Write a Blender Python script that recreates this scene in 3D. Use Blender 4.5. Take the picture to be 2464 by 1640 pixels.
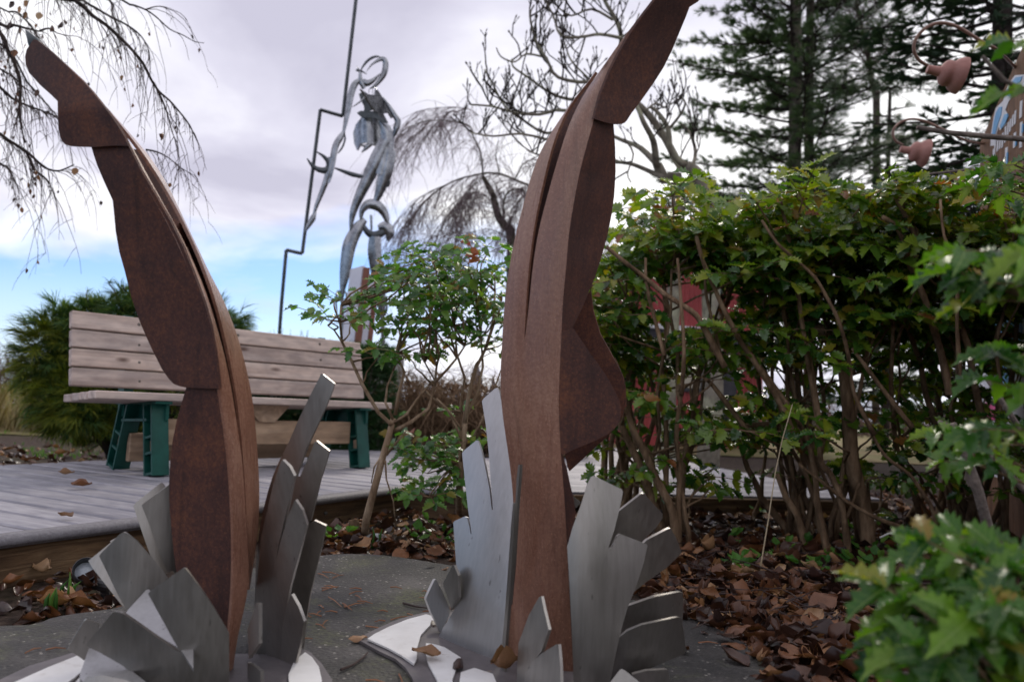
import bpy, bmesh, math, random
import numpy as np
from mathutils import Vector, Matrix, noise

for _o in list(bpy.data.objects):
    bpy.data.objects.remove(_o)
scene = bpy.context.scene
COL = scene.collection
rad = math.radians
rng = random.Random(7)
nrg = np.random.default_rng(11)

# ------------------------------------------------------------------ camera
CAM_Z = 0.57
PITCH, ROLL = rad(4.8), rad(2.6)
FPX = 1851.0                       # focal length in photo pixels (2464 wide)
cam_d = bpy.data.cameras.new('camera')
cam = bpy.data.objects.new('camera', cam_d)
COL.objects.link(cam)
cam_d.sensor_fit = 'HORIZONTAL'
cam_d.sensor_width = 36.0
cam_d.lens = FPX / 2464 * 36.0
cam_d.clip_start = 0.02
cam_d.clip_end = 2000
FW = Vector((0, math.cos(PITCH), math.sin(PITCH)))
U0 = Vector((0, -math.sin(PITCH), math.cos(PITCH)))
R0 = Vector((1, 0, 0))
RT = R0 * math.cos(ROLL) + U0 * math.sin(ROLL)
UP = U0 * math.cos(ROLL) - R0 * math.sin(ROLL)
CP = Vector((0, 0, CAM_Z))
m = Matrix((RT, UP, -FW)).transposed().to_4x4()
m.translation = CP
cam.matrix_world = m
cam_d.dof.use_dof = True
cam_d.dof.focus_distance = 2.15
cam_d.dof.aperture_fstop = 3.3
scene.camera = cam

# ------------------------------------------------------------------ sky and sun
SUN_EL, SUN_AZ = rad(36), rad(14)          # azimuth from +Y towards +X (behind the statue)
sun_dir = Vector((math.sin(SUN_AZ) * math.cos(SUN_EL), math.cos(SUN_AZ) * math.cos(SUN_EL), math.sin(SUN_EL)))
world = bpy.data.worlds.new('World')
scene.world = world
world.use_nodes = True
nt = world.node_tree
nt.nodes.clear()


def N(nt, kind, **kw):
    n = nt.nodes.new(kind)
    for k, v in kw.items():
        if k.startswith('i_'):
            key = k[2:]
            n.inputs[int(key) if key.isdigit() else key].default_value = v
        else:
            setattr(n, k, v)
    return n


def math_n(nt, op, a, b=None, clamp=False):
    n = nt.nodes.new('ShaderNodeMath')
    n.operation = op
    n.use_clamp = clamp
    for i, s in enumerate((a, b)):
        if s is None:
            continue
        if isinstance(s, (int, float)):
            n.inputs[i].default_value = s
        else:
            nt.links.new(s, n.inputs[i])
    return n.outputs[0]


def ramp(nt, fac, stops):
    n = nt.nodes.new('ShaderNodeValToRGB')
    el = n.color_ramp.elements
    while len(el) < len(stops):
        el.new(0.5)
    for e, (p, c) in zip(el, stops):
        e.position = p
        e.color = (*c, 1) if len(c) == 3 else c
    nt.links.new(fac, n.inputs[0])
    return n.outputs[0]


def mixc(nt, fac, a, b, mode='MIX'):
    n = nt.nodes.new('ShaderNodeMix')
    n.data_type = 'RGBA'
    n.blend_type = mode
    n.clamp_factor = True
    for sock, s in ((n.inputs[0], fac), (n.inputs[6], a), (n.inputs[7], b)):
        if isinstance(s, (int, float)):
            sock.default_value = s
        elif isinstance(s, (tuple, list)):
            sock.default_value = (*s, 1) if len(s) == 3 else s
        else:
            nt.links.new(s, sock)
    return n.outputs[2]


sky = N(nt, 'ShaderNodeTexSky', sky_type='NISHITA', sun_disc=False)
sky.sun_elevation = SUN_EL
sky.sun_rotation = SUN_AZ
sky.air_density = 1.0
sky.dust_density = 0.15
skyc = mixc(nt, 1.0, sky.outputs[0], (0.062, 0.073, 0.100), 'MULTIPLY')
tc = N(nt, 'ShaderNodeTexCoord')
sep = N(nt, 'ShaderNodeSeparateXYZ')
nt.links.new(tc.outputs['Generated'], sep.inputs[0])
zc = math_n(nt, 'MAXIMUM', sep.outputs[2], 0.0)
den = math_n(nt, 'ADD', zc, 0.22)
pxn = math_n(nt, 'DIVIDE', sep.outputs[0], den)
pyn = math_n(nt, 'DIVIDE', sep.outputs[1], den)
cmb = N(nt, 'ShaderNodeCombineXYZ')
nt.links.new(pxn, cmb.inputs[0])
nt.links.new(pyn, cmb.inputs[1])
no1 = N(nt, 'ShaderNodeTexNoise', i_Scale=0.85, i_Detail=7.0, i_Roughness=0.55, i_Distortion=0.35)
no2 = N(nt, 'ShaderNodeTexNoise', i_Scale=1.05, i_Detail=7.0, i_Roughness=0.52, i_Distortion=0.3)
mp = N(nt, 'ShaderNodeMapping')
mp.inputs['Location'].default_value = (3.1, 1.7, 0)
nt.links.new(cmb.outputs[0], mp.inputs[0])
nt.links.new(mp.outputs[0], no1.inputs['Vector'])
mp2 = N(nt, 'ShaderNodeMapping')
mp2.inputs['Location'].default_value = (8.4, 5.2, 0)
nt.links.new(cmb.outputs[0], mp2.inputs[0])
nt.links.new(mp2.outputs[0], no2.inputs['Vector'])
# the cloud deck opens to blue low in the west, as in the photograph
open_w = math_n(nt, 'MULTIPLY', math_n(nt, 'SUBTRACT', -0.16, sep.outputs[0]), 1.5)
open_w = math_n(nt, 'MINIMUM', math_n(nt, 'MAXIMUM', open_w, -0.12), 0.55)
low = math_n(nt, 'SUBTRACT', 1.0, math_n(nt, 'MULTIPLY', zc, 3.7))
low = math_n(nt, 'MAXIMUM', low, -0.4)
gap = math_n(nt, 'MULTIPLY', math_n(nt, 'ADD', open_w, 0.28), low)
cov = math_n(nt, 'SUBTRACT', math_n(nt, 'ADD', no1.outputs[0], 0.24), gap)
cmask = ramp(nt, cov, [(0.42, (0, 0, 0)), (0.62, (1, 1, 1))])
sdot = N(nt, 'ShaderNodeVectorMath', operation='DOT_PRODUCT')
nt.links.new(tc.outputs['Generated'], sdot.inputs[0])
sdot.inputs[1].default_value = sun_dir
glow = math_n(nt, 'POWER', math_n(nt, 'MAXIMUM', sdot.outputs['Value'], 0.0), 9.0)
shade = math_n(nt, 'ADD', no2.outputs[0], math_n(nt, 'MULTIPLY', glow, 0.10))
ccol = ramp(nt, shade, [(0.38, (0.42, 0.41, 0.50)), (0.47, (0.53, 0.52, 0.61)), (0.545, (0.68, 0.675, 0.73)), (0.63, (0.88, 0.875, 0.885))])
skyc = mixc(nt, ramp(nt, zc, [(0.0, (0.9, 0.9, 0.9)), (0.13, (0, 0, 0))]), skyc, (0.56, 0.67, 0.84))
skyf = mixc(nt, cmask, skyc, ccol)
bg = N(nt, 'ShaderNodeBackground')
bg.inputs[1].default_value = 1.0
nt.links.new(skyf, bg.inputs[0])
wo = N(nt, 'ShaderNodeOutputWorld')
nt.links.new(bg.outputs[0], wo.inputs[0])
sun_l = bpy.data.lights.new('sun', 'SUN')
sun_l.energy = 1.5
sun_l.angle = rad(11)
sun_l.color = (1.0, 0.92, 0.80)
sun_o = bpy.data.objects.new('sun', sun_l)
COL.objects.link(sun_o)
sun_o.rotation_euler = (-sun_dir).to_track_quat('-Z', 'Y').to_euler()
vs = scene.view_settings
vs.view_transform = 'Standard'
vs.look = 'None'
vs.exposure = 0.6
vs.gamma = 1.0
vs.use_curve_mapping = False
scene.cycles.max_bounces = 8
scene.cycles.transparent_max_bounces = 8
scene.cycles.use_denoising = True

# ------------------------------------------------------------------ from photo pixel to place
def ray(px, py):
    return FW + RT * ((px - 1232) / FPX) + UP * ((820 - py) / FPX)


def P(px, py, d):
    return CP + ray(px, py) * d


def G(px, py, z=0.0):
    r = ray(px, py)
    return CP + r * ((z - CAM_Z) / r.z)


def zone(x0, y0, s):
    def f(pts):
        return [(x0 + p[0] * s, y0 + p[1] * s) + tuple(p[2:]) for p in pts]
    return f


zA = zone(0, 0, .63796)
zB = zone(0, 900, .47194)
zC = zone(640, 0, .57416)
zD = zone(1000, 850, .50369)
zE = zone(1100, 0, .57377)
zF = zone(0, 0, 1.04584)
zI = zone(0, 0, .31882)
zJ = zone(780, 100, .20408)
zK = zone(820, 1400, .17827)
zN = zone(940, 180, .3315)


def lerp_poly(poly, y):
    """x of a polyline (sorted by y) at height y"""
    ps = sorted(poly, key=lambda p: p[1])
    if y <= ps[0][1]:
        return ps[0][0]
    for a, b in zip(ps, ps[1:]):
        if y <= b[1]:
            t = (y - a[1]) / max(b[1] - a[1], 1e-6)
            return a[0] + (b[0] - a[0]) * t
    return ps[-1][0]


# ------------------------------------------------------------------ building helpers
WM = {}


def register(o, parent, world_m):
    COL.objects.link(o)
    if parent is not None:
        o.parent = parent
        o.matrix_parent_inverse = WM[parent.name].inverted()
    o.matrix_basis = world_m
    WM[o.name] = world_m.copy()
    return o


def tag(o, label=None, cat=None, group=None, kind=None):
    if label:
        o['label'] = label
    if cat:
        o['category'] = cat
    if group:
        o['group'] = group
    if kind:
        o['kind'] = kind
    return o


def empty(name, loc, label=None, cat=None, group=None):
    o = bpy.data.objects.new(name, None)
    o.empty_display_size = 0.1
    register(o, None, Matrix.Translation(Vector(loc)))
    return tag(o, label, cat, group)


def put(name, me, mat=None, parent=None, world_m=None):
    if mat is not None and not me.materials:
        me.materials.append(mat)
    o = bpy.data.objects.new(name, me)
    return register(o, parent, world_m or Matrix())


class MB:
    def __init__(self):
        self.v, self.f = [], []

    def add(self, vs, fs):
        b = len(self.v)
        self.v.extend([tuple(x) for x in vs])
        self.f.extend([tuple(i + b for i in f) for f in fs])

    def box(self, c, s, M=None):
        hx, hy, hz = s[0] / 2, s[1] / 2, s[2] / 2
        vs = [Vector((c[0] + a * hx, c[1] + b * hy, c[2] + d * hz)) for a in (-1, 1) for b in (-1, 1) for d in (-1, 1)]
        if M is not None:
            vs = [M @ v for v in vs]
        self.add(vs, [(0, 1, 3, 2), (4, 6, 7, 5), (0, 4, 5, 1), (2, 3, 7, 6), (0, 2, 6, 4), (1, 5, 7, 3)])

    def tube(self, pts, radii, sides=5, cap=True):
        pts = [Vector(p) for p in pts]
        n = len(pts)
        if n < 2:
            return
        b = len(self.v)
        t0 = (pts[1] - pts[0]).normalized()
        ref = Vector((0, 0, 1)) if abs(t0.z) < 0.9 else Vector((1, 0, 0))
        a = t0.cross(ref).normalized()
        for i in range(n):
            t = (pts[min(i + 1, n - 1)] - pts[max(i - 1, 0)])
            if t.length < 1e-9:
                t = t0
            t = t.normalized()
            a = (a - t * a.dot(t))
            if a.length < 1e-6:
                a = t.orthogonal()
            a.normalize()
            c = t.cross(a)
            r = radii[i] if hasattr(radii, '__len__') else radii
            for k in range(sides):
                th = 2 * math.pi * k / sides
                self.v.append(tuple(pts[i] + a * (math.cos(th) * r) + c * (math.sin(th) * r)))
        for i in range(n - 1):
            for k in range(sides):
                k2 = (k + 1) % sides
                self.f.append((b + i * sides + k, b + i * sides + k2, b + (i + 1) * sides + k2, b + (i + 1) * sides + k))
        if cap:
            self.f.append(tuple(b + k for k in reversed(range(sides))))
            self.f.append(tuple(b + (n - 1) * sides + k for k in range(sides)))

    def lathe(self, prof, M, seg=24):
        """prof: list of (r, z); spun round local z"""
        b = len(self.v)
        for r, z in prof:
            for k in range(seg):
                th = 2 * math.pi * k / seg
                self.v.append(tuple(M @ Vector((r * math.cos(th), r * math.sin(th), z))))
        for i in range(len(prof) - 1):
            for k in range(seg):
                k2 = (k + 1) % seg
                self.f.append((b + i * seg + k, b + i * seg + k2, b + (i + 1) * seg + k2, b + (i + 1) * seg + k))

    def mesh(self, name, smooth=False):
        me = bpy.data.meshes.new(name)
        me.from_pydata(self.v, [], self.f)
        if smooth:
            me.polygons.foreach_set('use_smooth', [True] * len(me.polygons))
        me.update()
        return me

    def build(self, name, mat, parent=None, smooth=False):
        return put(name, self.mesh(name, smooth), mat, parent)


def np_mesh(name, V, F):
    """V (n,3) float, F (m,k) int"""
    me = bpy.data.meshes.new(name)
    k = F.shape[1]
    me.vertices.add(len(V))
    me.vertices.foreach_set('co', np.ascontiguousarray(V, dtype=np.float32).ravel())
    me.loops.add(F.size)
    me.loops.foreach_set('vertex_index', np.ascontiguousarray(F, dtype=np.int32).ravel())
    me.polygons.add(len(F))
    me.polygons.foreach_set('loop_start', np.arange(0, F.size, k, dtype=np.int32))
    me.update(calc_edges=True)
    me.validate()
    return me


def scatter_mesh(name, protos, mats4, which):
    """join many transformed copies of triangle protos [(V,F)] into one mesh"""
    Vs, Fs, off = [], [], 0
    mats4 = np.asarray(mats4)
    which = np.asarray(which)
    for k, (V, F) in enumerate(protos):
        M = mats4[which == k]
        if not len(M):
            continue
        W = np.einsum('nij,vj->nvi', M[:, :3, :3], V) + M[:, None, :3, 3]
        n, v = W.shape[0], V.shape[0]
        Fk = F[None] + (np.arange(n) * v)[:, None, None] + off
        Vs.append(W.reshape(-1, 3))
        Fs.append(Fk.reshape(-1, 3))
        off += n * v
    return np_mesh(name, np.concatenate(Vs), np.concatenate(Fs))


def sharpen(me, ang=35):
    bm = bmesh.new()
    bm.from_mesh(me)
    lim = math.cos(rad(ang))
    for e in bm.edges:
        if len(e.link_faces) == 2:
            e.smooth = e.link_faces[0].normal.dot(e.link_faces[1].normal) > lim
    for f in bm.faces:
        f.smooth = True
    bm.to_mesh(me)
    bm.free()


def bevbox(sx, sy, sz, b=0.003, seg=1, name='block'):
    bm = bmesh.new()
    bmesh.ops.create_cube(bm, size=1)
    for v in bm.verts:
        v.co = Vector((v.co.x * sx, v.co.y * sy, v.co.z * sz))
    if b:
        bmesh.ops.bevel(bm, geom=list(bm.edges), offset=b, segments=seg, affect='EDGES', profile=0.5)
    me = bpy.data.meshes.new(name)
    bm.to_mesh(me)
    bm.free()
    return me


def sheet(name, outline, dfn, mat, parent, thick=0.006, step=26, shift=None, toward=1, smooth=True):
    """a bent metal plate: outline in photo pixels, dfn gives the distance of each point of it"""
    bm = bmesh.new()
    vs = [bm.verts.new((p[0], p[1], 0)) for p in outline]
    f = bm.faces.new(vs)
    bm.normal_update()
    bmesh.ops.triangulate(bm, faces=[f], ngon_method='BEAUTY')
    xs = [p[0] for p in outline]
    ys = [p[1] for p in outline]
    for ax, lo, hi in ((0, min(xs), max(xs)), (1, min(ys), max(ys))):
        k = max(1, int((hi - lo) / step))
        for i in range(1, k):
            c = lo + (hi - lo) * i / k
            co = (c, 0, 0) if ax == 0 else (0, c, 0)
            no = (1, 0, 0) if ax == 0 else (0, 1, 0)
            bmesh.ops.bisect_plane(bm, geom=list(bm.verts) + list(bm.edges) + list(bm.faces), plane_co=co, plane_no=no, dist=0.01)
    bmesh.ops.remove_doubles(bm, verts=list(bm.verts), dist=0.4)
    bmesh.ops.dissolve_degenerate(bm, edges=list(bm.edges), dist=0.2)
    flat = [(v.co.x, v.co.y) for v in bm.verts]
    bm.verts.index_update()
    bmesh.ops.triangulate(bm, faces=list(bm.faces))
    tris = []
    for fc in bm.faces:
        i, j, k = (v.index for v in fc.verts)
        ar = (flat[j][0] - flat[i][0]) * (flat[k][1] - flat[i][1]) - (flat[k][0] - flat[i][0]) * (flat[j][1] - flat[i][1])
        tris.append((i, j, k) if ar < 0 else (i, k, j))      # wound to face the camera (y runs down)
    edge = {}
    for t in tris:
        for i, j in ((t[0], t[1]), (t[1], t[2]), (t[2], t[0])):
            edge[(i, j)] = edge.get((i, j), 0) + 1
    rimE = [(i, j) for (i, j) in edge if (j, i) not in edge]
    bm.free()
    def pt(x, y):
        q = P(x, y, dfn(x, y))
        return q + shift if shift is not None else q
    front, back, nrm = [], [], []
    for x, y in flat:
        q = pt(x, y)
        n_ = (pt(x + 1.5, y) - pt(x - 1.5, y)).cross(pt(x, y - 1.5) - pt(x, y + 1.5))
        n_.normalize()
        if n_.dot(CP - q) < 0:
            n_ = -n_
        front.append(q)
        back.append(q - n_ * thick)
    return plate_mesh(name, front, back, tris, rimE, mat, parent)


def plate_mesh(name, front, back, faces, rimE, mat, parent):
    """closed plate from a front and a back skin, sharp along its rim"""
    n = len(front)
    fs = [tuple(f) for f in faces] + [tuple(i + n for i in reversed(f)) for f in faces]
    rim = set()
    for i, j in rimE:
        fs.append((j, i, i + n, j + n))
        rim.update(((min(i, j), max(i, j)), (min(i, j) + n, max(i, j) + n)))
    me = bpy.data.meshes.new(name)
    me.from_pydata([tuple(v) for v in front + back], [], fs)
    me.polygons.foreach_set('use_smooth', [True] * len(fs))
    bm = bmesh.new()
    bm.from_mesh(me)
    bm.verts.ensure_lookup_table()
    for e in bm.edges:
        i, j = e.verts[0].index, e.verts[1].index
        if (min(i, j), max(i, j)) in rim:
            e.smooth = False
        elif (i < n) != (j < n):
            e.smooth = e.calc_face_angle(0) < 0.6
    bm.to_mesh(me)
    bm.free()
    me.update()
    return put(name, me, mat, parent)


def lin(d0, x0, y0, ax=0.0, ay=0.0, cx=0.0, cy=0.0):
    """distance that changes by ax, ay per 100 px and bends by cx, cy"""
    def f(x, y):
        u, v = (x - x0) / 100, (y - y0) / 100
        return d0 + ax * u + ay * v + cx * u * u + cy * v * v
    return f


def strip_between(name, left, right, dl, dr, mat, parent, rows=46, cols=7, bulge=0.0, thick=0.006, shift=None):
    """plate between two polylines (both bottom to top), dl/dr distance along each"""
    def resample(pl, n):
        pl = [Vector((p[0], p[1])) for p in pl]
        L = [0]
        for a, b in zip(pl, pl[1:]):
            L.append(L[-1] + (b - a).length)
        out = []
        for i in range(n):
            s = L[-1] * i / (n - 1)
            k = 0
            while k < len(L) - 2 and L[k + 1] < s:
                k += 1
            t = (s - L[k]) / max(L[k + 1] - L[k], 1e-6)
            out.append(pl[k].lerp(pl[k + 1], t))
        for _ in range(2):
            out = [out[0]] + [(out[i - 1] + out[i] * 2 + out[i + 1]) / 4 for i in range(1, n - 1)] + [out[-1]]
        return out
    a, b = resample(left, rows), resample(right, rows)
    front = []
    for i in range(rows):
        t = i / (rows - 1)
        pa = P(a[i].x, a[i].y, dl(t))
        pb = P(b[i].x, b[i].y, dr(t))
        for j in range(cols):
            s = j / (cols - 1)
            q = pa.lerp(pb, s)
            q = q + (CP - q).normalized() * bulge * math.sin(math.pi * s)
            front.append(q + shift if shift is not None else q)
    faces, back = [], []
    for i in range(rows):
        for j in range(cols):
            g = lambda ii, jj: front[min(max(ii, 0), rows - 1) * cols + min(max(jj, 0), cols - 1)]
            n_ = (g(i, j + 1) - g(i, j - 1)).cross(g(i + 1, j) - g(i - 1, j))
            if n_.length < 1e-12:
                n_ = CP - g(i, j)
            n_.normalize()
            if n_.dot(CP - g(i, j)) < 0:
                n_ = -n_
            back.append(g(i, j) - n_ * thick)
            if i < rows - 1 and j < cols - 1:
                k = i * cols + j
                faces.append((k, k + 1, k + 1 + cols, k + cols))
    edge = set()
    for f in faces:
        for q in range(4):
            edge.add((f[q], f[(q + 1) % 4]))
    rimE = [(i, j) for (i, j) in edge if (j, i) not in edge]
    return plate_mesh(name, front, back, faces, rimE, mat, parent)


def blade(mb, pts, widths, d, bulge=0.35, twist=0.0, sub=4, depth_slope=0.0):
    """a hammered steel blade along pixel points: lens-shaped section"""
    pts = [Vector((p[0], p[1])) for p in pts]
    cp, cw = [], []
    n = len(pts)
    for i in range(n - 1):
        p0, p1, p2, p3 = pts[max(i - 1, 0)], pts[i], pts[i + 1], pts[min(i + 2, n - 1)]
        for k in range(sub):
            t = k / sub
            cp.append(0.5 * ((2 * p1) + (p2 - p0) * t + (2 * p0 - 5 * p1 + 4 * p2 - p3) * t * t + (3 * p1 - p0 - 3 * p2 + p3) * t ** 3))
            cw.append(widths[i] + (widths[i + 1] - widths[i]) * t)
    cp.append(pts[-1])
    cw.append(widths[-1])
    base = len(mb.v)
    n = len(cp)
    for i in range(n):
        tg = (cp[min(i + 1, n - 1)] - cp[max(i - 1, 0)])
        tg = tg.normalized() if tg.length > 1e-6 else Vector((0, 1))
        no = Vector((-tg.y, tg.x))
        w = max(cw[i], 1.0) / 2
        dd = d + depth_slope * i / n
        wm = w / FPX * dd
        th = wm * bulge + 0.006
        tw = math.sin(twist * i / n * 3.0) * wm
        for s, z in ((-1, 0), (-.5, -.8), (.1, -1), (.6, -.6), (1, 0), (.6, .5), (-.5, .5)):
            q = cp[i] + no * (w * s)
            mb.v.append(tuple(P(q.x, q.y, dd + z * th + tw * s)))
    K = 7
    for i in range(n - 1):
        for k in range(K):
            k2 = (k + 1) % K
            mb.f.append((base + i * K + k, base + i * K + k2, base + (i + 1) * K + k2, base + (i + 1) * K + k))
    mb.f.append(tuple(base + k for k in range(K)))
    mb.f.append(tuple(base + (n - 1) * K + k for k in reversed(range(K))))

# ------------------------------------------------------------------ materials
def base_mat(name):
    ma = bpy.data.materials.new(name)
    ma.use_nodes = True
    nt = ma.node_tree
    return ma, nt, nt.nodes['Principled BSDF'], nt.nodes['Material Output']


def mk(name, stops, scale=5.0, detail=6.0, rough=0.6, metallic=0.0, bump=0.0, bump_scale=None, stretch=(1, 1, 1),
       spec=0.4, rvar=0.0, distort=0.0, obj_rand=0.0, nrough=0.6, second=None):
    ma, nt, b, out = base_mat(name)
    tc = N(nt, 'ShaderNodeTexCoord')
    mp = N(nt, 'ShaderNodeMapping')
    mp.inputs['Scale'].default_value = stretch
    nt.links.new(tc.outputs['Object'], mp.inputs[0])
    oi = N(nt, 'ShaderNodeObjectInfo')
    if obj_rand:
        vm = N(nt, 'ShaderNodeVectorMath', operation='ADD')
        nt.links.new(mp.outputs[0], vm.inputs[0])
        mul = math_n(nt, 'MULTIPLY', oi.outputs['Random'], 37.0)
        nt.links.new(mul, vm.inputs[1])
        vec = vm.outputs[0]
    else:
        vec = mp.outputs[0]
    no = N(nt, 'ShaderNodeTexNoise', i_Scale=scale, i_Detail=detail, i_Roughness=nrough, i_Distortion=distort)
    nt.links.new(vec, no.inputs['Vector'])
    fac = no.outputs[0]
    if obj_rand:
        fac = math_n(nt, 'ADD', fac, math_n(nt, 'MULTIPLY', math_n(nt, 'SUBTRACT', oi.outputs['Random'], 0.5), obj_rand))
    col = ramp(nt, fac, stops)
    if second:                      # (scale, colour, lo, hi, amount): patches of another colour
        n2 = N(nt, 'ShaderNodeTexNoise', i_Scale=second[0], i_Detail=5.0, i_Roughness=0.65)
        nt.links.new(vec, n2.inputs['Vector'])
        f2 = ramp(nt, n2.outputs[0], [(second[2], (0, 0, 0)), (second[3], (second[4],) * 3)])
        col = mixc(nt, f2, col, second[1])
    nt.links.new(col, b.inputs['Base Color'])
    b.inputs['Roughness'].default_value = rough
    if rvar:
        nt.links.new(math_n(nt, 'ADD', math_n(nt, 'MULTIPLY', no.outputs[0], rvar), rough - rvar / 2), b.inputs['Roughness'])
    b.inputs['Metallic'].default_value = metallic
    b.inputs['Specular IOR Level'].default_value = spec
    if bump:
        n3 = N(nt, 'ShaderNodeTexNoise', i_Scale=bump_scale or scale * 3, i_Detail=6.0, i_Roughness=0.65)
        nt.links.new(vec, n3.inputs['Vector'])
        bp = N(nt, 'ShaderNodeBump', i_Strength=bump, i_Distance=0.02)
        nt.links.new(n3.outputs[0], bp.inputs['Height'])
        nt.links.new(bp.outputs[0], b.inputs['Normal'])
    return ma


def leaf_mat(name, stops, rough=0.32, transl=0.35, spec=0.5, vein=0.0, tboost=1.6):
    # vein > 0: leaves that are objects of their own carry a pale midrib and side veins
    ma, nt, b, out = base_mat(name)
    oi = N(nt, 'ShaderNodeObjectInfo')
    ge = N(nt, 'ShaderNodeNewGeometry')
    f = math_n(nt, 'FRACT', math_n(nt, 'ADD', oi.outputs['Random'], ge.outputs['Random Per Island']))
    tc = N(nt, 'ShaderNodeTexCoord')
    no = N(nt, 'ShaderNodeTexNoise', i_Scale=34.0, i_Detail=3.0)
    nt.links.new(tc.outputs['Object'], no.inputs['Vector'])
    col = ramp(nt, f, stops)
    col = mixc(nt, 0.5, col, mixc(nt, 1.0, col, ramp(nt, no.outputs[0], [(0.3, (0.5, 0.5, 0.5)), (0.7, (1.35, 1.35, 1.35))]), 'MULTIPLY'))
    if vein:
        sp_ = N(nt, 'ShaderNodeSeparateXYZ')
        nt.links.new(tc.outputs['Object'], sp_.inputs[0])
        ya = math_n(nt, 'ABSOLUTE', sp_.outputs[1])
        mid_ = math_n(nt, 'LESS_THAN', ya, 0.014)
        sv = math_n(nt, 'FRACT', math_n(nt, 'SUBTRACT', math_n(nt, 'MULTIPLY', sp_.outputs[0], 6.0), math_n(nt, 'MULTIPLY', ya, 5.0)))
        sv = math_n(nt, 'MULTIPLY', math_n(nt, 'LESS_THAN', sv, 0.10), 0.5)
        col = mixc(nt, math_n(nt, 'MULTIPLY', math_n(nt, 'MAXIMUM', mid_, sv), vein), col, (0.26, 0.36, 0.10))
    nt.links.new(col, b.inputs['Base Color'])
    b.inputs['Roughness'].default_value = rough
    nt.links.new(math_n(nt, 'ADD', rough - 0.08, math_n(nt, 'MULTIPLY', f, 0.2)), b.inputs['Roughness'])
    b.inputs['Specular IOR Level'].default_value = spec
    n3 = N(nt, 'ShaderNodeTexNoise', i_Scale=60.0, i_Detail=2.0)
    nt.links.new(tc.outputs['Object'], n3.inputs['Vector'])
    bp = N(nt, 'ShaderNodeBump', i_Strength=0.10, i_Distance=0.01)
    nt.links.new(n3.outputs[0], bp.inputs['Height'])
    nt.links.new(bp.outputs[0], b.inputs['Normal'])
    if transl:
        tr = N(nt, 'ShaderNodeBsdfTranslucent')
        tcol = mixc(nt, 1.0, col, (tboost, tboost * 1.05, tboost * 0.45), 'MULTIPLY')
        nt.links.new(tcol, tr.inputs[0])
        ms = N(nt, 'ShaderNodeMixShader')
        ms.inputs[0].default_value = transl
        nt.links.new(b.outputs[0], ms.inputs[1])
        nt.links.new(tr.outputs[0], ms.inputs[2])
        nt.links.new(ms.outputs[0], out.inputs[0])
    return ma


def wood_mat(name, c_dark, c_mid, c_light, axis='X', scale=1.0, rough=0.7, knots=True, rand=0.35, bump=0.3, knot_col=(0.05, 0.03, 0.025)):
    ma, nt, b, out = base_mat(name)
    tc = N(nt, 'ShaderNodeTexCoord')
    oi = N(nt, 'ShaderNodeObjectInfo')
    mp = N(nt, 'ShaderNodeMapping')
    st = {'X': (1.2, 22, 22), 'Y': (22, 1.2, 22), 'Z': (22, 22, 1.2)}[axis]
    mp.inputs['Scale'].default_value = tuple(s * scale for s in st)
    nt.links.new(tc.outputs['Object'], mp.inputs[0])
    vm = N(nt, 'ShaderNodeVectorMath', operation='ADD')
    nt.links.new(mp.outputs[0], vm.inputs[0])
    nt.links.new(math_n(nt, 'MULTIPLY', oi.outputs['Random'], 53.0), vm.inputs[1])
    no = N(nt, 'ShaderNodeTexNoise', i_Scale=1.0, i_Detail=8.0, i_Roughness=0.62, i_Distortion=0.8)
    nt.links.new(vm.outputs[0], no.inputs['Vector'])
    mp2 = N(nt, 'ShaderNodeMapping')
    mp2.inputs['Scale'].default_value = tuple(6.0 if s < 5 else 16.0 for s in st)
    nt.links.new(tc.outputs['Object'], mp2.inputs[0])
    vm2 = N(nt, 'ShaderNodeVectorMath', operation='ADD')
    nt.links.new(mp2.outputs[0], vm2.inputs[0])
    nt.links.new(math_n(nt, 'MULTIPLY', oi.outputs['Random'], 91.0), vm2.inputs[1])
    col = ramp(nt, no.outputs[0], [(0.28, c_dark), (0.5, c_mid), (0.72, c_light)])
    n4 = N(nt, 'ShaderNodeTexNoise', i_Scale=1.7, i_Detail=3.0)
    nt.links.new(vm2.outputs[0], n4.inputs['Vector'])
    col = mixc(nt, 1.0, col, ramp(nt, math_n(nt, 'ADD', n4.outputs[0], math_n(nt, 'MULTIPLY', math_n(nt, 'SUBTRACT', oi.outputs['Random'], 0.5), rand)),
                                  [(0.25, (0.68, 0.68, 0.70)), (0.75, (1.15, 1.13, 1.10))]), 'MULTIPLY')
    if knots:
        vo = N(nt, 'ShaderNodeTexVoronoi', i_Scale=0.5)
        nt.links.new(vm2.outputs[0], vo.inputs['Vector'])
        kf = ramp(nt, vo.outputs['Distance'], [(0.05, (1, 1, 1)), (0.10, (0.5, 0.5, 0.5)), (0.15, (0, 0, 0))])
        col = mixc(nt, kf, col, knot_col)
    nt.links.new(col, b.inputs['Base Color'])
    b.inputs['Roughness'].default_value = rough
    b.inputs['Specular IOR Level'].default_value = 0.3
    bp = N(nt, 'ShaderNodeBump', i_Strength=bump, i_Distance=0.008)
    nt.links.new(no.outputs[0], bp.inputs['Height'])
    nt.links.new(bp.outputs[0], b.inputs['Normal'])
    return ma


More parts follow.
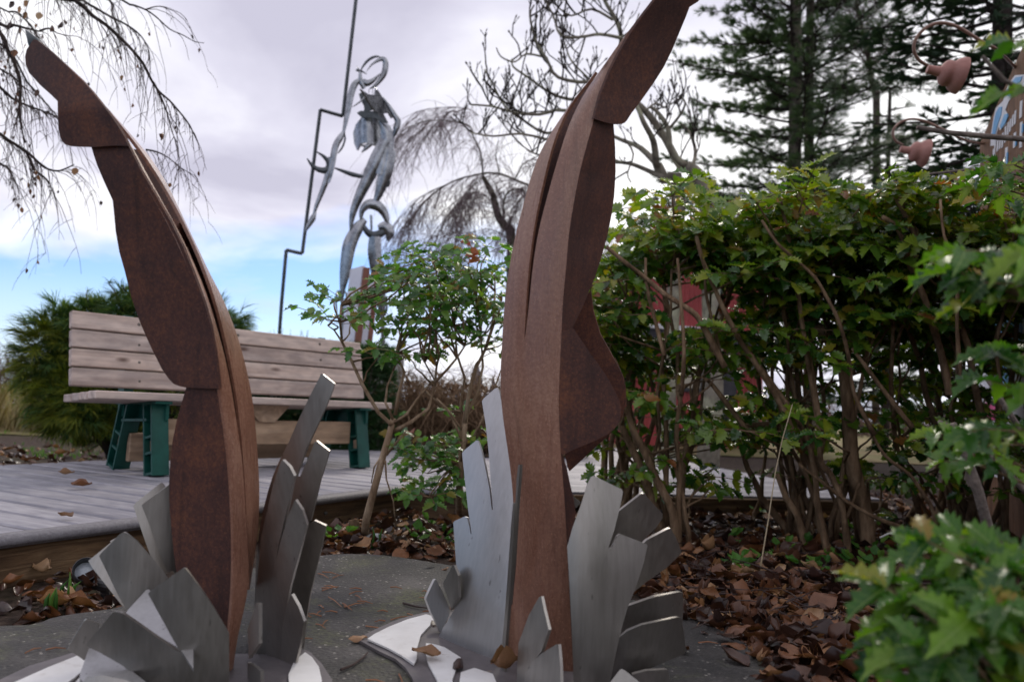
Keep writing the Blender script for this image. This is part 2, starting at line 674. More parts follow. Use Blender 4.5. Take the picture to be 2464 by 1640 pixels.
def steel_mat(name, lo, hi, rough=0.36, sc=(34, 34, 2.5), metal=1.0):
    ma, nt, b, out = base_mat(name)
    tc = N(nt, 'ShaderNodeTexCoord')
    mp = N(nt, 'ShaderNodeMapping')
    mp.inputs['Scale'].default_value = sc
    nt.links.new(tc.outputs['Object'], mp.inputs[0])
    no = N(nt, 'ShaderNodeTexNoise', i_Scale=4.0, i_Detail=7.0, i_Roughness=0.6)
    nt.links.new(mp.outputs[0], no.inputs['Vector'])
    n2 = N(nt, 'ShaderNodeTexNoise', i_Scale=7.0, i_Detail=4.0)
    nt.links.new(tc.outputs['Object'], n2.inputs['Vector'])
    f = math_n(nt, 'ADD', math_n(nt, 'MULTIPLY', no.outputs[0], 0.5), math_n(nt, 'MULTIPLY', n2.outputs[0], 0.5))
    col = ramp(nt, f, [(0.3, lo), (0.7, hi)])
    vo = N(nt, 'ShaderNodeTexNoise', i_Scale=95.0, i_Detail=2.0)
    mpz = N(nt, 'ShaderNodeMapping')
    mpz.inputs['Scale'].default_value = (1, 1, 0.3)
    nt.links.new(tc.outputs['Object'], mpz.inputs[0])
    nt.links.new(mpz.outputs[0], vo.inputs['Vector'])
    col = mixc(nt, ramp(nt, vo.outputs[0], [(0.70, (0, 0, 0)), (0.76, (0.6, 0.6, 0.6))]), col, (0.10, 0.09, 0.085))
    nt.links.new(col, b.inputs['Base Color'])
    b.inputs['Metallic'].default_value = metal
    nt.links.new(math_n(nt, 'ADD', math_n(nt, 'MULTIPLY', f, 0.3), rough - 0.15), b.inputs['Roughness'])
    bp = N(nt, 'ShaderNodeBump', i_Strength=0.08, i_Distance=0.004)
    nt.links.new(no.outputs[0], bp.inputs['Height'])
    nt.links.new(bp.outputs[0], b.inputs['Normal'])
    return ma


def rust_mat(name, dark, mid, light, rough=0.62, streak=False, spec=0.35):
    ma, nt, b, out = base_mat(name)
    tc = N(nt, 'ShaderNodeTexCoord')
    n1 = N(nt, 'ShaderNodeTexNoise', i_Scale=9.0, i_Detail=8.0, i_Roughness=0.7)
    n2 = N(nt, 'ShaderNodeTexNoise', i_Scale=150.0, i_Detail=4.0, i_Roughness=0.75)
    mp = N(nt, 'ShaderNodeMapping')
    mp.inputs['Scale'].default_value = (9, 9, 1.1) if streak else (1, 1, 1)
    nt.links.new(tc.outputs['Object'], mp.inputs[0])
    nt.links.new(mp.outputs[0], n1.inputs['Vector'])
    if streak:
        n1.inputs['Scale'].default_value = 2.2
    nt.links.new(tc.outputs['Object'], n2.inputs['Vector'])
    n4 = N(nt, 'ShaderNodeTexNoise', i_Scale=5.0, i_Detail=4.0)
    nt.links.new(tc.outputs['Object'], n4.inputs['Vector'])
    f = math_n(nt, 'ADD', math_n(nt, 'ADD', math_n(nt, 'MULTIPLY', n1.outputs[0], 0.36), math_n(nt, 'MULTIPLY', n2.outputs[0], 0.40)), math_n(nt, 'MULTIPLY', n4.outputs[0], 0.24))
    col = ramp(nt, f, [(0.36, dark), (0.5, mid), (0.64, light)])
    n5 = N(nt, 'ShaderNodeTexNoise', i_Scale=1.0, i_Detail=6.0, i_Roughness=0.6, i_Distortion=0.6)      # rain run-off
    mp5 = N(nt, 'ShaderNodeMapping')
    mp5.inputs['Scale'].default_value = (26, 26, 1.6)
    nt.links.new(tc.outputs['Object'], mp5.inputs[0])
    nt.links.new(mp5.outputs[0], n5.inputs['Vector'])
    col = mixc(nt, ramp(nt, n5.outputs[0], [(0.52, (0, 0, 0)), (0.72, (0.55, 0.55, 0.55))]), col, tuple(c * 0.55 for c in dark))
    n6 = N(nt, 'ShaderNodeTexNoise', i_Scale=420.0, i_Detail=1.0)
    nt.links.new(tc.outputs['Object'], n6.inputs['Vector'])
    col = mixc(nt, ramp(nt, n6.outputs[0], [(0.66, (0, 0, 0)), (0.74, (0.5, 0.5, 0.5))]), col, tuple(min(1, c * 1.9) for c in light))
    nt.links.new(col, b.inputs['Base Color'])
    nt.links.new(math_n(nt, 'ADD', math_n(nt, 'MULTIPLY', n1.outputs[0], 0.3), rough - 0.15), b.inputs['Roughness'])
    b.inputs['Specular IOR Level'].default_value = spec
    bp = N(nt, 'ShaderNodeBump', i_Strength=0.22, i_Distance=0.002)
    nt.links.new(n2.outputs[0], bp.inputs['Height'])
    nt.links.new(bp.outputs[0], b.inputs['Normal'])
    return ma


M = {}
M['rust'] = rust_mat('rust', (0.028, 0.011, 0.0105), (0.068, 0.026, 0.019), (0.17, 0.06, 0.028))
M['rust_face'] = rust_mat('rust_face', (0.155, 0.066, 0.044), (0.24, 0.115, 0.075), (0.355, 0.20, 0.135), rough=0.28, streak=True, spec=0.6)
M['steel'] = steel_mat('steel', (0.26, 0.243, 0.222), (0.38, 0.36, 0.335), 0.44)
M['steel_bright'] = steel_mat('steel_bright', (0.37, 0.365, 0.365), (0.50, 0.495, 0.50), 0.44)
M['steel_dark'] = steel_mat('steel_dark', (0.36, 0.335, 0.31), (0.52, 0.49, 0.455), 0.44)
M['statue'] = steel_mat('statue_steel', (0.09, 0.095, 0.105), (0.46, 0.47, 0.50), 0.27, sc=(6, 6, 6))
M['statue_dark'] = steel_mat('statue_steel_dark', (0.035, 0.042, 0.045), (0.14, 0.15, 0.16), 0.48, sc=(6, 6, 6))
M['black_metal'] = mk('black_metal', [(0.3, (0.012, 0.012, 0.014)), (0.7, (0.03, 0.03, 0.034))], 30, rough=0.45)
M['white_plate'] = mk('white_plate', [(0.3, (0.60, 0.585, 0.58)), (0.6, (0.74, 0.73, 0.73))], 9, rough=0.5, rvar=0.2, second=(22, (0.35, 0.30, 0.26), 0.58, 0.75, 0.5))
M['grey_plate'] = mk('grey_plate', [(0.3, (0.09, 0.08, 0.085)), (0.7, (0.17, 0.15, 0.155))], 14, rough=0.55, bump=0.1)
M['ground'] = mk('ground', [(0.3, (0.018, 0.012, 0.010)), (0.5, (0.045, 0.030, 0.024)), (0.72, (0.10, 0.072, 0.055))], 26, 9, rough=0.95, bump=0.9, bump_scale=55, spec=0.15,
                 second=(1.1, (0.075, 0.07, 0.035), 0.52, 0.7, 0.7))
M['field'] = mk('field', [(0.3, (0.10, 0.075, 0.04)), (0.6, (0.22, 0.17, 0.09))], 3, 8, rough=0.95, bump=0.6, bump_scale=20, spec=0.1, second=(0.6, (0.09, 0.11, 0.035), 0.45, 0.65, 0.8))
M['deck'] = wood_mat('deck', (0.20, 0.19, 0.215), (0.29, 0.28, 0.315), (0.38, 0.37, 0.405), 'X', 1.0, 0.55, knots=False, rand=0.4, bump=0.2)
M['deck_edge'] = mk('deck_edge', [(0.3, (0.13, 0.12, 0.13)), (0.7, (0.21, 0.20, 0.215))], 90, 4, rough=0.7, bump=0.25, bump_scale=180)
M['timber'] = wood_mat('timber', (0.03, 0.016, 0.009), (0.13, 0.078, 0.042), (0.28, 0.185, 0.105), 'X', 1.6, 0.85, knots=False, rand=0.2, bump=1.0)
M['bench_wood'] = wood_mat('bench_wood', (0.34, 0.26, 0.225), (0.51, 0.415, 0.37), (0.635, 0.54, 0.49), 'X', 0.9, 0.7, knots=True, rand=0.3, knot_col=(0.11, 0.065, 0.05))
M['bench_wood_raw'] = wood_mat('bench_wood_raw', (0.26, 0.17, 0.11), (0.40, 0.28, 0.19), (0.52, 0.38, 0.27), 'X', 0.9, 0.75, knots=False)
M['green_plastic'] = mk('green_plastic', [(0.3, (0.002, 0.045, 0.036)), (0.7, (0.006, 0.085, 0.066))], 12, rough=0.42, spec=0.5, bump=0.05, second=(45, (0.22, 0.36, 0.32), 0.70, 0.76, 0.5))
M['screw'] = mk('screw', [(0.4, (0.08, 0.07, 0.06)), (0.6, (0.2, 0.18, 0.17))], 20, rough=0.4, metallic=0.8)
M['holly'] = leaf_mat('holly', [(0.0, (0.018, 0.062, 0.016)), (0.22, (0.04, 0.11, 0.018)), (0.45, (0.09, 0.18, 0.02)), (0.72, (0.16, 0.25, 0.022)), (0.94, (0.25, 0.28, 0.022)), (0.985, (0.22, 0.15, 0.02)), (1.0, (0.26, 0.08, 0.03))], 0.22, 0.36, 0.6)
M['holly_lit_top'] = leaf_mat('holly_lit_top', [(0.0, (0.045, 0.12, 0.02)), (0.3, (0.11, 0.20, 0.02)), (0.65, (0.20, 0.28, 0.022)), (0.88, (0.30, 0.31, 0.025)), (0.95, (0.34, 0.20, 0.03)), (1.0, (0.35, 0.09, 0.03))], 0.22, 0.45, 0.6)  # new-growth yellow-green, lightened further to paint in sky light on the tops
M['holly_shrub'] = leaf_mat('holly_young', [(0.0, (0.03, 0.10, 0.025)), (0.4, (0.07, 0.18, 0.03)), (0.75, (0.12, 0.25, 0.035)), (0.93, (0.17, 0.23, 0.03)), (1.0, (0.25, 0.11, 0.03))], 0.24, 0.42, 0.6, tboost=2.0)
M['holly_near'] = leaf_mat('holly_near', [(0.0, (0.015, 0.07, 0.010)), (0.5, (0.05, 0.15, 0.012)), (0.85, (0.13, 0.25, 0.018)), (0.96, (0.22, 0.29, 0.02)), (1.0, (0.28, 0.16, 0.03))], 0.28, 0.42, 0.45, vein=0.6)
M['red_leaf'] = leaf_mat('red_leaf', [(0.0, (0.28, 0.03, 0.02)), (0.5, (0.30, 0.10, 0.02)), (1.0, (0.22, 0.17, 0.03))], 0.4, 0.4)
M['stem'] = mk('stem', [(0.3, (0.075, 0.046, 0.028)), (0.5, (0.21, 0.135, 0.08)), (0.72, (0.38, 0.26, 0.165))], 26, 6, rough=0.85, bump=0.7, bump_scale=90, stretch=(1, 1, 0.25), spec=0.2)
M['stem_grey'] = mk('stem_grey', [(0.3, (0.10, 0.08, 0.07)), (0.7, (0.26, 0.21, 0.18))], 40, 6, rough=0.85, bump=0.5, spec=0.2)
M['bark'] = mk('bark', [(0.3, (0.03, 0.026, 0.022)), (0.5, (0.085, 0.07, 0.058)), (0.7, (0.17, 0.15, 0.125))], 9, 8, rough=0.9, bump=0.8, bump_scale=22, spec=0.15, second=(4, (0.13, 0.15, 0.075), 0.52, 0.66, 0.7))
M['bark_dark'] = mk('bark_dark', [(0.3, (0.016, 0.013, 0.012)), (0.7, (0.06, 0.047, 0.042))], 12, 8, rough=0.9, spec=0.15)
M['bark_magnolia'] = mk('bark_magnolia', [(0.3, (0.09, 0.078, 0.062)), (0.7, (0.27, 0.24, 0.19))], 10, 8, rough=0.9, spec=0.15, second=(3, (0.36, 0.36, 0.25), 0.48, 0.62, 0.8))
M['twig'] = mk('twig', [(0.3, (0.03, 0.02, 0.018)), (0.7, (0.085, 0.06, 0.055))], 12, rough=0.85, spec=0.2)
M['stem_pale'] = mk('stem_pale', [(0.3, (0.16, 0.10, 0.06)), (0.5, (0.32, 0.22, 0.14)), (0.72, (0.48, 0.36, 0.25))], 26, 6, rough=0.85, bump=0.7, bump_scale=90, stretch=(1, 1, 0.25), spec=0.2)
M['twig_mauve'] = mk('twig_mauve', [(0.3, (0.10, 0.072, 0.078)), (0.7, (0.21, 0.16, 0.165))], 12, rough=0.85, spec=0.2)
M['needle'] = leaf_mat('needle', [(0.0, (0.035, 0.07, 0.04)), (0.6, (0.08, 0.135, 0.07)), (1.0, (0.13, 0.19, 0.095))], 0.5, 0.25, 0.3)
M['fir'] = leaf_mat('fir', [(0.0, (0.016, 0.038, 0.024)), (0.6, (0.034, 0.068, 0.038)), (1.0, (0.06, 0.105, 0.052))], 0.55, 0.2, 0.25)
M['cypress'] = leaf_mat('cypress', [(0.0, (0.025, 0.07, 0.028)), (0.5, (0.06, 0.13, 0.04)), (0.85, (0.12, 0.18, 0.045)), (1.0, (0.20, 0.23, 0.04))], 0.6, 0.35, 0.25)
M['cypress_gold'] = leaf_mat('cypress_gold', [(0.0, (0.06, 0.11, 0.02)), (0.6, (0.17, 0.20, 0.025)), (1.0, (0.26, 0.26, 0.03))], 0.6, 0.35, 0.25)
M['boxleaf'] = leaf_mat('boxleaf', [(0.0, (0.012, 0.04, 0.016)), (0.6, (0.03, 0.075, 0.025)), (1.0, (0.06, 0.12, 0.035))], 0.45, 0.25, 0.3)
M['dead_leaf'] = leaf_mat('dead_leaf', [(0.0, (0.020, 0.010, 0.009)), (0.30, (0.048, 0.021, 0.015)), (0.58, (0.105, 0.042, 0.022)), (0.80, (0.20, 0.08, 0.034)), (0.94, (0.33, 0.17, 0.08)), (1.0, (0.40, 0.25, 0.14))], 0.38, 0.12, 0.5, tboost=1.2)
M['dead_leaf_light'] = leaf_mat('dead_leaf_light', [(0.0, (0.16, 0.08, 0.04)), (0.5, (0.30, 0.16, 0.085)), (1.0, (0.46, 0.33, 0.25))], 0.5, 0.2, 0.35, tboost=1.2)
M['pine_needle'] = mk('pine_needle', [(0.3, (0.16, 0.06, 0.025)), (0.7, (0.30, 0.13, 0.06))], 20, rough=0.6)
M['dry_grass'] = leaf_mat('dry_grass', [(0.0, (0.12, 0.085, 0.04)), (0.5, (0.26, 0.20, 0.11)), (0.8, (0.36, 0.30, 0.19)), (1.0, (0.11, 0.14, 0.04))], 0.8, 0.3, 0.15, tboost=1.1)
M['weed'] = leaf_mat('weed', [(0.0, (0.04, 0.12, 0.025)), (0.6, (0.08, 0.20, 0.035)), (1.0, (0.15, 0.26, 0.04))], 0.5, 0.35, 0.3)
M['flower'] = mk('flower', [(0.3, (0.6, 0.58, 0.5)), (0.7, (0.75, 0.73, 0.68))], 20, rough=0.8)
M['brush'] = mk('brush', [(0.3, (0.07, 0.045, 0.04)), (0.7, (0.17, 0.115, 0.095))], 2, rough=0.95, spec=0.1)
M['red_metal'] = mk('red_metal', [(0.3, (0.24, 0.028, 0.03)), (0.7, (0.34, 0.045, 0.045))], 2, rough=0.5)
M['trim_white'] = mk('trim_white', [(0.3, (0.55, 0.55, 0.57)), (0.7, (0.68, 0.68, 0.70))], 6, rough=0.6)
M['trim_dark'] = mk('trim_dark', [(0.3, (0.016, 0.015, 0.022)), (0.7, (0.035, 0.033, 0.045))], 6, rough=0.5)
M['blind'] = mk('blind', [(0.3, (0.40, 0.36, 0.28)), (0.7, (0.5, 0.45, 0.36))], 3, rough=0.7)
M['terracotta'] = mk('terracotta', [(0.3, (0.30, 0.135, 0.11)), (0.7, (0.42, 0.20, 0.165))], 20, rough=0.6)
M['copper_pipe'] = mk('copper_pipe', [(0.3, (0.16, 0.09, 0.065)), (0.7, (0.30, 0.18, 0.14))], 40, rough=0.45, metallic=0.2)
M['lamp_glass'] = mk('lamp_glass', [(0.3, (0.70, 0.70, 0.72)), (0.7, (0.8, 0.8, 0.82))], 5, rough=0.25)
M['sign_wood'] = wood_mat('sign_wood', (0.12, 0.055, 0.025), (0.22, 0.11, 0.055), (0.32, 0.17, 0.09), 'Z', 0.8, 0.75, knots=False)
M['sign_white'] = mk('sign_white', [(0.3, (0.66, 0.65, 0.68)), (0.7, (0.78, 0.77, 0.8))], 12, rough=0.6)
M['sign_blue'] = mk('sign_blue', [(0.3, (0.10, 0.33, 0.62)), (0.7, (0.22, 0.48, 0.75))], 6, rough=0.6)
M['sign_pink'] = mk('sign_pink', [(0.3, (0.65, 0.06, 0.22)), (0.7, (0.75, 0.12, 0.3))], 6, rough=0.6)
M['pillar_white'] = mk('pillar_white', [(0.3, (0.58, 0.58, 0.68)), (0.7, (0.70, 0.70, 0.78))], 4, rough=0.5)
M['pillar_rust'] = mk('pillar_rust', [(0.3, (0.16, 0.06, 0.04)), (0.7, (0.26, 0.11, 0.08))], 12, rough=0.7)
M['stone'] = mk('stone', [(0.3, (0.22, 0.24, 0.26)), (0.7, (0.38, 0.40, 0.42))], 14, rough=0.8, bump=0.3)
M['post_grey'] = mk('post_grey', [(0.3, (0.13, 0.125, 0.14)), (0.7, (0.22, 0.21, 0.235))], 8, rough=0.8)
M['concrete_plain'] = mk('concrete_plain', [(0.3, (0.25, 0.245, 0.24)), (0.7, (0.36, 0.355, 0.35))], 14, rough=0.85, bump=0.2)
M['lamp_lens'] = mk('lamp_lens', [(0.3, (0.35, 0.40, 0.46)), (0.7, (0.60, 0.65, 0.70))], 60, rough=0.2, spec=0.7)
M['straw'] = mk('straw', [(0.3, (0.42, 0.33, 0.20)), (0.7, (0.58, 0.48, 0.33))], 10, rough=0.7)
M['cable'] = mk('cable', [(0.3, (0.45, 0.43, 0.42)), (0.7, (0.6, 0.58, 0.57))], 10, rough=0.5)


def concrete_mat():
    ma, nt, b, out = base_mat('aggregate_concrete')
    tc = N(nt, 'ShaderNodeTexCoord')
    n1 = N(nt, 'ShaderNodeTexNoise', i_Scale=6.0, i_Detail=7.0)
    v1 = N(nt, 'ShaderNodeTexVoronoi', i_Scale=120.0)
    n2 = N(nt, 'ShaderNodeTexNoise', i_Scale=85.0, i_Detail=6.0, i_Roughness=0.8)
    n3 = N(nt, 'ShaderNodeTexNoise', i_Scale=3.2, i_Detail=6.0, i_Roughness=0.7)
    for n in (n1, v1, n2, n3):
        nt.links.new(tc.outputs['Object'], n.inputs['Vector'])
    col = ramp(nt, math_n(nt, 'ADD', math_n(nt, 'MULTIPLY', n1.outputs[0], 0.5), math_n(nt, 'MULTIPLY', n2.outputs[0], 0.5)),
               [(0.36, (0.012, 0.011, 0.011)), (0.5, (0.040, 0.036, 0.036)), (0.64, (0.105, 0.098, 0.096))])
    sp = ramp(nt, v1.outputs['Color'], [(0.80, (0, 0, 0)), (0.86, (0.85, 0.85, 0.85))])
    spd = mixc(nt, 1.0, sp, ramp(nt, v1.outputs['Distance'], [(0.25, (1, 1, 1)), (0.5, (0, 0, 0))]), 'MULTIPLY')
    col = mixc(nt, spd, col, (0.38, 0.36, 0.33))
    damp = N(nt, 'ShaderNodeTexNoise', i_Scale=2.3, i_Detail=5.0, i_Distortion=0.8)
    nt.links.new(tc.outputs['Object'], damp.inputs['Vector'])
    col = mixc(nt, 1.0, col, ramp(nt, damp.outputs[0], [(0.42, (0.55, 0.54, 0.53)), (0.6, (1.25, 1.22, 1.18))]), 'MULTIPLY')
    moss = ramp(nt, n3.outputs[0], [(0.50, (0, 0, 0)), (0.68, (0.75, 0.75, 0.75))])
    moss = mixc(nt, 1.0, moss, ramp(nt, n2.outputs[0], [(0.42, (0, 0, 0)), (0.56, (1, 1, 1))]), 'MULTIPLY')
    col = mixc(nt, moss, col, (0.09, 0.10, 0.022))
    nt.links.new(col, b.inputs['Base Color'])
    b.inputs['Roughness'].default_value = 0.72
    nt.links.new(math_n(nt, 'ADD', 0.45, math_n(nt, 'MULTIPLY', n1.outputs[0], 0.5)), b.inputs['Roughness'])
    bp = N(nt, 'ShaderNodeBump', i_Strength=0.6, i_Distance=0.004)
    nt.links.new(math_n(nt, 'ADD', n2.outputs[0], v1.outputs['Distance']), bp.inputs['Height'])
    nt.links.new(bp.outputs[0], b.inputs['Normal'])
    return ma


M['concrete'] = concrete_mat()

# ------------------------------------------------------------------ ground, slab
bm = bmesh.new()
rings = [0, 1.2, 2.4, 4, 6, 8, 11, 15, 22, 40, 90, 250, 700]
SEG = 72
prev = None
c0 = bm.verts.new((0, 3, 0))
for r in rings[1:]:
    row = []
    for k in range(SEG):
        th = 2 * math.pi * k / SEG
        x, y = r * math.sin(th), 3 + r * math.cos(th)
        z = 0.02 * noise.noise(Vector((x * .7, y * .7, 0))) if 1.5 < r < 30 else 0.0
        row.append(bm.verts.new((x, y, z - 0.012)))
    for k in range(SEG):
        k2 = (k + 1) % SEG
        if prev is None:
            bm.faces.new((c0, row[k2], row[k]))
        else:
            bm.faces.new((prev[k], prev[k2], row[k2], row[k]))
    prev = row
bmesh.ops.recalc_face_normals(bm, faces=list(bm.faces))
me = bpy.data.meshes.new('ground')
bm.to_mesh(me)
bm.free()
if me.polygons[0].normal.z < 0:
    me.flip_normals()
tag(put('ground', me, M['ground']), kind='structure')

slab_px = zF([(0, 1438), (140, 1416), (290, 1392), (420, 1352), (560, 1312), (735, 1277), (880, 1276), (1040, 1300), (1230, 1330), (1420, 1368), (1600, 1425), (1720, 1482), (1830, 1568), (1920, 1700)])
slab_pts = [G(x, y, 0.045) for x, y in slab_px]
slab_pts = [Vector((-1.6, 1.75, 0.045)), ] + slab_pts + [Vector((0.62, 0.9, 0.045)), Vector((0.1, 0.55, 0.045)), Vector((-0.9, 0.6, 0.045)), Vector((-1.5, 1.1, 0.045))]
sm = []
n = len(slab_pts)
for i in range(n):                      # rounded, slightly uneven rim
    p0, p1, p2, p3 = (slab_pts[(i + k) % n] for k in (-1, 0, 1, 2))
    for t in (0, .25, .5, .75):
        q = 0.5 * ((2 * p1) + (p2 - p0) * t + (2 * p0 - 5 * p1 + 4 * p2 - p3) * t * t + (3 * p1 - p0 - 3 * p2 + p3) * t ** 3)
        q.x += 0.008 * noise.noise(q * 14)
        q.y += 0.008 * noise.noise(q * 14 + Vector((5, 5, 5)))
        sm.append(q)
bm = bmesh.new()
top = [bm.verts.new((q.x, q.y, 0.045)) for q in sm]
cen = sum(sm, Vector()) / len(sm)
rim = [bm.verts.new((q.x + (q.x - cen.x) * 0.006, q.y + (q.y - cen.y) * 0.006, 0.036)) for q in sm]
bot = [bm.verts.new((q.x + (q.x - cen.x) * 0.008, q.y + (q.y - cen.y) * 0.008, -0.08)) for q in sm]
bm.faces.new(top)
K = len(sm)
for i in range(K):
    j = (i + 1) % K
    bm.faces.new((top[i], top[j], rim[j], rim[i]))
    bm.faces.new((rim[i], rim[j], bot[j], bot[i]))
bmesh.ops.triangulate(bm, faces=[f for f in bm.faces if len(f.verts) > 4])
bmesh.ops.recalc_face_normals(bm, faces=list(bm.faces))
me = bpy.data.meshes.new('concrete_slab')
bm.to_mesh(me)
bm.free()
tag(put('concrete_slab', me, M['concrete']), 'dark aggregate concrete slab under the two rusted sculptures', 'slab')
SLAB = [(q.x, q.y) for q in sm]


def in_poly(x, y, poly):
    c = False
    j = len(poly) - 1
    for i in range(len(poly)):
        xi, yi = poly[i]
        xj, yj = poly[j]
        if (yi > y) != (yj > y) and x < (xj - xi) * (y - yi) / (yj - yi) + xi:
            c = not c
        j = i
    return c


# ------------------------------------------------------------------ decks
DZ = 0.14
p0d = G(0, 1284, DZ)
p1d = G(980, 1165, DZ)
eU = (p1d - p0d)
CORNER = eU.length
eU.normalize()
eV = Vector((-eU.y, eU.x, 0))
PW, PT = 0.142, 0.030


def deck_frame(o, eu, ev):
    m4 = Matrix((ev, eu, Vector((0, 0, 1)))).transposed().to_4x4()      # local x along plank, y along edge
    m4.translation = o
    return m4


deck = empty('wooden_deck', p0d, 'grey plank deck with a rounded nosing and timber side, bench standing on it', 'deck')
DF = deck_frame(Vector((p0d.x, p0d.y, 0)), eU, eV)
u = -0.9
i = 0
DEEP = 1.93
while u < CORNER + 2.1:
    v0 = 0.0 if u + PW / 2 < CORNER - 0.02 else -max(0.8 - 0.486 * (u - CORNER), 0.0)
    L = DEEP - v0
    me = bevbox(L, PW - 0.016, PT, 0.007, name='plank')
    put('plank', me, M['deck'], deck, DF @ Matrix.Translation((v0 + L / 2, u + PW / 2, DZ - PT / 2 + rng.uniform(-.0012, .0012))))
    u += PW
    i += 1
UEND = u


def nosing(length, w=0.06, h=0.034):
    bm = bmesh.new()
    prof = [(-w * .55, -h / 2), (w * .30, -h / 2), (w * .47, -h * .22), (w * .5, 0.0), (w * .45, h * .26), (w * .3, h * .44), (0, h * .5), (-w * .55, h * .5)]
    a = [bm.verts.new((-length / 2, p[0], p[1])) for p in prof]
    b = [bm.verts.new((length / 2, p[0], p[1])) for p in prof]
    for k in range(len(prof)):
        k2 = (k + 1) % len(prof)
        f = bm.faces.new((a[k], a[k2], b[k2], b[k]))
        f.smooth = 1 < k < 6
    bm.faces.new(a[::-1])
    bm.faces.new(b)
    bmesh.ops.recalc_face_normals(bm, faces=list(bm.faces))
    me = bpy.data.meshes.new('nosing')
    bm.to_mesh(me)
    bm.free()
    return me


def seg_frame(u0, v0, u1, v1, z):
    """frame whose x runs from (u0,v0) to (u1,v1) on the deck and whose y points outwards (right of travel)"""
    a = Vector((p0d.x, p0d.y, 0)) + eU * u0 + eV * v0
    b = Vector((p0d.x, p0d.y, 0)) + eU * u1 + eV * v1
    d = (b - a)
    L = d.length
    d.normalize()
    out = Vector((d.y, -d.x, 0))
    m4 = Matrix((d, out, d.cross(out))).transposed().to_4x4()
    m4.translation = (a + b) / 2 + Vector((0, 0, z))
    return m4, L


for (a, b, d_) in (((-0.9, -0.03), (CORNER - 0.03, -0.03), 1), ((CORNER - 0.03, 0.0), (CORNER - 0.03, -0.8), 1)):
    m4, L = seg_frame(a[0], a[1], b[0], b[1], DZ - 0.0155)
    flip = Matrix.Scale(-1, 4, Vector((0, 0, 1))) if m4.col[2].z < 0 else Matrix()
    put('nosing', nosing(L), M['deck_edge'], deck, m4 @ flip)
    m4b, L2 = seg_frame(a[0], a[1], b[0], b[1], DZ - 0.034 - 0.060)
    put('timber_beam', bevbox(L2, 0.05, 0.122, 0.006, name='timber_beam'), M['timber'], deck, m4b @ Matrix.Translation((0, -0.032, 0)))
m4, L = seg_frame(-0.9, DEEP + 0.012, UEND, DEEP + 0.012, DZ - 0.05)
put('timber_beam', bevbox(L, 0.022, 0.10, 0.004, name='timber_beam'), M['timber'], deck, m4)
mb = MB()
for vv in (0.3, 1.0, 1.7):
    mm, L = seg_frame(-0.9, vv, UEND, vv, DZ - 0.09)
    mb.box((0, 0, 0), (L, 0.05, 0.09), mm)
mb.build('joist', M['timber'], deck)
for uu in (0.62, 1.35):
    mm, L = seg_frame(uu, -0.037, uu + .01, -0.037, DZ - 0.075)
    sc = MB()
    sc.lathe([(0, .004), (.006, .004), (.008, 0), (.008, -.006)], mm @ Matrix.Rotation(rad(-90), 4, 'X'), 10)
    sc.build('screw_head', M['screw'], deck, True)

# the boardwalk beyond the hedge
a = G(1420, 1175, DZ)
b = G(2110, 1192, DZ)
bw = empty('boardwalk', a, 'grey boardwalk seen low through the stems of the hedge', 'boardwalk')
ex = (b - a).normalized()
ey = Vector((-ex.y, ex.x, 0))
BL = (b - a).length + 0.15
o0 = Vector((a.x, a.y, 0)) - ex * 0.1
for k in range(46):
    me = bevbox(BL, PW - 0.006, PT, 0.003, name='plank')
    mm = Matrix((ex, ey, Vector((0, 0, 1)))).transposed().to_4x4()
    mm.translation = o0 + ex * (BL / 2) + ey * (PW * (k + .5)) + Vector((0, 0, DZ - PT / 2 - .02 + rng.uniform(-.0012, .0012)))
    put('plank', me, M['deck'], bw, mm)
mm = Matrix((ex, ey, Vector((0, 0, 1)))).transposed().to_4x4()
mm.translation = o0 + ex * (BL / 2) + ey * -0.02 + Vector((0, 0, 0.05))
put('timber_beam', bevbox(BL, 0.035, 0.115, 0.005, name='timber_beam'), M['timber'], bw, mm)

# ------------------------------------------------------------------ left rusted leg sculpture
DL = 1.42
baseL = G(560, 1672, 0.045)
sculL = empty('leg_sculpture', baseL, 'rusted steel leg sculpture with pointed toe bending left in front of the bench', 'sculpture')
L0 = zB([(1150, 1690), (1150, 1568), (1160, 1450), (1170, 1320), (1180, 1200), (1188, 1050), (1190, 900), (1188, 760), (1182, 620), (1172, 480), (1158, 330), (1138, 200), (1120, 80)]) + \
    zA([(820, 1400), (812, 1330), (795, 1230), (770, 1140), (730, 1030), (690, 930), (640, 830), (580, 725), (530, 640), (490, 560), (468, 515), (430, 455), (400, 412)])
L1 = zB([(1178, 1690), (1180, 1568), (1195, 1440), (1212, 1330), (1235, 1230), (1258, 1150), (1270, 1100), (1268, 1000), (1264, 900), (1258, 800), (1252, 680), (1245, 560), (1235, 440), (1222, 340), (1205, 230), (1185, 100)]) + \
    zA([(862, 1400), (845, 1330), (815, 1220), (785, 1120), (745, 1020), (700, 920), (645, 815), (590, 720), (545, 640), (500, 555), (465, 492), (435, 452), (402, 410)])
L2 = zB([(1271, 1095), (1268, 950), (1262, 820), (1255, 680), (1248, 540), (1238, 400), (1225, 260), (1208, 120)]) + \
    zA([(876, 1400), (855, 1300), (830, 1190), (800, 1090), (760, 980), (720, 890), (670, 790), (620, 700), (570, 620), (520, 550), (470, 488), (438, 448), (403, 408)])
L3 = zB([(1273, 1098), (1288, 1000), (1302, 900), (1316, 800), (1322, 700), (1324, 600), (1320, 500), (1312, 380), (1302, 250), (1288, 120)]) + \
    zA([(932, 1400), (920, 1350), (895, 1260), (865, 1180), (830, 1100), (790, 1030), (745, 930), (700, 840), (650, 730), (600, 640), (550, 570), (480, 492), (445, 450), (405, 406)])


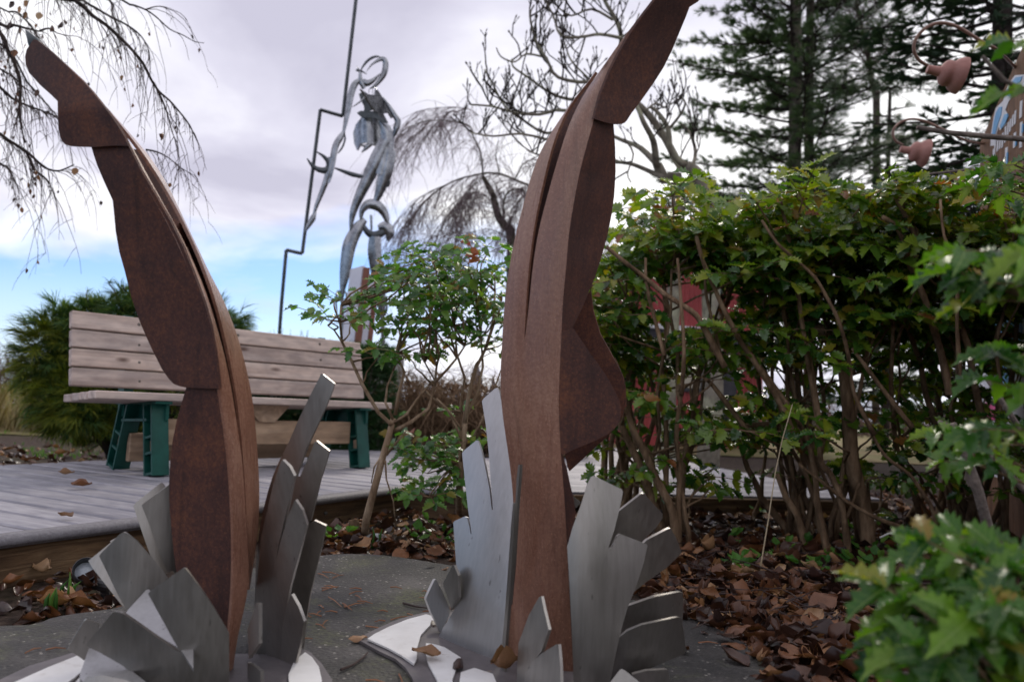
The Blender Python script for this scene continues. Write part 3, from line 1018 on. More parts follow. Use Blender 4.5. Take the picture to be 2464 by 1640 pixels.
def dL0(t): return DL + 0.03 * t
def dL1(t): return DL + 0.03 * t + 0.035
def dL2(t): return DL + 0.03 * t + 0.055
def dL3(t): return DL + 0.03 * t + 0.115


strip_between('inner_strip', L0, L1, dL0, dL1, M['rust_face'], sculL, bulge=0.002, cols=5)
strip_between('outer_strip', L2, L3, dL2, dL3, M['rust_face'], sculL, bulge=0.003, cols=5)
L0s = sorted(L0, key=lambda p: p[1])
yT, yB = L0s[0][1], L0s[-1][1]


def dplateL(off, k=0.034):
    def f(x, y):
        t = min(max((yB - y) / (yB - yT), 0), 1.25)
        return DL + 0.03 * t + off + k * max(lerp_poly(L0s, y) - x, -20) / 100
    return f


shin = [p for p in L0 if zB([(0, 60)])[0][1] < p[1]] + zB([(1118, 62), (950, 66), (925, 150), (900, 240), (880, 340), (868, 450), (862, 560), (865, 680), (875, 800), (885, 900), (897, 990), (915, 1070), (950, 1150), (1000, 1250), (1040, 1400), (1060, 1690)])
thigh = zA([(705, 1461), (680, 1456), (655, 1447), (638, 1430), (610, 1390), (570, 1310), (530, 1220), (495, 1120), (470, 1020), (450, 950), (436, 870), (430, 800), (425, 755), (395, 690), (365, 620), (344, 553), (410, 548), (478, 540), (490, 560), (530, 640), (580, 725), (640, 830), (690, 930), (730, 1030), (770, 1140), (795, 1230), (812, 1330), (825, 1435), (828, 1466), (770, 1464)])
foot = zA([(484, 551), (430, 549), (345, 555), (290, 553), (268, 552), (248, 546), (234, 534), (226, 515), (220, 485), (218, 430), (217, 382), (195, 360), (150, 320), (110, 275), (97, 245), (94, 215), (100, 188), (115, 165), (128, 148), (140, 152), (190, 192), (250, 247), (310, 303), (350, 348), (390, 398), (430, 453), (468, 513)])
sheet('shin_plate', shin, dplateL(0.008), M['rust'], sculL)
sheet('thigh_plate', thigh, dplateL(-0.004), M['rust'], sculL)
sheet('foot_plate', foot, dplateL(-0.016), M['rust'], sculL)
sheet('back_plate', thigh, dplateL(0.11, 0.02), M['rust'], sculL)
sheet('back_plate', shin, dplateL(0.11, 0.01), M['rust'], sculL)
L0i = [(x + 3, y) for x, y in L0[6:-3]]
L3i = [(x - 5, y) for x, y in L3[:-3]]
strip_between('slot_web', L0i, L3i, lambda t: DL + 0.03 * t + 0.15, lambda t: DL + 0.03 * t + 0.17, M['rust'], sculL, cols=3)
L0w = [(x + 4, y) for x, y in L0i if y > 560]
L0d = [(x + 9, y) for x, y in L0i if y > 560]
L3w = [(x - 4, y) for x, y in L3i if y > 480]
L3d = [(x - 12, y) for x, y in L3i if y > 480]
strip_between('inner_wall', L0w, L0d, lambda t: DL + 0.03 * t + 0.022, lambda t: DL + 0.03 * t + 0.15, M['rust'], sculL, cols=3)
strip_between('inner_wall', L3d, L3w, lambda t: DL + 0.03 * t + 0.17, lambda t: DL + 0.03 * t + 0.122, M['rust'], sculL, cols=3)
mbs = MB()
tipa = P(*zA([(128, 160)])[0], DL + 0.13)
tipb = P(*zA([(96, 112)])[0], DL + 0.135)
mbs.tube([tipa + (tipa - tipb) * 0.6, tipa, tipa.lerp(tipb, .55), tipb], [0.012, 0.012, 0.006, 0.001], 10)
mbs.build('toe_spike', M['statue_dark'], sculL, True)

# steel fans round its foot
S = M['steel']
SD = M['steel_dark']
SB = M['steel_bright']
fan_back_R = zB([(1290, 1690), (1295, 1250), (1300, 1100), (1305, 950), (1320, 820), (1340, 700), (1365, 600), (1390, 520), (1425, 438), (1470, 350), (1525, 225), (1580, 110), (1636, 2), (1645, 0), (1706, 48), (1690, 100), (1640, 215), (1570, 360), (1510, 520), (1462, 735), (1455, 752), (1458, 730), (1480, 650), (1530, 520), (1570, 430), (1605, 345), (1614, 340), (1680, 392), (1660, 460), (1632, 545), (1610, 640), (1580, 760), (1550, 878), (1546, 880), (1558, 830), (1590, 755), (1602, 745), (1662, 772), (1640, 880), (1610, 1000), (1580, 1130), (1555, 1280), (1540, 1420), (1500, 1690)])
sheet('steel_fan', fan_back_R, lin(1.55, 690, 1300, -0.05, 0.018, 0.02, 0.002), SD, sculL)
for pts, d_, ax_ in (([(1292, 1690), (1300, 1150), (1333, 820), (1393, 560), (1432, 445), (1440, 436), (1475, 470), (1500, 518), (1470, 660), (1420, 870), (1388, 1048), (1372, 1300), (1362, 1690)], 1.475, -0.09),
                     ([(1352, 1690), (1362, 1300), (1384, 1046), (1430, 850), (1470, 720), (1500, 646), (1506, 641), (1540, 690), (1565, 768), (1530, 900), (1480, 1080), (1442, 1292), (1428, 1690)], 1.455, -0.06),
                     ([(1418, 1690), (1438, 1290), (1460, 1190), (1480, 1126), (1486, 1121), (1520, 1180), (1550, 1260), (1530, 1380), (1500, 1500), (1472, 1690)], 1.435, -0.10)):
    cx_ = zB([(sum(p[0] for p in pts) / len(pts), 0)])[0][0]
    sheet('steel_fan', zB(pts), lin(d_, cx_, 1400, ax_, 0.024, 0.03, 0.002), SD, sculL)
sheet('steel_blade', zB([(1306, 1165), (1320, 1168), (1320, 1372), (1296, 1410), (1268, 1448), (1262, 1300), (1285, 1230)]), lin(1.38, 610, 1500, -0.25), SD, sculL, step=30)
sheet('steel_blade', zB([(1262, 1468), (1300, 1490), (1328, 1512), (1328, 1690), (1258, 1690)]), lin(1.37, 610, 1600, -0.25), S, sculL, step=30)
# left fans
sheet('steel_fan', zB([(905, 1050), (885, 1000), (830, 1022), (780, 960), (740, 850), (700, 732), (680, 672), (690, 655), (815, 556), (826, 552), (838, 560), (880, 700), (910, 900)]), lin(1.60, 370, 1250, 0.03, -0.02, 0.02), S, sculL)
sheet('steel_fan', zB([(920, 1050), (890, 1002), (850, 1000), (800, 880), (760, 762), (722, 668), (735, 655), (862, 562), (890, 560), (940, 900)]), lin(1.545, 390, 1250, 0.03, -0.004, 0.02), S, sculL)
sheet('steel_fan', zB([(700, 1290), (640, 1200), (570, 1112), (500, 1022), (470, 985), (450, 950), (465, 938), (600, 828), (560, 850), (620, 905), (760, 1080), (800, 1200)]), lin(1.50, 280, 1400, 0.02, -0.03, 0.02), S, sculL)
sheet('steel_fan', zB([(720, 1290), (645, 1200), (600, 1120), (505, 925), (515, 912), (612, 812), (628, 805), (642, 809), (700, 850), (780, 938), (855, 1032), (900, 1150), (860, 1260)]), lin(1.46, 330, 1400, 0.02, -0.004, 0.025), S, sculL)
sheet('steel_fan', zB([(1170, 1690), (1168, 1322), (1090, 1190), (1022, 1090), (962, 1010), (945, 989), (930, 990), (765, 1104), (755, 1118), (800, 1200), (860, 1310), (905, 1390), (945, 1428), (890, 1401), (800, 1340), (700, 1270), (630, 1222), (610, 1212), (582, 1210), (572, 1216), (446, 1366), (442, 1380), (520, 1423), (620, 1480), (730, 1568), (850, 1690)]), lin(1.30, 480, 1560, 0.012, 0.006, 0.008, 0.002), S, sculL, step=24)
sheet('steel_fan', zB([(985, 1500), (920, 1400), (760, 1302), (640, 1218), (652, 1200), (745, 1098), (758, 1094), (775, 1110), (800, 1150), (900, 1280), (985, 1400)]), lin(1.36, 370, 1500, 0.0, -0.10, 0.0), SB, sculL)
sheet('steel_fan', zB([(700, 1690), (560, 1690), (405, 1548), (408, 1525), (452, 1398), (465, 1395), (560, 1440), (660, 1500), (760, 1580), (820, 1690)]), lin(1.32, 260, 1600, 0.0, -0.11, 0.0), SB, sculL)
sheet('steel_fan', zB([(420, 1690), (428, 1560), (442, 1540), (520, 1532), (640, 1556), (740, 1600), (800, 1690)]), lin(1.25, 260, 1620, 0.0, -0.03, 0.01), S, sculL)
sheet('steel_blade', zB([(430, 1458), (390, 1430), (345, 1402), (352, 1385), (428, 1258), (440, 1250), (510, 1277), (500, 1300), (470, 1360)]), lin(1.38, 200, 1560, 0.03, 0.005), S, sculL)


def flat_plate(name, pts, z, th, mat, parent):
    bm = bmesh.new()
    vs = [bm.verts.new((p.x, p.y, z)) for p in pts]
    f = bm.faces.new(vs)
    if f.normal.z < 0:
        f.normal_flip()
    bm.normal_update()
    if f.normal.z < 0:
        bmesh.ops.reverse_faces(bm, faces=[f])
    r = bmesh.ops.extrude_face_region(bm, geom=[f])
    for v in r['geom']:
        if isinstance(v, bmesh.types.BMVert):
            v.co.z += th
    bmesh.ops.recalc_face_normals(bm, faces=list(bm.faces))
    me = bpy.data.meshes.new(name)
    bm.to_mesh(me)
    bm.free()
    return put(name, me, mat, parent)


def petal(c, ang, r0, r1, w, n=7):
    """a curved plate petal pointing outwards from c"""
    out = []
    for i in range(n):
        t = i / (n - 1)
        r = r0 + (r1 - r0) * t
        a = ang - w * (1 - t) ** 0.8
        out.append(Vector((c.x + r * math.cos(a), c.y + r * math.sin(a), 0)))
    for i in range(1, n - 1):
        t = 1 - i / (n - 1)
        r = r0 + (r1 - r0) * t
        a = ang + w * (1 - t) ** 0.8
        out.append(Vector((c.x + r * math.cos(a), c.y + r * math.sin(a), 0)))
    a = ang + w
    out.append(Vector((c.x + r0 * math.cos(a), c.y + r0 * math.sin(a), 0)))
    return out


zg, tg_, tw_ = 0.0465, 0.006, 0.004
# left base: grey plate with white petals
cL = baseL
flat_plate('base_plate', [G(x, y, zg) for x, y in zB([(-60, 1600), (150, 1500), (390, 1428), (560, 1420), (800, 1420), (1100, 1440), (1400, 1440), (1520, 1400), (1580, 1430), (1640, 1490), (1690, 1568), (1720, 1690), (-60, 1690)])], zg, tg_, M['grey_plate'], sculL)
zw = zg + tg_ + 0.002
flat_plate('white_petal', [G(x, y, zw) for x, y in zB([(60, 1585), (250, 1500), (395, 1442), (430, 1455), (440, 1500), (380, 1555), (250, 1640), (60, 1690)])], zw, tw_, M['white_plate'], sculL)
flat_plate('white_petal', [G(x, y, zw) for x, y in zB([(1500, 1470), (1555, 1425), (1590, 1450), (1625, 1500), (1640, 1568), (1640, 1680), (1480, 1690), (1470, 1540)])], zw, tw_, M['white_plate'], sculL)
flat_plate('white_petal', [G(x, y, zw) for x, y in zB([(400, 1560), (560, 1540), (700, 1600), (800, 1690), (300, 1690)])], zw, tw_, M['white_plate'], sculL)

# ------------------------------------------------------------------ right rusted leg sculpture
DR = 1.52
baseR = G(1290, 1668, 0.045)
sculR = empty('leg_sculpture', baseR, 'taller rusted leg sculpture leaning right, split by a long slot, beside the hedge', 'sculpture')
OUT_ = zD([(430, 1690), (432, 1568), (440, 1300), (452, 1100), (468, 900), (468, 700), (452, 540), (434, 420), (416, 300), (404, 180), (403, 90)]) + \
    zE([(182, 1568), (186, 1480), (190, 1400), (200, 1250), (215, 1140), (235, 1030), (255, 940), (280, 850), (300, 770), (325, 690), (350, 630), (380, 575), (410, 530), (440, 490), (480, 425), (520, 372), (560, 332), (605, 285)])
SLL = zE([(282, 1412), (286, 1330), (290, 1250), (300, 1120), (315, 1000), (335, 880), (360, 770), (385, 660), (415, 560), (450, 480), (490, 410), (530, 365), (570, 325), (607, 286)])
SLR = zE([(284, 1412), (300, 1300), (310, 1180), (322, 1080), (340, 970), (365, 870), (390, 780), (415, 690), (440, 610), (465, 530), (500, 450), (545, 370), (590, 310), (640, 240), (690, 165), (750, 90), (822, 0), (880, -80), (930, -150)])
RDG = zD([(765, 1690), (760, 1568), (750, 1450), (742, 1300), (735, 1150), (727, 1000), (720, 850), (712, 700), (700, 560), (690, 420), (684, 300), (685, 150), (688, 60)]) + \
    zE([(430, 1568), (434, 1480), (437, 1400), (443, 1250), (458, 1120), (465, 1000), (480, 900), (495, 820), (510, 730), (535, 640), (560, 550), (575, 495), (600, 400), (640, 300), (680, 220), (720, 150), (772, 75), (830, 0), (890, -80), (940, -150)])
ys_slot = SLL[0][1]
RDGs = sorted(RDG, key=lambda p: p[1])
yRT, yRB = RDGs[0][1], RDGs[-1][1]


def tR(y): return min(max((yRB - y) / (yRB - yRT), 0), 1)
def dRidge(y): return DR + 0.05 * tR(y)


def by_y(poly, fn):
    """distance along a polyline given as a function of its own height"""
    L = [0]
    for a, b in zip(poly, poly[1:]):
        L.append(L[-1] + math.hypot(b[0] - a[0], b[1] - a[1]))
    def g(t):
        s = L[-1] * t
        for k in range(len(L) - 1):
            if s <= L[k + 1] + 1e-6:
                q = (s - L[k]) / max(L[k + 1] - L[k], 1e-6)
                return fn(poly[k][1] + (poly[k + 1][1] - poly[k][1]) * q)
        return fn(poly[-1][1])
    return g


def smooth_rows(poly, ys_):
    xs_ = [lerp_poly(poly, y) for y in ys_]
    for _ in range(3):
        xs_ = [xs_[0]] + [(xs_[i - 1] + 2 * xs_[i] + xs_[i + 1]) / 4 for i in range(1, len(xs_) - 1)] + [xs_[-1]]
    return xs_


up_out = [(lerp_poly(OUT_, ys_slot), ys_slot)] + [p for p in OUT_ if p[1] < ys_slot]
up_rdg = [(lerp_poly(RDG, ys_slot), ys_slot)] + [p for p in RDG if p[1] < ys_slot]
RN = 84
ysr = [yRB + (yRT - yRB) * i / (RN - 1) for i in range(RN)]
yTop = OUT_[-1][1]
xo, xr_ = smooth_rows(OUT_, ysr), smooth_rows(RDG, ysr)
xsl, xsr = smooth_rows(SLL, ysr), smooth_rows(SLR, ysr)
f_, rowsL, rowsR, front, faces = .37, [], [], [], []


def face_pt(i, x):
    y = ysr[i]
    s_ = (x - xo[i]) / max(xr_[i] - xo[i], 1) if y > yTop else 1 - (xr_[i] - x) / 110
    s_ = min(max(s_, 0), 1)
    q = P(x, y, dRidge(y) + .07 * (1 - s_))
    return q + (CP - q).normalized() * .022 * math.sin(math.pi * s_)


for i, y in enumerate(ysr):
    cut = y < ys_slot
    cx_ = xo[i] + f_ * (xr_[i] - xo[i])
    a_, b_ = (min(xsl[i], xr_[i] - 2), min(max(xsr[i], xsl[i] + .6), xr_[i] - 1)) if cut else (cx_, cx_)
    blend = min(1.0, (ys_slot - y) / 60) if cut else 0
    if not cut:                      # the sheet is whole below the slot; its mid column leads to the slot end
        t_ = min(1.0, max(0.0, (y - ys_slot) / 200))
        a_ = b_ = SLL[0][0] * (1 - t_) + cx_ * t_
    L_, R_ = [], []
    if y > yTop - 2:
        for j in range(7):
            L_.append(len(front))
            front.append(face_pt(i, xo[i] + (a_ - xo[i]) * j / 6))
    for j in range(9):
        if j == 0 and not cut and L_:
            R_.append(L_[-1])
            continue
        R_.append(len(front))
        front.append(face_pt(i, b_ + (xr_[i] - b_) * j / 8))
    rowsL.append(L_)
    rowsR.append(R_)
for rows_ in (rowsL, rowsR):
    for i in range(RN - 1):
        A_, B_ = rows_[i], rows_[i + 1]
        if len(A_) == len(B_) and A_:
            for j in range(len(A_) - 1):
                faces.append((A_[j], A_[j + 1], B_[j + 1], B_[j]))
edge = set()
for f in faces:
    for q in range(4):
        edge.add((f[q], f[(q + 1) % 4]))
rimE = [(i, j) for (i, j) in edge if (j, i) not in edge]
vn = [Vector() for _ in front]
for f in faces:
    n_ = (front[f[1]] - front[f[0]]).cross(front[f[3]] - front[f[0]])
    for i in f:
        vn[i] += n_
back = []
for q, n_ in zip(front, vn):
    n_ = n_.normalized() if n_.length > 1e-12 else (CP - q).normalized()
    if n_.dot(CP - q) < 0:
        n_ = -n_
    back.append(q - n_ * .006)
plate_mesh('front_face', front, back, faces, rimE, M['rust_face'], sculR)


def dsideR(off, k=0.085):
    def f(x, y):
        return dRidge(y) + off + k * max(x - lerp_poly(RDGs, y), -10) / 100
    return f


seg = lambda y0, y1: [p for p in RDG if y1 < p[1] < y0]
yy = zE([(0, 500)])[0][1]
toe = [(RDG[-9][0], RDG[-9][1])] + seg(yy, -400)[0:] + zE([(1010, -160), (1100, -110), (1030, 0), (975, 25), (960, 70), (935, 130), (900, 215), (865, 285), (820, 355), (770, 425), (730, 477), (712, 506), (702, 516), (688, 521), (660, 522), (620, 512), (574, 498)])
toe = zE([(574, 498)]) + seg(zE([(0, 494)])[0][1], -400) + zE([(1010, -160), (1090, -100), (1010, 8), (975, 30), (960, 70), (935, 130), (900, 215), (865, 285), (820, 355), (770, 425), (730, 477), (712, 506), (702, 516), (688, 521), (660, 522), (620, 513)])
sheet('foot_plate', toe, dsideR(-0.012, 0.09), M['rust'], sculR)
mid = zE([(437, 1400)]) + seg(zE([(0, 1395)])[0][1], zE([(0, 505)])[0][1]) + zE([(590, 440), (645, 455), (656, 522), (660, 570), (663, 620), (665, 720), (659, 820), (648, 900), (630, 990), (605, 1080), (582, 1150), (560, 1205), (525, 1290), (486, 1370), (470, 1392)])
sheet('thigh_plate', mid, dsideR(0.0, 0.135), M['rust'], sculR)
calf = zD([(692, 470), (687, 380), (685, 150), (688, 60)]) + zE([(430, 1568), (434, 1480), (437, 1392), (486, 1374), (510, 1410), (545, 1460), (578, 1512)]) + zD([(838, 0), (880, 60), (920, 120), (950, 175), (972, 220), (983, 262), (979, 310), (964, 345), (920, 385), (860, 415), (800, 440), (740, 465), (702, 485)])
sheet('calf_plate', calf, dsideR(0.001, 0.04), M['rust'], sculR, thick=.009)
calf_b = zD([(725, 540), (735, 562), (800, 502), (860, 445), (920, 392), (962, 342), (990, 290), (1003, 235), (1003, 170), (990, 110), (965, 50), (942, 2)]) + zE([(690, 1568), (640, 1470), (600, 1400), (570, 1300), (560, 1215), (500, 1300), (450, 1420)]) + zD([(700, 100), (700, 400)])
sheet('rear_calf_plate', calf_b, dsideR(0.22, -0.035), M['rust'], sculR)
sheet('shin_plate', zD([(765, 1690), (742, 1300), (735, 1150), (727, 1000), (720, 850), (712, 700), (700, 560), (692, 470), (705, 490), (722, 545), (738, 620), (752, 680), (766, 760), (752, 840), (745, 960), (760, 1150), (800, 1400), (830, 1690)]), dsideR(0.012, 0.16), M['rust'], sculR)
strip_between('slot_web', [(x + 6, y + 3) for x, y in up_out[:-1]], [(x - 4, y + 4) for x, y in up_rdg[:-6]], by_y(up_out[:-1], lambda y: dRidge(y) + 0.10), by_y(up_rdg[:-6], lambda y: dRidge(y) + 0.07), M['rust'], sculR, cols=3)

sheet('steel_fan', zD([(400, 1690), (300, 1640), (245, 1560), (90, 1392), (130, 1312), (175, 1240), (203, 1175), (205, 1080), (195, 1020), (186, 900), (180, 806), (188, 798), (236, 777), (246, 782), (258, 830), (263, 862), (267, 862), (262, 820), (250, 740), (235, 600), (222, 476), (232, 462), (288, 416), (298, 415), (312, 455), (330, 530), (352, 640), (364, 746), (369, 746), (366, 690), (358, 600), (350, 480), (335, 340), (317, 228), (325, 215), (378, 168), (390, 163), (398, 175), (415, 250), (440, 370), (460, 500), (476, 640), (471, 760), (457, 900), (446, 1050), (431, 1200), (416, 1350)]), lin(1.60, 1230, 1400, -0.05, -0.03, 0.02, 0.002), M['steel_bright'], sculR, step=24)
sheet('steel_fan', zD([(405, 1690), (412, 1400), (425, 1250), (440, 1050), (455, 830), (465, 715), (473, 712), (472, 760), (466, 900), (452, 1100), (436, 1300), (425, 1450), (420, 1690)]), lin(1.50, 1215, 1400, -0.2), S, sculR, step=30)
sheet('steel_blade', zD([(478, 690), (482, 600), (490, 532), (498, 530), (494, 600), (486, 700), (480, 800), (468, 1000), (450, 1200), (462, 950)]), lin(1.53, 1240, 1200, -0.2), S, sculR, step=30)
sheet('steel_blade', zD([(120, 1332), (98, 1280), (75, 1238), (50, 1172), (56, 1155), (90, 1082), (98, 1077), (130, 1140), (170, 1230)]), lin(1.66, 1050, 1440, 0.10, 0.0), SB, sculR, step=24)
sheet('steel_blade', zD([(170, 1225), (150, 1160), (130, 1097), (138, 1080), (176, 1012), (184, 1012), (203, 1060), (206, 1165)]), lin(1.70, 1080, 1400, -0.15, 0.0), S, sculR, step=24)
sheet('steel_fan', zD([(755, 1690), (755, 1568), (745, 1300), (735, 1100), (724, 922), (750, 830), (790, 720), (822, 620), (838, 588), (850, 583), (985, 648), (991, 660), (980, 720), (950, 840), (920, 930), (876, 1066), (872, 1066), (900, 985), (940, 925), (965, 870), (977, 860), (1104, 910), (1108, 920), (1090, 1000), (1050, 1120), (1010, 1220), (980, 1330), (955, 1440), (930, 1568), (920, 1690)]), lin(1.43, 1440, 1500, 0.02, -0.004, 0.03, 0.003), S, sculR, step=22)
sheet('steel_fan', zD([(900, 1000), (930, 870), (960, 765), (975, 750), (1078, 670), (1090, 668), (1100, 678), (1180, 765), (1180, 785), (1150, 830), (1090, 890), (1000, 1050), (940, 1150)]), lin(1.60, 1500, 1300, 0.03, 0.02, 0.02), SD, sculR)
sheet('steel_fan', zD([(940, 1250), (1010, 1060), (1050, 960), (1090, 905), (1105, 890), (1208, 836), (1218, 834), (1245, 880), (1270, 945), (1268, 955), (1200, 1022), (1100, 1092), (1010, 1165)]), lin(1.53, 1540, 1340, 0.03, 0.02, 0.02), SD, sculR)
sheet('steel_fan', zD([(930, 1420), (965, 1290), (1000, 1210), (1140, 1162), (1262, 1138), (1276, 1142), (1278, 1200), (1275, 1300), (1100, 1380), (1000, 1480)]), lin(1.50, 1540, 1450, 0.03, 0.03, 0.02), SD, sculR)
sheet('steel_fan', zD([(925, 1600), (935, 1500), (960, 1366), (1010, 1325), (1080, 1296), (1255, 1258), (1268, 1262), (1282, 1330), (1292, 1415), (1286, 1432), (1100, 1512), (1000, 1560)]), lin(1.45, 1540, 1540, 0.02, 0.02, 0.03), S, sculR)
sheet('steel_fan', zD([(1040, 1690), (1035, 1532), (1100, 1515), (1195, 1508), (1205, 1512), (1225, 1600), (1225, 1690)]), lin(1.44, 1560, 1640, 0.02, 0.02, 0.02), SD, sculR)
sheet('steel_fan', zD([(925, 1690), (930, 1568), (975, 1510), (985, 1505), (1000, 1512), (1080, 1575), (1110, 1690)]), lin(1.38, 1520, 1640, 0.0, -0.03), S, sculR)
sheet('steel_blade', zD([(736, 690), (745, 680), (762, 690), (790, 712), (765, 740)]), lin(1.60, 1380, 1200), S, sculR)
sheet('steel_blade', zD([(480, 1690), (485, 1500), (492, 1380), (540, 1250), (590, 1162), (600, 1158), (612, 1220), (636, 1318), (602, 1420), (568, 1466), (540, 1500), (520, 1690)]), lin(1.42, 1290, 1500, -0.12, -0.02), SD, sculR)
sheet('steel_blade', zD([(515, 1690), (530, 1520), (560, 1470), (600, 1432), (672, 1388), (682, 1388), (690, 1480), (697, 1690)]), lin(1.38, 1310, 1600, -0.10, -0.02), SD, sculR)

flat_plate('base_plate', [G(x, y, zg) for x, y in zK([(1130, 440), (900, 495), (700, 560), (420, 690), (215, 800), (500, 960), (740, 1075), (870, 1190), (960, 1330), (1020, 1500), (2600, 1700), (4300, 1700), (4400, 1300), (3500, 900), (2600, 560), (1500, 430)])], zg, tg_, M['grey_plate'], sculR)
flat_plate('white_petal', [G(x, y, zw) for x, y in zK([(1150, 452), (900, 520), (650, 620), (450, 720), (360, 785), (640, 910), (820, 1010), (985, 1125), (1025, 1060), (1030, 900), (1080, 730), (1260, 540), (1220, 470)])], zw, tw_, M['white_plate'], sculR)
flat_plate('white_petal', [G(x, y, zw) for x, y in zK([(1150, 845), (1140, 960), (1180, 1120), (1300, 1346), (1330, 1500), (1550, 1500), (1500, 1346), (1560, 1180), (1620, 1040), (1400, 900), (1250, 855)])], zw, tw_, M['white_plate'], sculR)
flat_plate('white_petal', [G(x, y, zw) for x, y in zK([(1620, 1240), (1800, 1180), (2050, 1260), (2150, 1500), (1580, 1500)])], zw, tw_, M['white_plate'], sculR)

# ------------------------------------------------------------------ bench
bA = Vector((-2.24, 3.92, DZ))              # left end of the backrest line
bX = Vector((0.655, 0.756, 0)).normalized()
bY = Vector((-bX.y, bX.x, 0))
BF = Matrix((bX, bY, Vector((0, 0, 1)))).transposed().to_4x4()
BF.translation = bA - bY * 0.40
bench = empty('park_bench', BF.translation + bX * .9 + bY * .2, 'weathered wood slat bench with dark green moulded legs on the grey deck', 'bench')
BL_ = 1.86


def bslat(name, x0, x1, y, z, w, t, tilt, mat):
    me = bevbox(x1 - x0, w, t, 0.004, name=name)
    mm = BF @ Matrix.Translation(((x0 + x1) / 2, y, z)) @ Matrix.Rotation(tilt, 4, 'X')
    return put(name, me, mat, bench, mm)


TILT = rad(12)
for k in range(4):
    zc_ = 0.475 + 0.098 * k
    yc = 0.385 + math.tan(TILT) * (zc_ - 0.44)
    o = bslat('back_slat', 0.0, BL_, yc, zc_, 0.091, 0.038, rad(90) - TILT, M['bench_wood'])
    for xs_ in (0.34, BL_ - 0.34, 0.93):
        sc = MB()
        fr = BF @ Matrix.Translation((xs_, yc, zc_ + rng.uniform(-.01, .01))) @ Matrix.Rotation(rad(90) - TILT, 4, 'X') @ Matrix.Translation((0, 0, 0.0192))
        sc.lathe([(0, .0025), (.007, .002), (.009, -.001)], fr, 8)
        sc.build('screw_head', M['screw'], o)
for k in range(4):
    bslat('seat_slat', -0.03, BL_ - .08, 0.02 + 0.1 * k, 0.392 - 0.008 * k, 0.091, 0.038, rad(-3), M['bench_wood'])
bslat('stretcher', 0.35, BL_ - 0.33, 0.085, 0.215, 0.038, 0.135, 0, M['bench_wood_raw'])
bslat('stretcher', 0.30, BL_ - 0.33, 0.35, 0.12, 0.038, 0.15, 0, M['bench_wood_raw'])
mb = MB()
prism = [(-.14, 0.37), (.14, 0.37), (.05, 0.275), (-.05, 0.275)]
for s, yb in ((0, .05), (1, .09)):
    mb.v += [tuple(BF @ Vector((0.93 + q[0], yb, q[1]))) for q in prism]
mb.f += [(3, 2, 1, 0), (4, 5, 6, 7)] + [(k, (k + 1) % 4, 4 + (k + 1) % 4, 4 + k) for k in range(4)]
mb.build('centre_brace', M['bench_wood_raw'], bench)


def leg_bar(mb, y0, z0, y1, z1, w, xw, x):
    d = Vector((0, y1 - y0, z1 - z0))
    n = Vector((0, -d.z, d.y)).normalized() * (w / 2)
    a, b = Vector((x, y0, z0)), Vector((x, y1, z1))
    ex_ = Vector((xw / 2, 0, 0))
    vs = [a - n - ex_, a - n + ex_, a + n + ex_, a + n - ex_, b - n - ex_, b - n + ex_, b + n + ex_, b + n - ex_]
    mb.add([BF @ v for v in vs], [(0, 3, 2, 1), (4, 5, 6, 7), (0, 1, 5, 4), (1, 2, 6, 5), (2, 3, 7, 6), (3, 0, 4, 7)])


for x in (0.30, BL_ - 0.29):
    for (ya, za, yb, zb) in ((0.00, 0.0, 0.075, 0.36), (0.46, 0.0, 0.35, 0.36)):
        mb = MB()
        # a moulded channel: web and two flanges, crossed by ribs
        leg_bar(mb, ya, za, yb, zb, 0.085, 0.016, x + 0.03)
        dy, dz = yb - ya, zb - za
        nl = math.hypot(dy, dz)
        ny, nz = -dz / nl * 0.042, dy / nl * 0.042
        leg_bar(mb, ya + ny, za + nz, yb + ny, zb + nz, 0.012, 0.085, x)
        leg_bar(mb, ya - ny, za - nz, yb - ny, zb - nz, 0.012, 0.085, x)
        for t in (0.02, 0.30, 0.52, 0.98):
            yc, zc_ = ya + dy * t, za + dz * t
            leg_bar(mb, yc + ny * .96, zc_ + nz * .96 + .006, yc - ny * .96, zc_ - nz * .96 + .006, 0.012, 0.08, x)
        leg = mb.build('leg', M['green_plastic'], bench)
        w_ = MB()
        leg_bar(w_, ya + dy * .335, za + dz * .335, ya + dy * .49, za + dz * .49, 0.06, 0.03, x)
        w_.build('wood_insert', M['bench_wood_raw'], leg)
    mb = MB()
    leg_bar(mb, 0.0, 0.325, 0.43, 0.305, 0.095, 0.016, x + 0.03)
    leg_bar(mb, -0.02, 0.366, 0.44, 0.348, 0.012, 0.085, x)
    leg_bar(mb, 0.07, 0.276, 0.36, 0.262, 0.012, 0.085, x)
    mb.build('cross_frame', M['green_plastic'], bench)
    mb = MB()
    leg_bar(mb, 0.41, 0.28, 0.52, 0.82, 0.07, 0.05, x)
    mb.build('back_support', M['green_plastic'], bench)

# ------------------------------------------------------------------ ground spotlight by the deck
sp = G(218, 1425, 0.0)
sp = Vector((sp.x, sp.y, 0))
lampo = empty('ground_spotlight', sp, 'small black round spotlight with a pale lens in leaves beside the deck', 'spotlight')
axis = (CP + Vector((0.1, 0, .65)) - (sp + Vector((0, 0, .12)))).normalized()
rot = axis.to_track_quat('Z', 'Y').to_matrix().to_4x4()
ctr = P(205, 1374, (sp - CP).dot(FW) - .02)
rot.translation = ctr
mb = MB()
mb.lathe([(0, -.06), (.022, -.06), (.029, -.04), (.031, -.015), (.033, .026), (.031, .028), (.0285, .026), (.0265, -.006), (0, -.006)], rot, 28)
hs = mb.build('housing', M['black_metal'], lampo, True)
sharpen(hs.data)
mb = MB()
mb.lathe([(.0255, -.004), (.02, -.002), (.01, 0), (0, .0005)], rot, 28)
mb.build('lens', M['lamp_lens'], lampo, True)
mb = MB()
kn = ctr + Vector((.045, -.01, -.03))
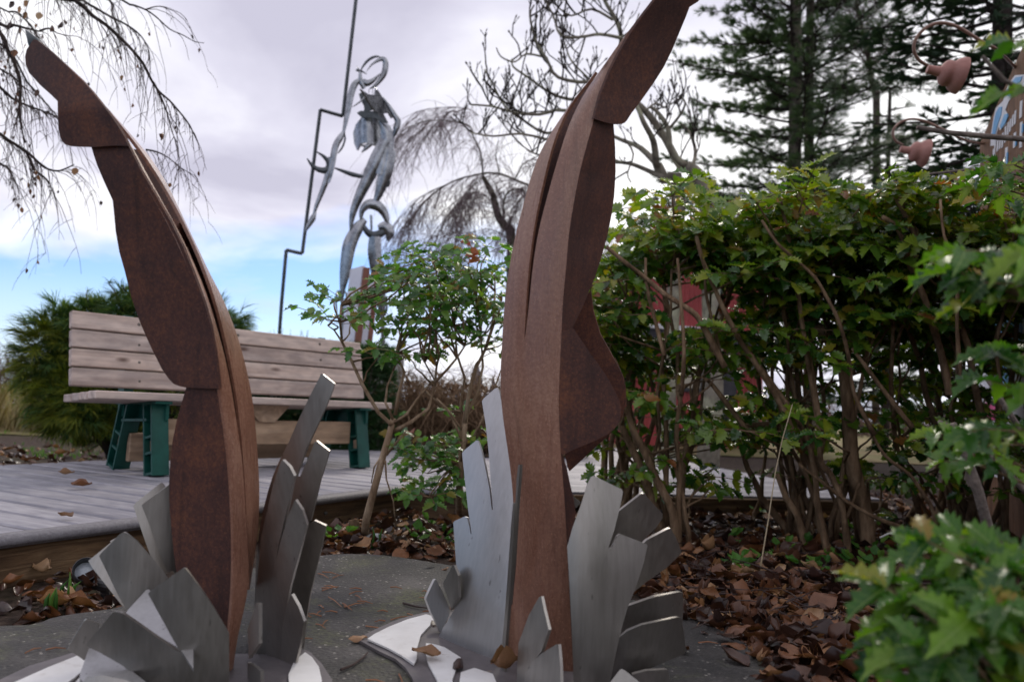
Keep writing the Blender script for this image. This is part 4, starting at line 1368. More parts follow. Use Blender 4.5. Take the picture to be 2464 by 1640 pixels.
mb.tube([kn + Vector((-.01, 0, 0)), kn + Vector((.03, 0, -.005))], [.016, .016], 12)
mb.tube([kn + Vector((.012, .0, 0)), Vector((kn.x + .02, kn.y + .01, -0.01))], [.010, .012], 8)
mb.build('bracket', M['black_metal'], lampo)

# ------------------------------------------------------------------ tall steel figure with zigzag staff
DS = 8.0
stb = P(*zC([(400, 1455)])[0], DS)
stat = empty('steel_figure', (stb.x, stb.y, 0), 'tall abstract stainless steel figure holding a zigzag staff beyond the bench', 'statue')
mb = MB()
mb.lathe([(0, stb.z), (.42, stb.z), (.45, stb.z - .03), (.45, 0), (0, 0)], Matrix.Translation((stb.x, stb.y, 0)), 28)
o = mb.build('pedestal', M['concrete_plain'], stat)
mb = MB()
st = [P(x, y, DS + .05) for x, y in zC([(398, -160), (377, 0), (350, 240), (322, 487), (275, 474), (228, 460), (190, 760), (152, 1062), (118, 1055), (85, 1047), (66, 1260), (53, 1440)])]
st.append(Vector((st[-1].x - .03, st[-1].y, 0)))
for a_, b_ in ((0, 3), (3, 5), (5, 7), (7, 9), (9, 12)):
    mb.tube(st[a_:b_ + 1], .019, 4)
mb.build('zigzag_staff', M['statue_dark'], stat)


def piece(name, pts, w, z=zC, mat='statue', d=DS, **kw):
    mb = MB()
    sc = {zC: .57416, zJ: .20408}[z]
    blade(mb, z(pts), [q * sc for q in w], d, **kw)
    o = mb.build(name, M[mat], stat, True)
    sharpen(o.data, 50)
    return o


piece('head_crescent', [(430, 350), (455, 300), (500, 240), (560, 195), (620, 178), (668, 186)], [8, 22, 32, 34, 26, 6], zJ, 'statue_dark')
piece('head_crescent', [(495, 360), (560, 275), (630, 228), (690, 205), (722, 240), (722, 310), (700, 390), (655, 460), (600, 520), (535, 558)], [4, 22, 38, 56, 66, 72, 70, 56, 42, 8], zJ)
piece('head_crescent', [(455, 455), (500, 492), (560, 470), (610, 430), (665, 375)], [50, 82, 62, 38, 5], zJ)
piece('neck', [(425, 350), (425, 420), (445, 490), (470, 560)], [30, 44, 70, 40], zJ)
piece('face_spike', [(375, 345), (400, 340), (450, 355), (505, 388)], [20, 34, 22, 4], zJ, 'statue_dark')
piece('face_spike', [(385, 290), (400, 318), (420, 345)], [4, 10, 16], zJ, 'statue_dark')
piece('neck_rod', [(530, 610), (528, 575), (545, 545)], [10, 9, 9], zJ)
piece('neck_rod', [(572, 630), (570, 590), (575, 550)], [10, 9, 9], zJ)
piece('neck_rod', [(625, 620), (615, 580), (600, 540)], [18, 14, 9], zJ)
piece('upper_arm', [(420, 455), (365, 500), (325, 590), (300, 700), (280, 820), (250, 960), (222, 1085)], [50, 78, 84, 80, 66, 52, 30], zJ, twist=.3)
piece('forearm', [(235, 1060), (185, 1140), (140, 1220), (112, 1330), (95, 1440), (70, 1560), (40, 1660)], [40, 78, 80, 76, 72, 66, 56], zJ, twist=.3)
piece('elbow_ring', [(240, 1085), (246, 1150), (222, 1230), (185, 1290), (160, 1320)], [14, 24, 24, 20, 8], zJ, 'statue_dark')
piece('lower_arm', [(278, 660), (262, 725), (240, 790), (212, 860), (196, 915)], [34, 30, 24, 18, 8])
piece('hand_leaf', [(208, 882), (196, 915), (178, 945), (164, 972)], [6, 26, 20, 4])
piece('hand_crescent', [(212, 636), (242, 656), (264, 684), (256, 712), (226, 712), (196, 696), (172, 664)], [4, 14, 24, 30, 24, 16, 4], zC, 'statue_dark')
piece('reaching_rod', [(288, 704), (320, 716), (365, 732), (415, 742)], [6, 14, 20, 14], zC, 'statue_dark')
piece('strut', [(330, 775), (390, 735), (450, 690), (495, 640)], [8, 18, 26, 20], zJ)


def plate(name, pts, mat='statue', z=zJ, d=DS, k=0.0, cx=0.0):
    c = z([(sum(p[0] for p in pts) / len(pts), sum(p[1] for p in pts) / len(pts))])[0]
    return sheet(name, z(pts), lin(d, c[0], c[1], k, 0, cx), M[mat], stat, thick=0.02, step=12)


plate('chest_plate', [(430, 560), (520, 620), (600, 635), (612, 560), (640, 580), (690, 660), (700, 690), (790, 800), (842, 880), (800, 905), (762, 842), (700, 850), (755, 955), (640, 870), (570, 780), (500, 660)], k=.5, d=DS - .05)
plate('chest_side', [(408, 620), (440, 600), (500, 660), (582, 800), (470, 830), (470, 765), (430, 690)], 'statue_dark', d=DS + .05)
plate('belt_plate', [(385, 842), (430, 815), (590, 822), (755, 955), (700, 955), (600, 902), (440, 895)], 'statue_dark', d=DS - .08)
plate('hip_plate', [(440, 892), (600, 896), (680, 960), (705, 1100), (690, 1230), (620, 1232), (530, 1205), (480, 1192), (430, 1205), (385, 1280), (352, 1200), (340, 1080), (370, 980)], d=DS - .02, cx=1.2)
piece('torso', [(650, 930), (725, 1030), (745, 1140), (735, 1260), (700, 1400), (660, 1568)], [50, 130, 160, 170, 200, 190], zJ, bulge=.3)
piece('hip_spike', [(405, 1200), (450, 1225), (500, 1235)], [4, 24, 50], zJ)
piece('hip_spike', [(436, 1308), (480, 1270), (520, 1230), (560, 1200)], [4, 40, 60, 50], zJ)
piece('right_arm', [(690, 660), (770, 770), (830, 870), (868, 940), (850, 1020), (830, 1090), (818, 1130)], [20, 44, 60, 74, 76, 44, 8], zJ)
piece('thigh', [(505, 590), (465, 670), (428, 745), (392, 820), (365, 890), (354, 965)], [60, 66, 54, 42, 30, 8])
piece('thigh', [(515, 630), (503, 710), (480, 790), (458, 850)], [60, 62, 44, 18])
piece('hip_loop', [(505, 740), (516, 760), (510, 780), (495, 780)], [6, 10, 10, 5], zC, 'statue_dark')
piece('knee_crescent', [(398, 925), (402, 885), (425, 858), (458, 858), (488, 880), (505, 915), (512, 950)], [8, 24, 40, 46, 38, 26, 6])
piece('knee_crescent', [(408, 945), (425, 972), (452, 986), (485, 975), (500, 950)], [16, 26, 34, 34, 14], zC, 'statue_dark')
piece('knee_cap', [(470, 955), (498, 950), (518, 975), (510, 1010)], [20, 50, 46, 10])
piece('shin', [(416, 920), (385, 955), (352, 1020), (338, 1090), (330, 1150), (322, 1205), (318, 1250)], [22, 50, 58, 52, 44, 26, 14], twist=.3)
piece('shin', [(458, 990), (455, 1050), (462, 1110), (474, 1180), (482, 1250), (488, 1320)], [50, 58, 56, 48, 40, 20], twist=.2)
piece('knee_rod', [(440, 900), (442, 950), (440, 990)], [10, 10, 8])
piece('ankle_loop', [(318, 1230), (300, 1220), (293, 1260), (298, 1310)], [8, 8, 10, 5])
piece('ankle_loop', [(320, 1230), (335, 1225), (338, 1260), (330, 1300)], [8, 8, 10, 5])
piece('ankle_loop', [(492, 1230), (505, 1265), (505, 1300), (492, 1330)], [8, 10, 10, 5])
piece('foot_post', [(318, 1240), (322, 1330), (322, 1462)], [14, 16, 18])
piece('foot_post', [(486, 1310), (490, 1390), (492, 1462)], [20, 18, 18])

# ------------------------------------------------------------------ white pillar with rusty corners
DP = 7.4
q0 = [P(x, y, DP) for x, y in zC([(400, 1115), (457, 1142), (440, 1455), (378, 1468)])]
pil = empty('marker_pillar', (q0[3].x, q0[3].y, 0), 'pale lavender marker pillar with rust brown corner strips behind the bench', 'pillar')
top_l, top_r = q0[0], q0[1]
ax = Vector((top_r.x - top_l.x, 0.10, 0)).normalized()
wd = (Vector((top_r.x, 0, 0)) - Vector((top_l.x, 0, 0))).length
ay = Vector((-ax.y, ax.x, 0))
zt = top_l.z
PF = Matrix((ax, ay, Vector((0.055, 0, 1)))).transposed().to_4x4()
PF.translation = Vector((q0[3].x - 0.055 * q0[3].z, q0[3].y, 0))


def pbox(name, x0, x1, y0, y1, z1, mat, zr=0.0):
    mb = MB()
    vs = [PF @ Vector((x, y, z)) for x in (x0, x1) for y in (y0, y1) for z in (0, z1 - (zr if x == x1 else 0))]
    mb.add(vs, [(0, 1, 3, 2), (4, 6, 7, 5), (0, 4, 5, 1), (2, 3, 7, 6), (0, 2, 6, 4), (1, 5, 7, 3)])
    return mb.build(name, mat, pil)


pbox('core', 0.012, wd - 0.002, 0.02, 0.30, zt - .03, M['pillar_white'], .06)
pbox('front_panel', 0.04, wd - 0.03, -0.004, 0.018, zt - .05, M['pillar_white'], .05)
pbox('side_panel', -0.016, 0.010, 0.04, 0.32, zt + .02, M['pillar_white'])
pbox('corner_strip', -0.02, 0.038, -0.012, 0.017, zt, M['pillar_rust'])
pbox('corner_strip', wd - 0.028, wd + 0.02, -0.012, 0.022, zt - .12, M['pillar_rust'])

# ------------------------------------------------------------------ gooseneck lamps and painted sign at the right
sf = P(2358, 345, 5.0)
sn = P(2444, 151, 3.87)
dirS = Vector((sn.x - sf.x, sn.y - sf.y, 0)).normalized()
nearS = Vector((sf.x, sf.y, 0)) + dirS * 3.2
topz = (sf.z + sn.z) / 2
nS = Vector((-dirS.y, dirS.x, 0))
if nS.dot(CP - sf) < 0:
    nS = -nS
sign = empty('painted_sign', (sf.x, sf.y, 0), 'large brown wooden sign painted blue and white behind the hedge', 'sign')
SF = Matrix((dirS, nS, Vector((0, 0, 1)))).transposed().to_4x4()
SF.translation = Vector((sf.x, sf.y, 0))
SLEN = 3.2
zl, zr_ = sf.z, sf.z + (sn.z - sf.z) / max((Vector((sn.x, sn.y, 0)) - Vector((sf.x, sf.y, 0))).length, .1) * SLEN
nb = 9
for k in range(nb):
    x0, x1 = SLEN * k / nb + .002, SLEN * (k + 1) / nb - .002
    za, zb_ = zl + (zr_ - zl) * k / nb, zl + (zr_ - zl) * (k + 1) / nb
    mb = MB()
    vs = [SF @ Vector(q) for q in ((x0, -.05, .05), (x1, -.05, .05), (x1, 0, .05), (x0, 0, .05), (x0, -.05, za), (x1, -.05, zb_), (x1, 0, zb_), (x0, 0, za))]
    mb.add(vs, [(0, 3, 2, 1), (4, 5, 6, 7), (0, 1, 5, 4), (1, 2, 6, 5), (2, 3, 7, 6), (3, 0, 4, 7)])
    mb.build('plank', M['sign_wood'], sign)


def on_sign(px, py, off):
    """where the view through a photo pixel meets the sign face"""
    r = ray(px, py)
    t = (Vector((sf.x, sf.y, 0)) + nS * off - CP).dot(nS) / r.dot(nS)
    return CP + r * t


zS = zone(2240, 100, .25513)


def sign_patch(name, pts, mat, off):
    front = [on_sign(x, y, off) for x, y in zS(pts)]
    back = [q - nS * .004 for q in front]
    n = len(pts)
    fs = [tuple(range(n))]
    return plate_mesh(name, front, back, fs, [(i, (i + 1) % n) for i in range(n)], M[mat], sign)


sign_patch('white_paint', [(790, 320), (878, 312), (960, 330), (960, 430), (860, 450), (810, 490), (770, 500), (730, 570), (700, 650), (728, 700), (700, 790), (650, 838), (640, 800), (620, 860), (600, 980), (560, 985), (565, 880), (590, 720), (610, 630), (680, 560), (700, 480), (740, 390)], 'sign_white', .003)
sign_patch('blue_paint', [(795, 340), (860, 330), (840, 380), (790, 430), (745, 425), (765, 380)], 'sign_blue', .006)
sign_patch('blue_paint', [(725, 450), (770, 440), (765, 490), (735, 520), (715, 510)], 'sign_blue', .006)
sign_patch('blue_paint', [(640, 620), (668, 615), (660, 690), (625, 790), (600, 890), (572, 885), (590, 760), (612, 670)], 'sign_blue', .006)
sign_patch('blue_paint', [(690, 690), (720, 680), (722, 710), (700, 770), (660, 825), (650, 800)], 'sign_blue', .006)
for k, (x, ya, yb) in enumerate(((610, 925, 1020), (632, 925, 1035), (655, 920, 1010), (678, 860, 1000), (705, 800, 950), (730, 760, 880), (752, 730, 850), (775, 690, 800), (797, 650, 780))):
    sign_patch('letter_stroke', [(x - 8, ya + 8), (x + 6, ya - 6), (x - 2, yb - 6), (x - 16, yb + 8)], 'sign_white', .003)
for k, (x, ya, yb) in enumerate(((465, 1400, 1450), (498, 1340, 1420), (540, 1270, 1400), (585, 1200, 1380), (595, 1010, 1120), (630, 1150, 1330), (690, 1100, 1300), (710, 1000, 1250), (790, 860, 1000), (850, 560, 720), (850, 760, 1000))):
    sign_patch('letter_stroke', [(x - 10, ya + 6), (x + 12, ya - 8), (x + 4, yb - 6), (x - 18, yb + 8)], 'sign_white', .003)
for (x, ya, yb) in ((505, 1350, 1400), (548, 1300, 1380), (640, 1180, 1300), (715, 1050, 1180), (862, 780, 860), (800, 920, 985)):
    sign_patch('blue_paint', [(x - 5, ya), (x + 7, ya - 6), (x + 2, yb - 4), (x - 10, yb)], 'sign_blue', .006)
# lower painting, seen in glimpses through the hedge
sign_patch('white_paint', [(380, 2500), (900, 2300), (900, 4200), (300, 4000)], 'sign_white', .003)
sign_patch('blue_paint', [(500, 2560), (800, 2440), (860, 2700), (760, 3300), (480, 3100)], 'sign_blue', .006)
sign_patch('pink_paint', [(420, 3420), (640, 3380), (660, 3560), (400, 3600)], 'sign_pink', .006)


def goose(name, arm, shade_c, axis_px, d, size, label, foot):
    root = P(*arm[0][:2], d)
    o = empty(name, root, label, 'lamp')
    mb = MB()
    pts = [P(x, y, d + (k / len(arm)) * .1) for k, (x, y) in enumerate(arm)]
    rp = on_sign(*foot, -.01)
    pts = [rp, rp.lerp(pts[1], .6)] + pts[1:] if len(pts) > 2 else pts
    cp = []
    n = len(pts)
    for i in range(n - 1):
        p0, p1, p2, p3 = pts[max(i - 1, 0)], pts[i], pts[i + 1], pts[min(i + 2, n - 1)]
        for t in (0, .25, .5, .75):
            cp.append(0.5 * ((2 * p1) + (p2 - p0) * t + (2 * p0 - 5 * p1 + 4 * p2 - p3) * t * t + (3 * p1 - p0 - 3 * p2 + p3) * t ** 3))
    cp.append(pts[-1])
    mb.tube(cp, .0075, 8)
    mb.build('gooseneck', M['copper_pipe'], o, True)
    a = P(*shade_c, d + .1)
    b = P(*axis_px, d + .1)
    ax_ = (b - a).normalized()
    ax_ = (ax_ + Vector((0, -.16, 0))).normalized()
    m4 = ax_.to_track_quat('Z', 'Y').to_matrix().to_4x4()
    m4.translation = a
    s = size
    mb = MB()
    mb.lathe([(0, -.52 * s), (.17 * s, -.52 * s), (.18 * s, -.2 * s), (.21 * s, -.05 * s), (.34 * s, .0), (.46 * s, .09 * s), (.51 * s, .22 * s), (.48 * s, .33 * s), (.50 * s, .40 * s), (.60 * s, .48 * s), (.69 * s, .66 * s), (.71 * s, .80 * s), (.69 * s, .81 * s), (.58 * s, .5 * s), (.4 * s, .3 * s), (0, .28 * s)], m4, 28)
    q = mb.build('shade', M['terracotta'], o, True)
    sharpen(q.data, 50)
    mb = MB()
    mb.lathe([(.60 * s, .70 * s), (.4 * s, .735 * s), (0, .74 * s)], m4, 28)
    mb.build('glass', M['lamp_glass'], o, True)


zT = zone(1600, 0, .38264)
goose('gooseneck_lamp', zT([(2180, 380), (2085, 310), (1990, 260), (1870, 185), (1790, 152), (1720, 146), (1650, 170), (1595, 220), (1566, 280), (1572, 340), (1605, 385), (1650, 412)]), zT([(1735, 452)])[0], zT([(1815, 475)])[0], 3.5, .118, 'upper gooseneck lamp with a terracotta shade against the dark fir', (2446, 165))
goose('gooseneck_lamp', zT([(2025, 888), (1980, 902), (1900, 885), (1800, 840), (1680, 780), (1610, 755), (1540, 750), (1480, 770), (1440, 810), (1435, 855), (1455, 890), (1495, 910)]), zT([(1545, 948)])[0], zT([(1605, 962)])[0], 4.6, .118, 'lower gooseneck lamp with a terracotta shade just above the hedge', (2368, 345))

# ------------------------------------------------------------------ red barn seen through the hedge
DBn = 13.0
bl = G(1500, 1100)
w0 = P(1500, 985, DBn)
w1 = P(1835, 985, DBn + 1.0)
barn = empty('red_barn', (w0.x, w0.y, 0), 'red corrugated barn with white eave seen through the hedge', 'building')
dx = Vector((w1.x - w0.x, w1.y - w0.y, 0))
BLn = dx.length
dx.normalize()
ny_ = Vector((dx.y, -dx.x, 0))
RF = Matrix((dx, -ny_, Vector((0, 0, 1)))).transposed().to_4x4()
RF.translation = Vector((w0.x, w0.y, 0))


def rbox(name, x0, x1, y0, y1, z0, z1, mat, parent=None):
    mb = MB()
    mb.box(((x0 + x1) / 2, (y0 + y1) / 2, (z0 + z1) / 2), (x1 - x0, y1 - y0, z1 - z0), RF)
    return mb.build(name, mat, parent or barn)


def corrugated(name, x0, x1, z0, z1, z1b=None):
    mb = MB()
    n = int((x1 - x0) / .05)
    for i in range(n + 1):
        x = x0 + (x1 - x0) * i / n
        y = 0.012 if i % 2 else -0.012
        zt_ = z1 + ((z1b if z1b is not None else z1) - z1) * i / n
        mb.v += [tuple(RF @ Vector((x, y, z0))), tuple(RF @ Vector((x, y, zt_)))]
    for i in range(n):
        mb.f.append((2 * i, 2 * i + 2, 2 * i + 3, 2 * i + 1))
    return mb.build(name, M['red_metal'], barn)


corrugated('wall_sheet', 0, BLn, 2.0, 3.0, 3.5)
corrugated('wall_sheet', 0, BLn, 0, 1.82)
rbox('back_wall', 0, BLn, .03, 4.0, 0, 2.95, M['red_metal'])
rbox('eave', -.15, BLn + .3, -.55, .02, 1.95, 2.03, M['trim_white'])
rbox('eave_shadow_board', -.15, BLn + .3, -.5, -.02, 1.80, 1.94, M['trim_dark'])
w = rbox('window', .85, 1.55, -.05, .0, .95, 1.6, M['trim_dark'])
rbox('blind', .93, 1.47, -.06, -.045, 1.02, 1.53, M['blind'], w)
w = rbox('window', 1.95, 2.25, -.05, .0, .2, 1.7, M['trim_dark'])
mb = MB()
vr = [RF @ Vector(q) for q in ((-.2, -.1, 2.97), (BLn + .3, -.1, 3.56), (BLn + .3, 4.1, 3.56), (-.2, 4.1, 2.97), (-.2, -.1, 3.05), (BLn + .3, -.1, 3.64), (BLn + .3, 4.1, 3.64), (-.2, 4.1, 3.05))]
mb.add(vr, [(0, 3, 2, 1), (4, 5, 6, 7), (0, 1, 5, 4), (1, 2, 6, 5), (2, 3, 7, 6), (3, 0, 4, 7)])
mb.build('roof', M['trim_dark'], barn)

# ------------------------------------------------------------------ foliage tools
def holly_proto(seed, wide=0.30, fold=0.35, droop=0.18):
    r = random.Random(seed)
    side = [(0.02, .20), (.13, .92), (.19, .62), (.34, 1.10), (.41, .70), (.56, 1.02), (.63, .54), (.77, .74), (.84, .28), (1.0, 0.0)]
    V, F = [], []
    mid = []
    for t, w in side:
        mid.append(len(V))
        V.append((t, 0, -droop * t * t))
    for sgn in (1, -1):
        idx = []
        for k, (t, w) in enumerate(side[:-1]):
            y = sgn * wide * w * r.uniform(.9, 1.12)
            curl = (0.10 if k % 2 else -0.03) * r.uniform(.5, 1.3)
            idx.append(len(V))
            V.append((t + (0.035 if k % 2 else 0) + r.uniform(-.01, .01), y, abs(y) * fold - droop * t * t + curl * .5))
        for k in range(len(side) - 2):
            a, b, c, d = mid[k], mid[k + 1], idx[k + 1], idx[k]
            F += [(a, b, c), (a, c, d)] if sgn > 0 else [(a, c, b), (a, d, c)]
        a, b, d = mid[-2], mid[-1], idx[-1]
        F.append((a, b, d) if sgn > 0 else (a, d, b))
    return np.array(V, float), np.array(F, int)


HOLLY = [holly_proto(s, w, f, d) for s, w, f, d in ((1, .30, .30, .15), (2, .34, .15, .25), (3, .28, .5, .1), (4, .32, .25, .4), (5, .36, .1, .05))]


def frame(p, x, up, s):
    """4x4 with x axis along the leaf, z near up"""
    x = x.normalized()
    y = up.cross(x)
    if y.length < 1e-5:
        y = x.orthogonal()
    y.normalize()
    z = x.cross(y)
    return np.array([[x.x * s, y.x * s, z.x * s, p.x], [x.y * s, y.y * s, z.y * s, p.y], [x.z * s, y.z * s, z.z * s, p.z], [0, 0, 0, 1]])


def rosette(out, rach, p, r, n=6, length=0.2, leaf=0.06, pairs=3, lift=0.35, spread=1.0, az=None, kinds=(0, 1, 2, 3, 4)):
    """compound spiny leaves radiating from a stem tip"""
    a0 = r.uniform(0, 6.28)
    for k in range(n):
        a = (a0 + k * 2.4 + r.uniform(-.3, .3)) if az is None else az + r.uniform(-.8, .8)
        el = r.uniform(-.15, 1.0) * lift * 2
        d = Vector((math.cos(a) * math.cos(el), math.sin(a) * math.cos(el), math.sin(el)))
        L = length * r.uniform(.65, 1.15) * spread
        q = p.copy()
        pts = [q.copy()]
        m_ = pairs + r.choice((0, 0, 1))
        for j in range(m_):
            q = q + d * (L / m_)
            d = (d + Vector((0, 0, -.13))).normalized()
            pts.append(q.copy())
            up = Vector((r.uniform(-.6, .6), r.uniform(-1.0, .25), r.uniform(.5, 1))).normalized()
            side = up.cross(d).normalized()
            s = leaf * r.uniform(.75, 1.2) * (1.0 if j else .8)
            for sg in (1, -1):
                ld = (side * sg * 1.0 + d * .5 + Vector((0, 0, r.uniform(-.25, .2)))).normalized()
                out.append((frame(q, ld, up + side * sg * r.uniform(-.3, .1), s), r.choice(kinds)))
        out.append((frame(q, d + Vector((0, 0, r.uniform(-.2, .1))), Vector((r.uniform(-.6, .6), r.uniform(-1.0, .2), .8)), leaf * r.uniform(.85, 1.25)), r.choice(kinds)))
        rach.append((pts, .0022))


HOLLY += [holly_proto(s, w, f, d) for s, w, f, d in ((6, .24, .55, .35), (7, .26, .35, .55), (8, .22, .7, .25))]
HOLLY_ME = []
for k, (V, F) in enumerate(HOLLY):
    me = np_mesh('leaf', V, F)
    me.polygons.foreach_set('use_smooth', [True] * len(me.polygons))
    HOLLY_ME.append(me)
HOLLY_CACHE = {}


def in_view(p):
    d = p - CP
    z = d.dot(FW)
    if z < 0.1:
        return None
    x = 1232 + FPX * d.dot(RT) / z
    y = 820 - FPX * d.dot(UP) / z
    return (x, y, z) if -40 < x < 2504 and -40 < y < 1680 else None


def leaves_on(root, leaves, mat, n_obj=300, part='foliage'):
    """the leaves that show largest become parts, the rest one mass"""
    scored = []
    for k, (m4, w) in enumerate(leaves):
        p = Vector(m4[:3, 3])
        v = in_view(p)
        s = np.linalg.norm(m4[:3, 0])
        scored.append(((s / v[2]) if v else 0, k))
    scored.sort(reverse=True)
    big = [k for sc_, k in scored[:n_obj] if sc_ > 0.0]
    bs = set(big)
    for k in big:
        m4, w = leaves[k]
        key = (w, mat.name)
        if key not in HOLLY_CACHE:
            me = HOLLY_ME[w].copy()
            me.materials.clear()
            me.materials.append(mat)
            HOLLY_CACHE[key] = me
        o = bpy.data.objects.new('leaf', HOLLY_CACHE[key])
        COL.objects.link(o)
        o.parent = root
        o.matrix_parent_inverse = WM[root.name].inverted()
        o.matrix_basis = Matrix(m4.tolist())
    rest = [leaves[k] for k in range(len(leaves)) if k not in bs]
    if rest:
        me = scatter_mesh(part, HOLLY, [m_ for m_, w in rest], [w for m_, w in rest])
        o = put(part, me, mat, root)
        o['kind'] = 'stuff'


def wiggle(a, b, r, n=6, bow=0.1, jit=0.02, up=0.0):
    a, b = Vector(a), Vector(b)
    L = (b - a).length
    off = Vector((r.uniform(-1, 1), r.uniform(-1, 1), 0)) * bow * L
    pts = []
    for i in range(n + 1):
        t = i / n
        q = a.lerp(b, t) + off * math.sin(math.pi * t) + Vector((0, 0, up * L * math.sin(math.pi * t)))
        if 0 < i < n:
            q += Vector((r.uniform(-1, 1), r.uniform(-1, 1), r.uniform(-.5, .5))) * jit * L
        pts.append(q)
    return pts


def taper(n, r0, r1):
    return [r0 + (r1 - r0) * i / (n - 1) for i in range(n)]


# ------------------------------------------------------------------ the spiny hedge on the right
prof = zF([(1340, 640), (1390, 545), (1430, 492), (1500, 462), (1570, 446), (1640, 455), (1720, 462), (1800, 428), (1860, 432), (1930, 400), (2030, 388), (2085, 432), (2140, 452), (2200, 462), (2290, 462), (2420, 455)])


def hedge_top(px):
    for a, b in zip(prof, prof[1:]):
        if px <= b[0]:
            return a[1] + (b[1] - a[1]) * (px - a[0]) / (b[0] - a[0])
    return prof[-1][1]


bases = {0: [(1590, 1300), (1632, 1311), (1500, 1262), (1700, 1255)], 1: [(1940, 1302), (1988, 1311), (2046, 1311), (2085, 1284), (1860, 1262)], 2: [(2261, 1298), (2360, 1320), (2180, 1275)]}
spans = {0: (1395, 1790), 1: (1770, 2150), 2: (2130, 2500)}
labs = {0: 'spiny leaved shrub nearest the tall rusted leg, left end of the hedge', 1: 'spiny leaved shrub with thick dark trunk in the middle of the hedge',
        2: 'spiny leaved shrub at the right end of the hedge below the lamps'}
for h in range(3):
    r = random.Random(100 + h)
    b3 = [G(x, y, 0.0) for x, y in bases[h]]
    root = empty('spiny_shrub', b3[0], labs[h], 'shrub', 'spiny shrubs forming the hedge')
    leaves, rach, tips = [], [], []
    x0, x1 = spans[h]
    for k in range(88):
        px = r.uniform(x0, x1)
        d = r.uniform(3.05, 4.05)
        zt = P(px, hedge_top(px), 3.5).z - 0.11 + .16 * noise.noise(Vector((px * .011, d * 1.5, 3))) + r.choice((0, 0, 0, 0, .06))
        edge = min(1.0, (px - 1330) / 160)
        t = r.random() ** 1.5
        z = zt - 0.02 - t * 0.56 * edge
        q = P(px, 900, d)
        p = Vector((q.x, q.y, z))
        vv = in_view(p)
        if vv and ((vv[0] - 1650) / 160) ** 2 + ((vv[1] - 770) / 150) ** 2 < 1 and r.random() < .95:
            continue
        tips.append(p)
        rosette(leaves, rach, p, r, n=r.choice((5, 6, 7)), length=.20, leaf=.072, lift=.3 if t < .3 else .15)
    for k in range(44):                    # sparser foliage among the stems
        px = r.uniform(x0, x1)
        d = r.uniform(3.0, 4.3)
        q = P(px, 900, d)
        p = Vector((q.x, q.y, r.uniform(.40, 1.10)))
        tips.append(p)
        rosette(leaves, rach, p, r, n=r.choice((2, 3, 4)), length=.17, leaf=.064, lift=.1)
    for k in range(22 if h == 0 else 12):
        px = r.uniform(x0 + 60 if h == 0 else x0, x1)
        d = r.uniform(3.2, 4.2)
        q = P(px, 900, d)
        p = Vector((q.x, q.y, r.uniform(.12, .62)))
        tips.append(p)
        rosette(leaves, rach, p, r, n=r.choice((2, 3)), length=.15, leaf=.06, lift=.1)
    young = [l for l in leaves if l[0][2, 3] > P(min(max(in_view(Vector(l[0][:3, 3]))[0] if in_view(Vector(l[0][:3, 3])) else 2400, 1340), 2460), hedge_top(min(max(in_view(Vector(l[0][:3, 3]))[0] if in_view(Vector(l[0][:3, 3])) else 2400, 1340), 2460)), 3.5).z - .17 - r.random() * .12]  # leaves near the top: new growth, with sky light painted into their colour
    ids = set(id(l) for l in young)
    leaves_on(root, young, M['holly_lit_top'], 150, 'lit_young_foliage')
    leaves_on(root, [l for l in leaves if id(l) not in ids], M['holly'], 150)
    # stems: main ones from the ground, the others branching from them
    mains = []
    order = sorted(tips, key=lambda t: r.random())
    for k, t in enumerate(order[:21]):
        b0 = min(b3, key=lambda b: (Vector((b.x, b.y, 0)) - Vector((t.x, t.y, 0))).length + r.uniform(0, .45))
        b0 = b0 + Vector((r.gauss(0, .05), r.gauss(0, .05), -.02))
        pts = wiggle(b0, t, r, 8, .10, .012, up=0.0)
        mains.append(pts)
        r0 = r.choice((.010, .012, .014, .017, .021))
        mb = MB()
        mb.tube(pts, taper(len(pts), r0, r0 * .42), 7)
        mb.build('stem', M['stem'], root, True)
    mb = MB()
    for t in order[21:]:
        bestp = None
        for pts in r.sample(mains, 14):
            for q in pts[3:8]:
                if q.z < t.z - .08:
                    dd = (q - t).length
                    if bestp is None or dd < bestp[0]:
                        bestp = (dd, q)
        if bestp is None:
            continue
        pts = wiggle(bestp[1], t, r, 5, .12, .02)
        mb.tube(pts, taper(len(pts), .006, .0035), 5)
    mb.build('branchlets', M['stem'], root, True)
    mb = MB()
    for pts, rr in rach:
        mb.tube(pts, rr, 3, cap=False)
    mb.build('leaf_stalks', M['stem'], root)

# thick traced stems of the hedge
r = random.Random(5)
hs = zone(1500, 950, .43998)
tr = [([(300, 815), (270, 640), (190, 480), (110, 300), (50, 180), (20, 60)], .020, 3.38), ([(310, 800), (300, 600), (310, 420), (290, 250), (300, 100), (330, -60)], .013, 3.42),
      ([(1010, 800), (960, 680), (890, 560), (840, 430)], .017, 3.42), ([(1125, 820), (1090, 720), (1060, 590), (1050, 450), (1010, 250), (930, 100), (860, 0), (700, -220)], .015, 3.40),
      ([(1240, 820), (1210, 700), (1180, 540), (1130, 430), (1080, 360), (1070, 150), (1050, -20), (1010, -250)], .015, 3.38),
      ([(1350, 770), (1310, 600), (1260, 420), (1240, 200), (1220, 0), (1180, -200), (1060, -380)], .036, 3.55),
      ([(1735, 790), (1700, 660), (1640, 540), (1560, 430), (1430, 330), (1340, 170), (1260, 0)], .009, 3.3),
      ([(1720, 830), (1560, 750), (1400, 680), (1220, 580), (1080, 470), (960, 380)], .010, 3.3),
      ([(1210, 700), (1250, 600), (1290, 480)], .008, 3.5), ([(1010, 250), (900, 180), (760, 160), (560, 190), (440, 240)], .015, 3.7)]
E_ = zone(1400, 350, .45161)
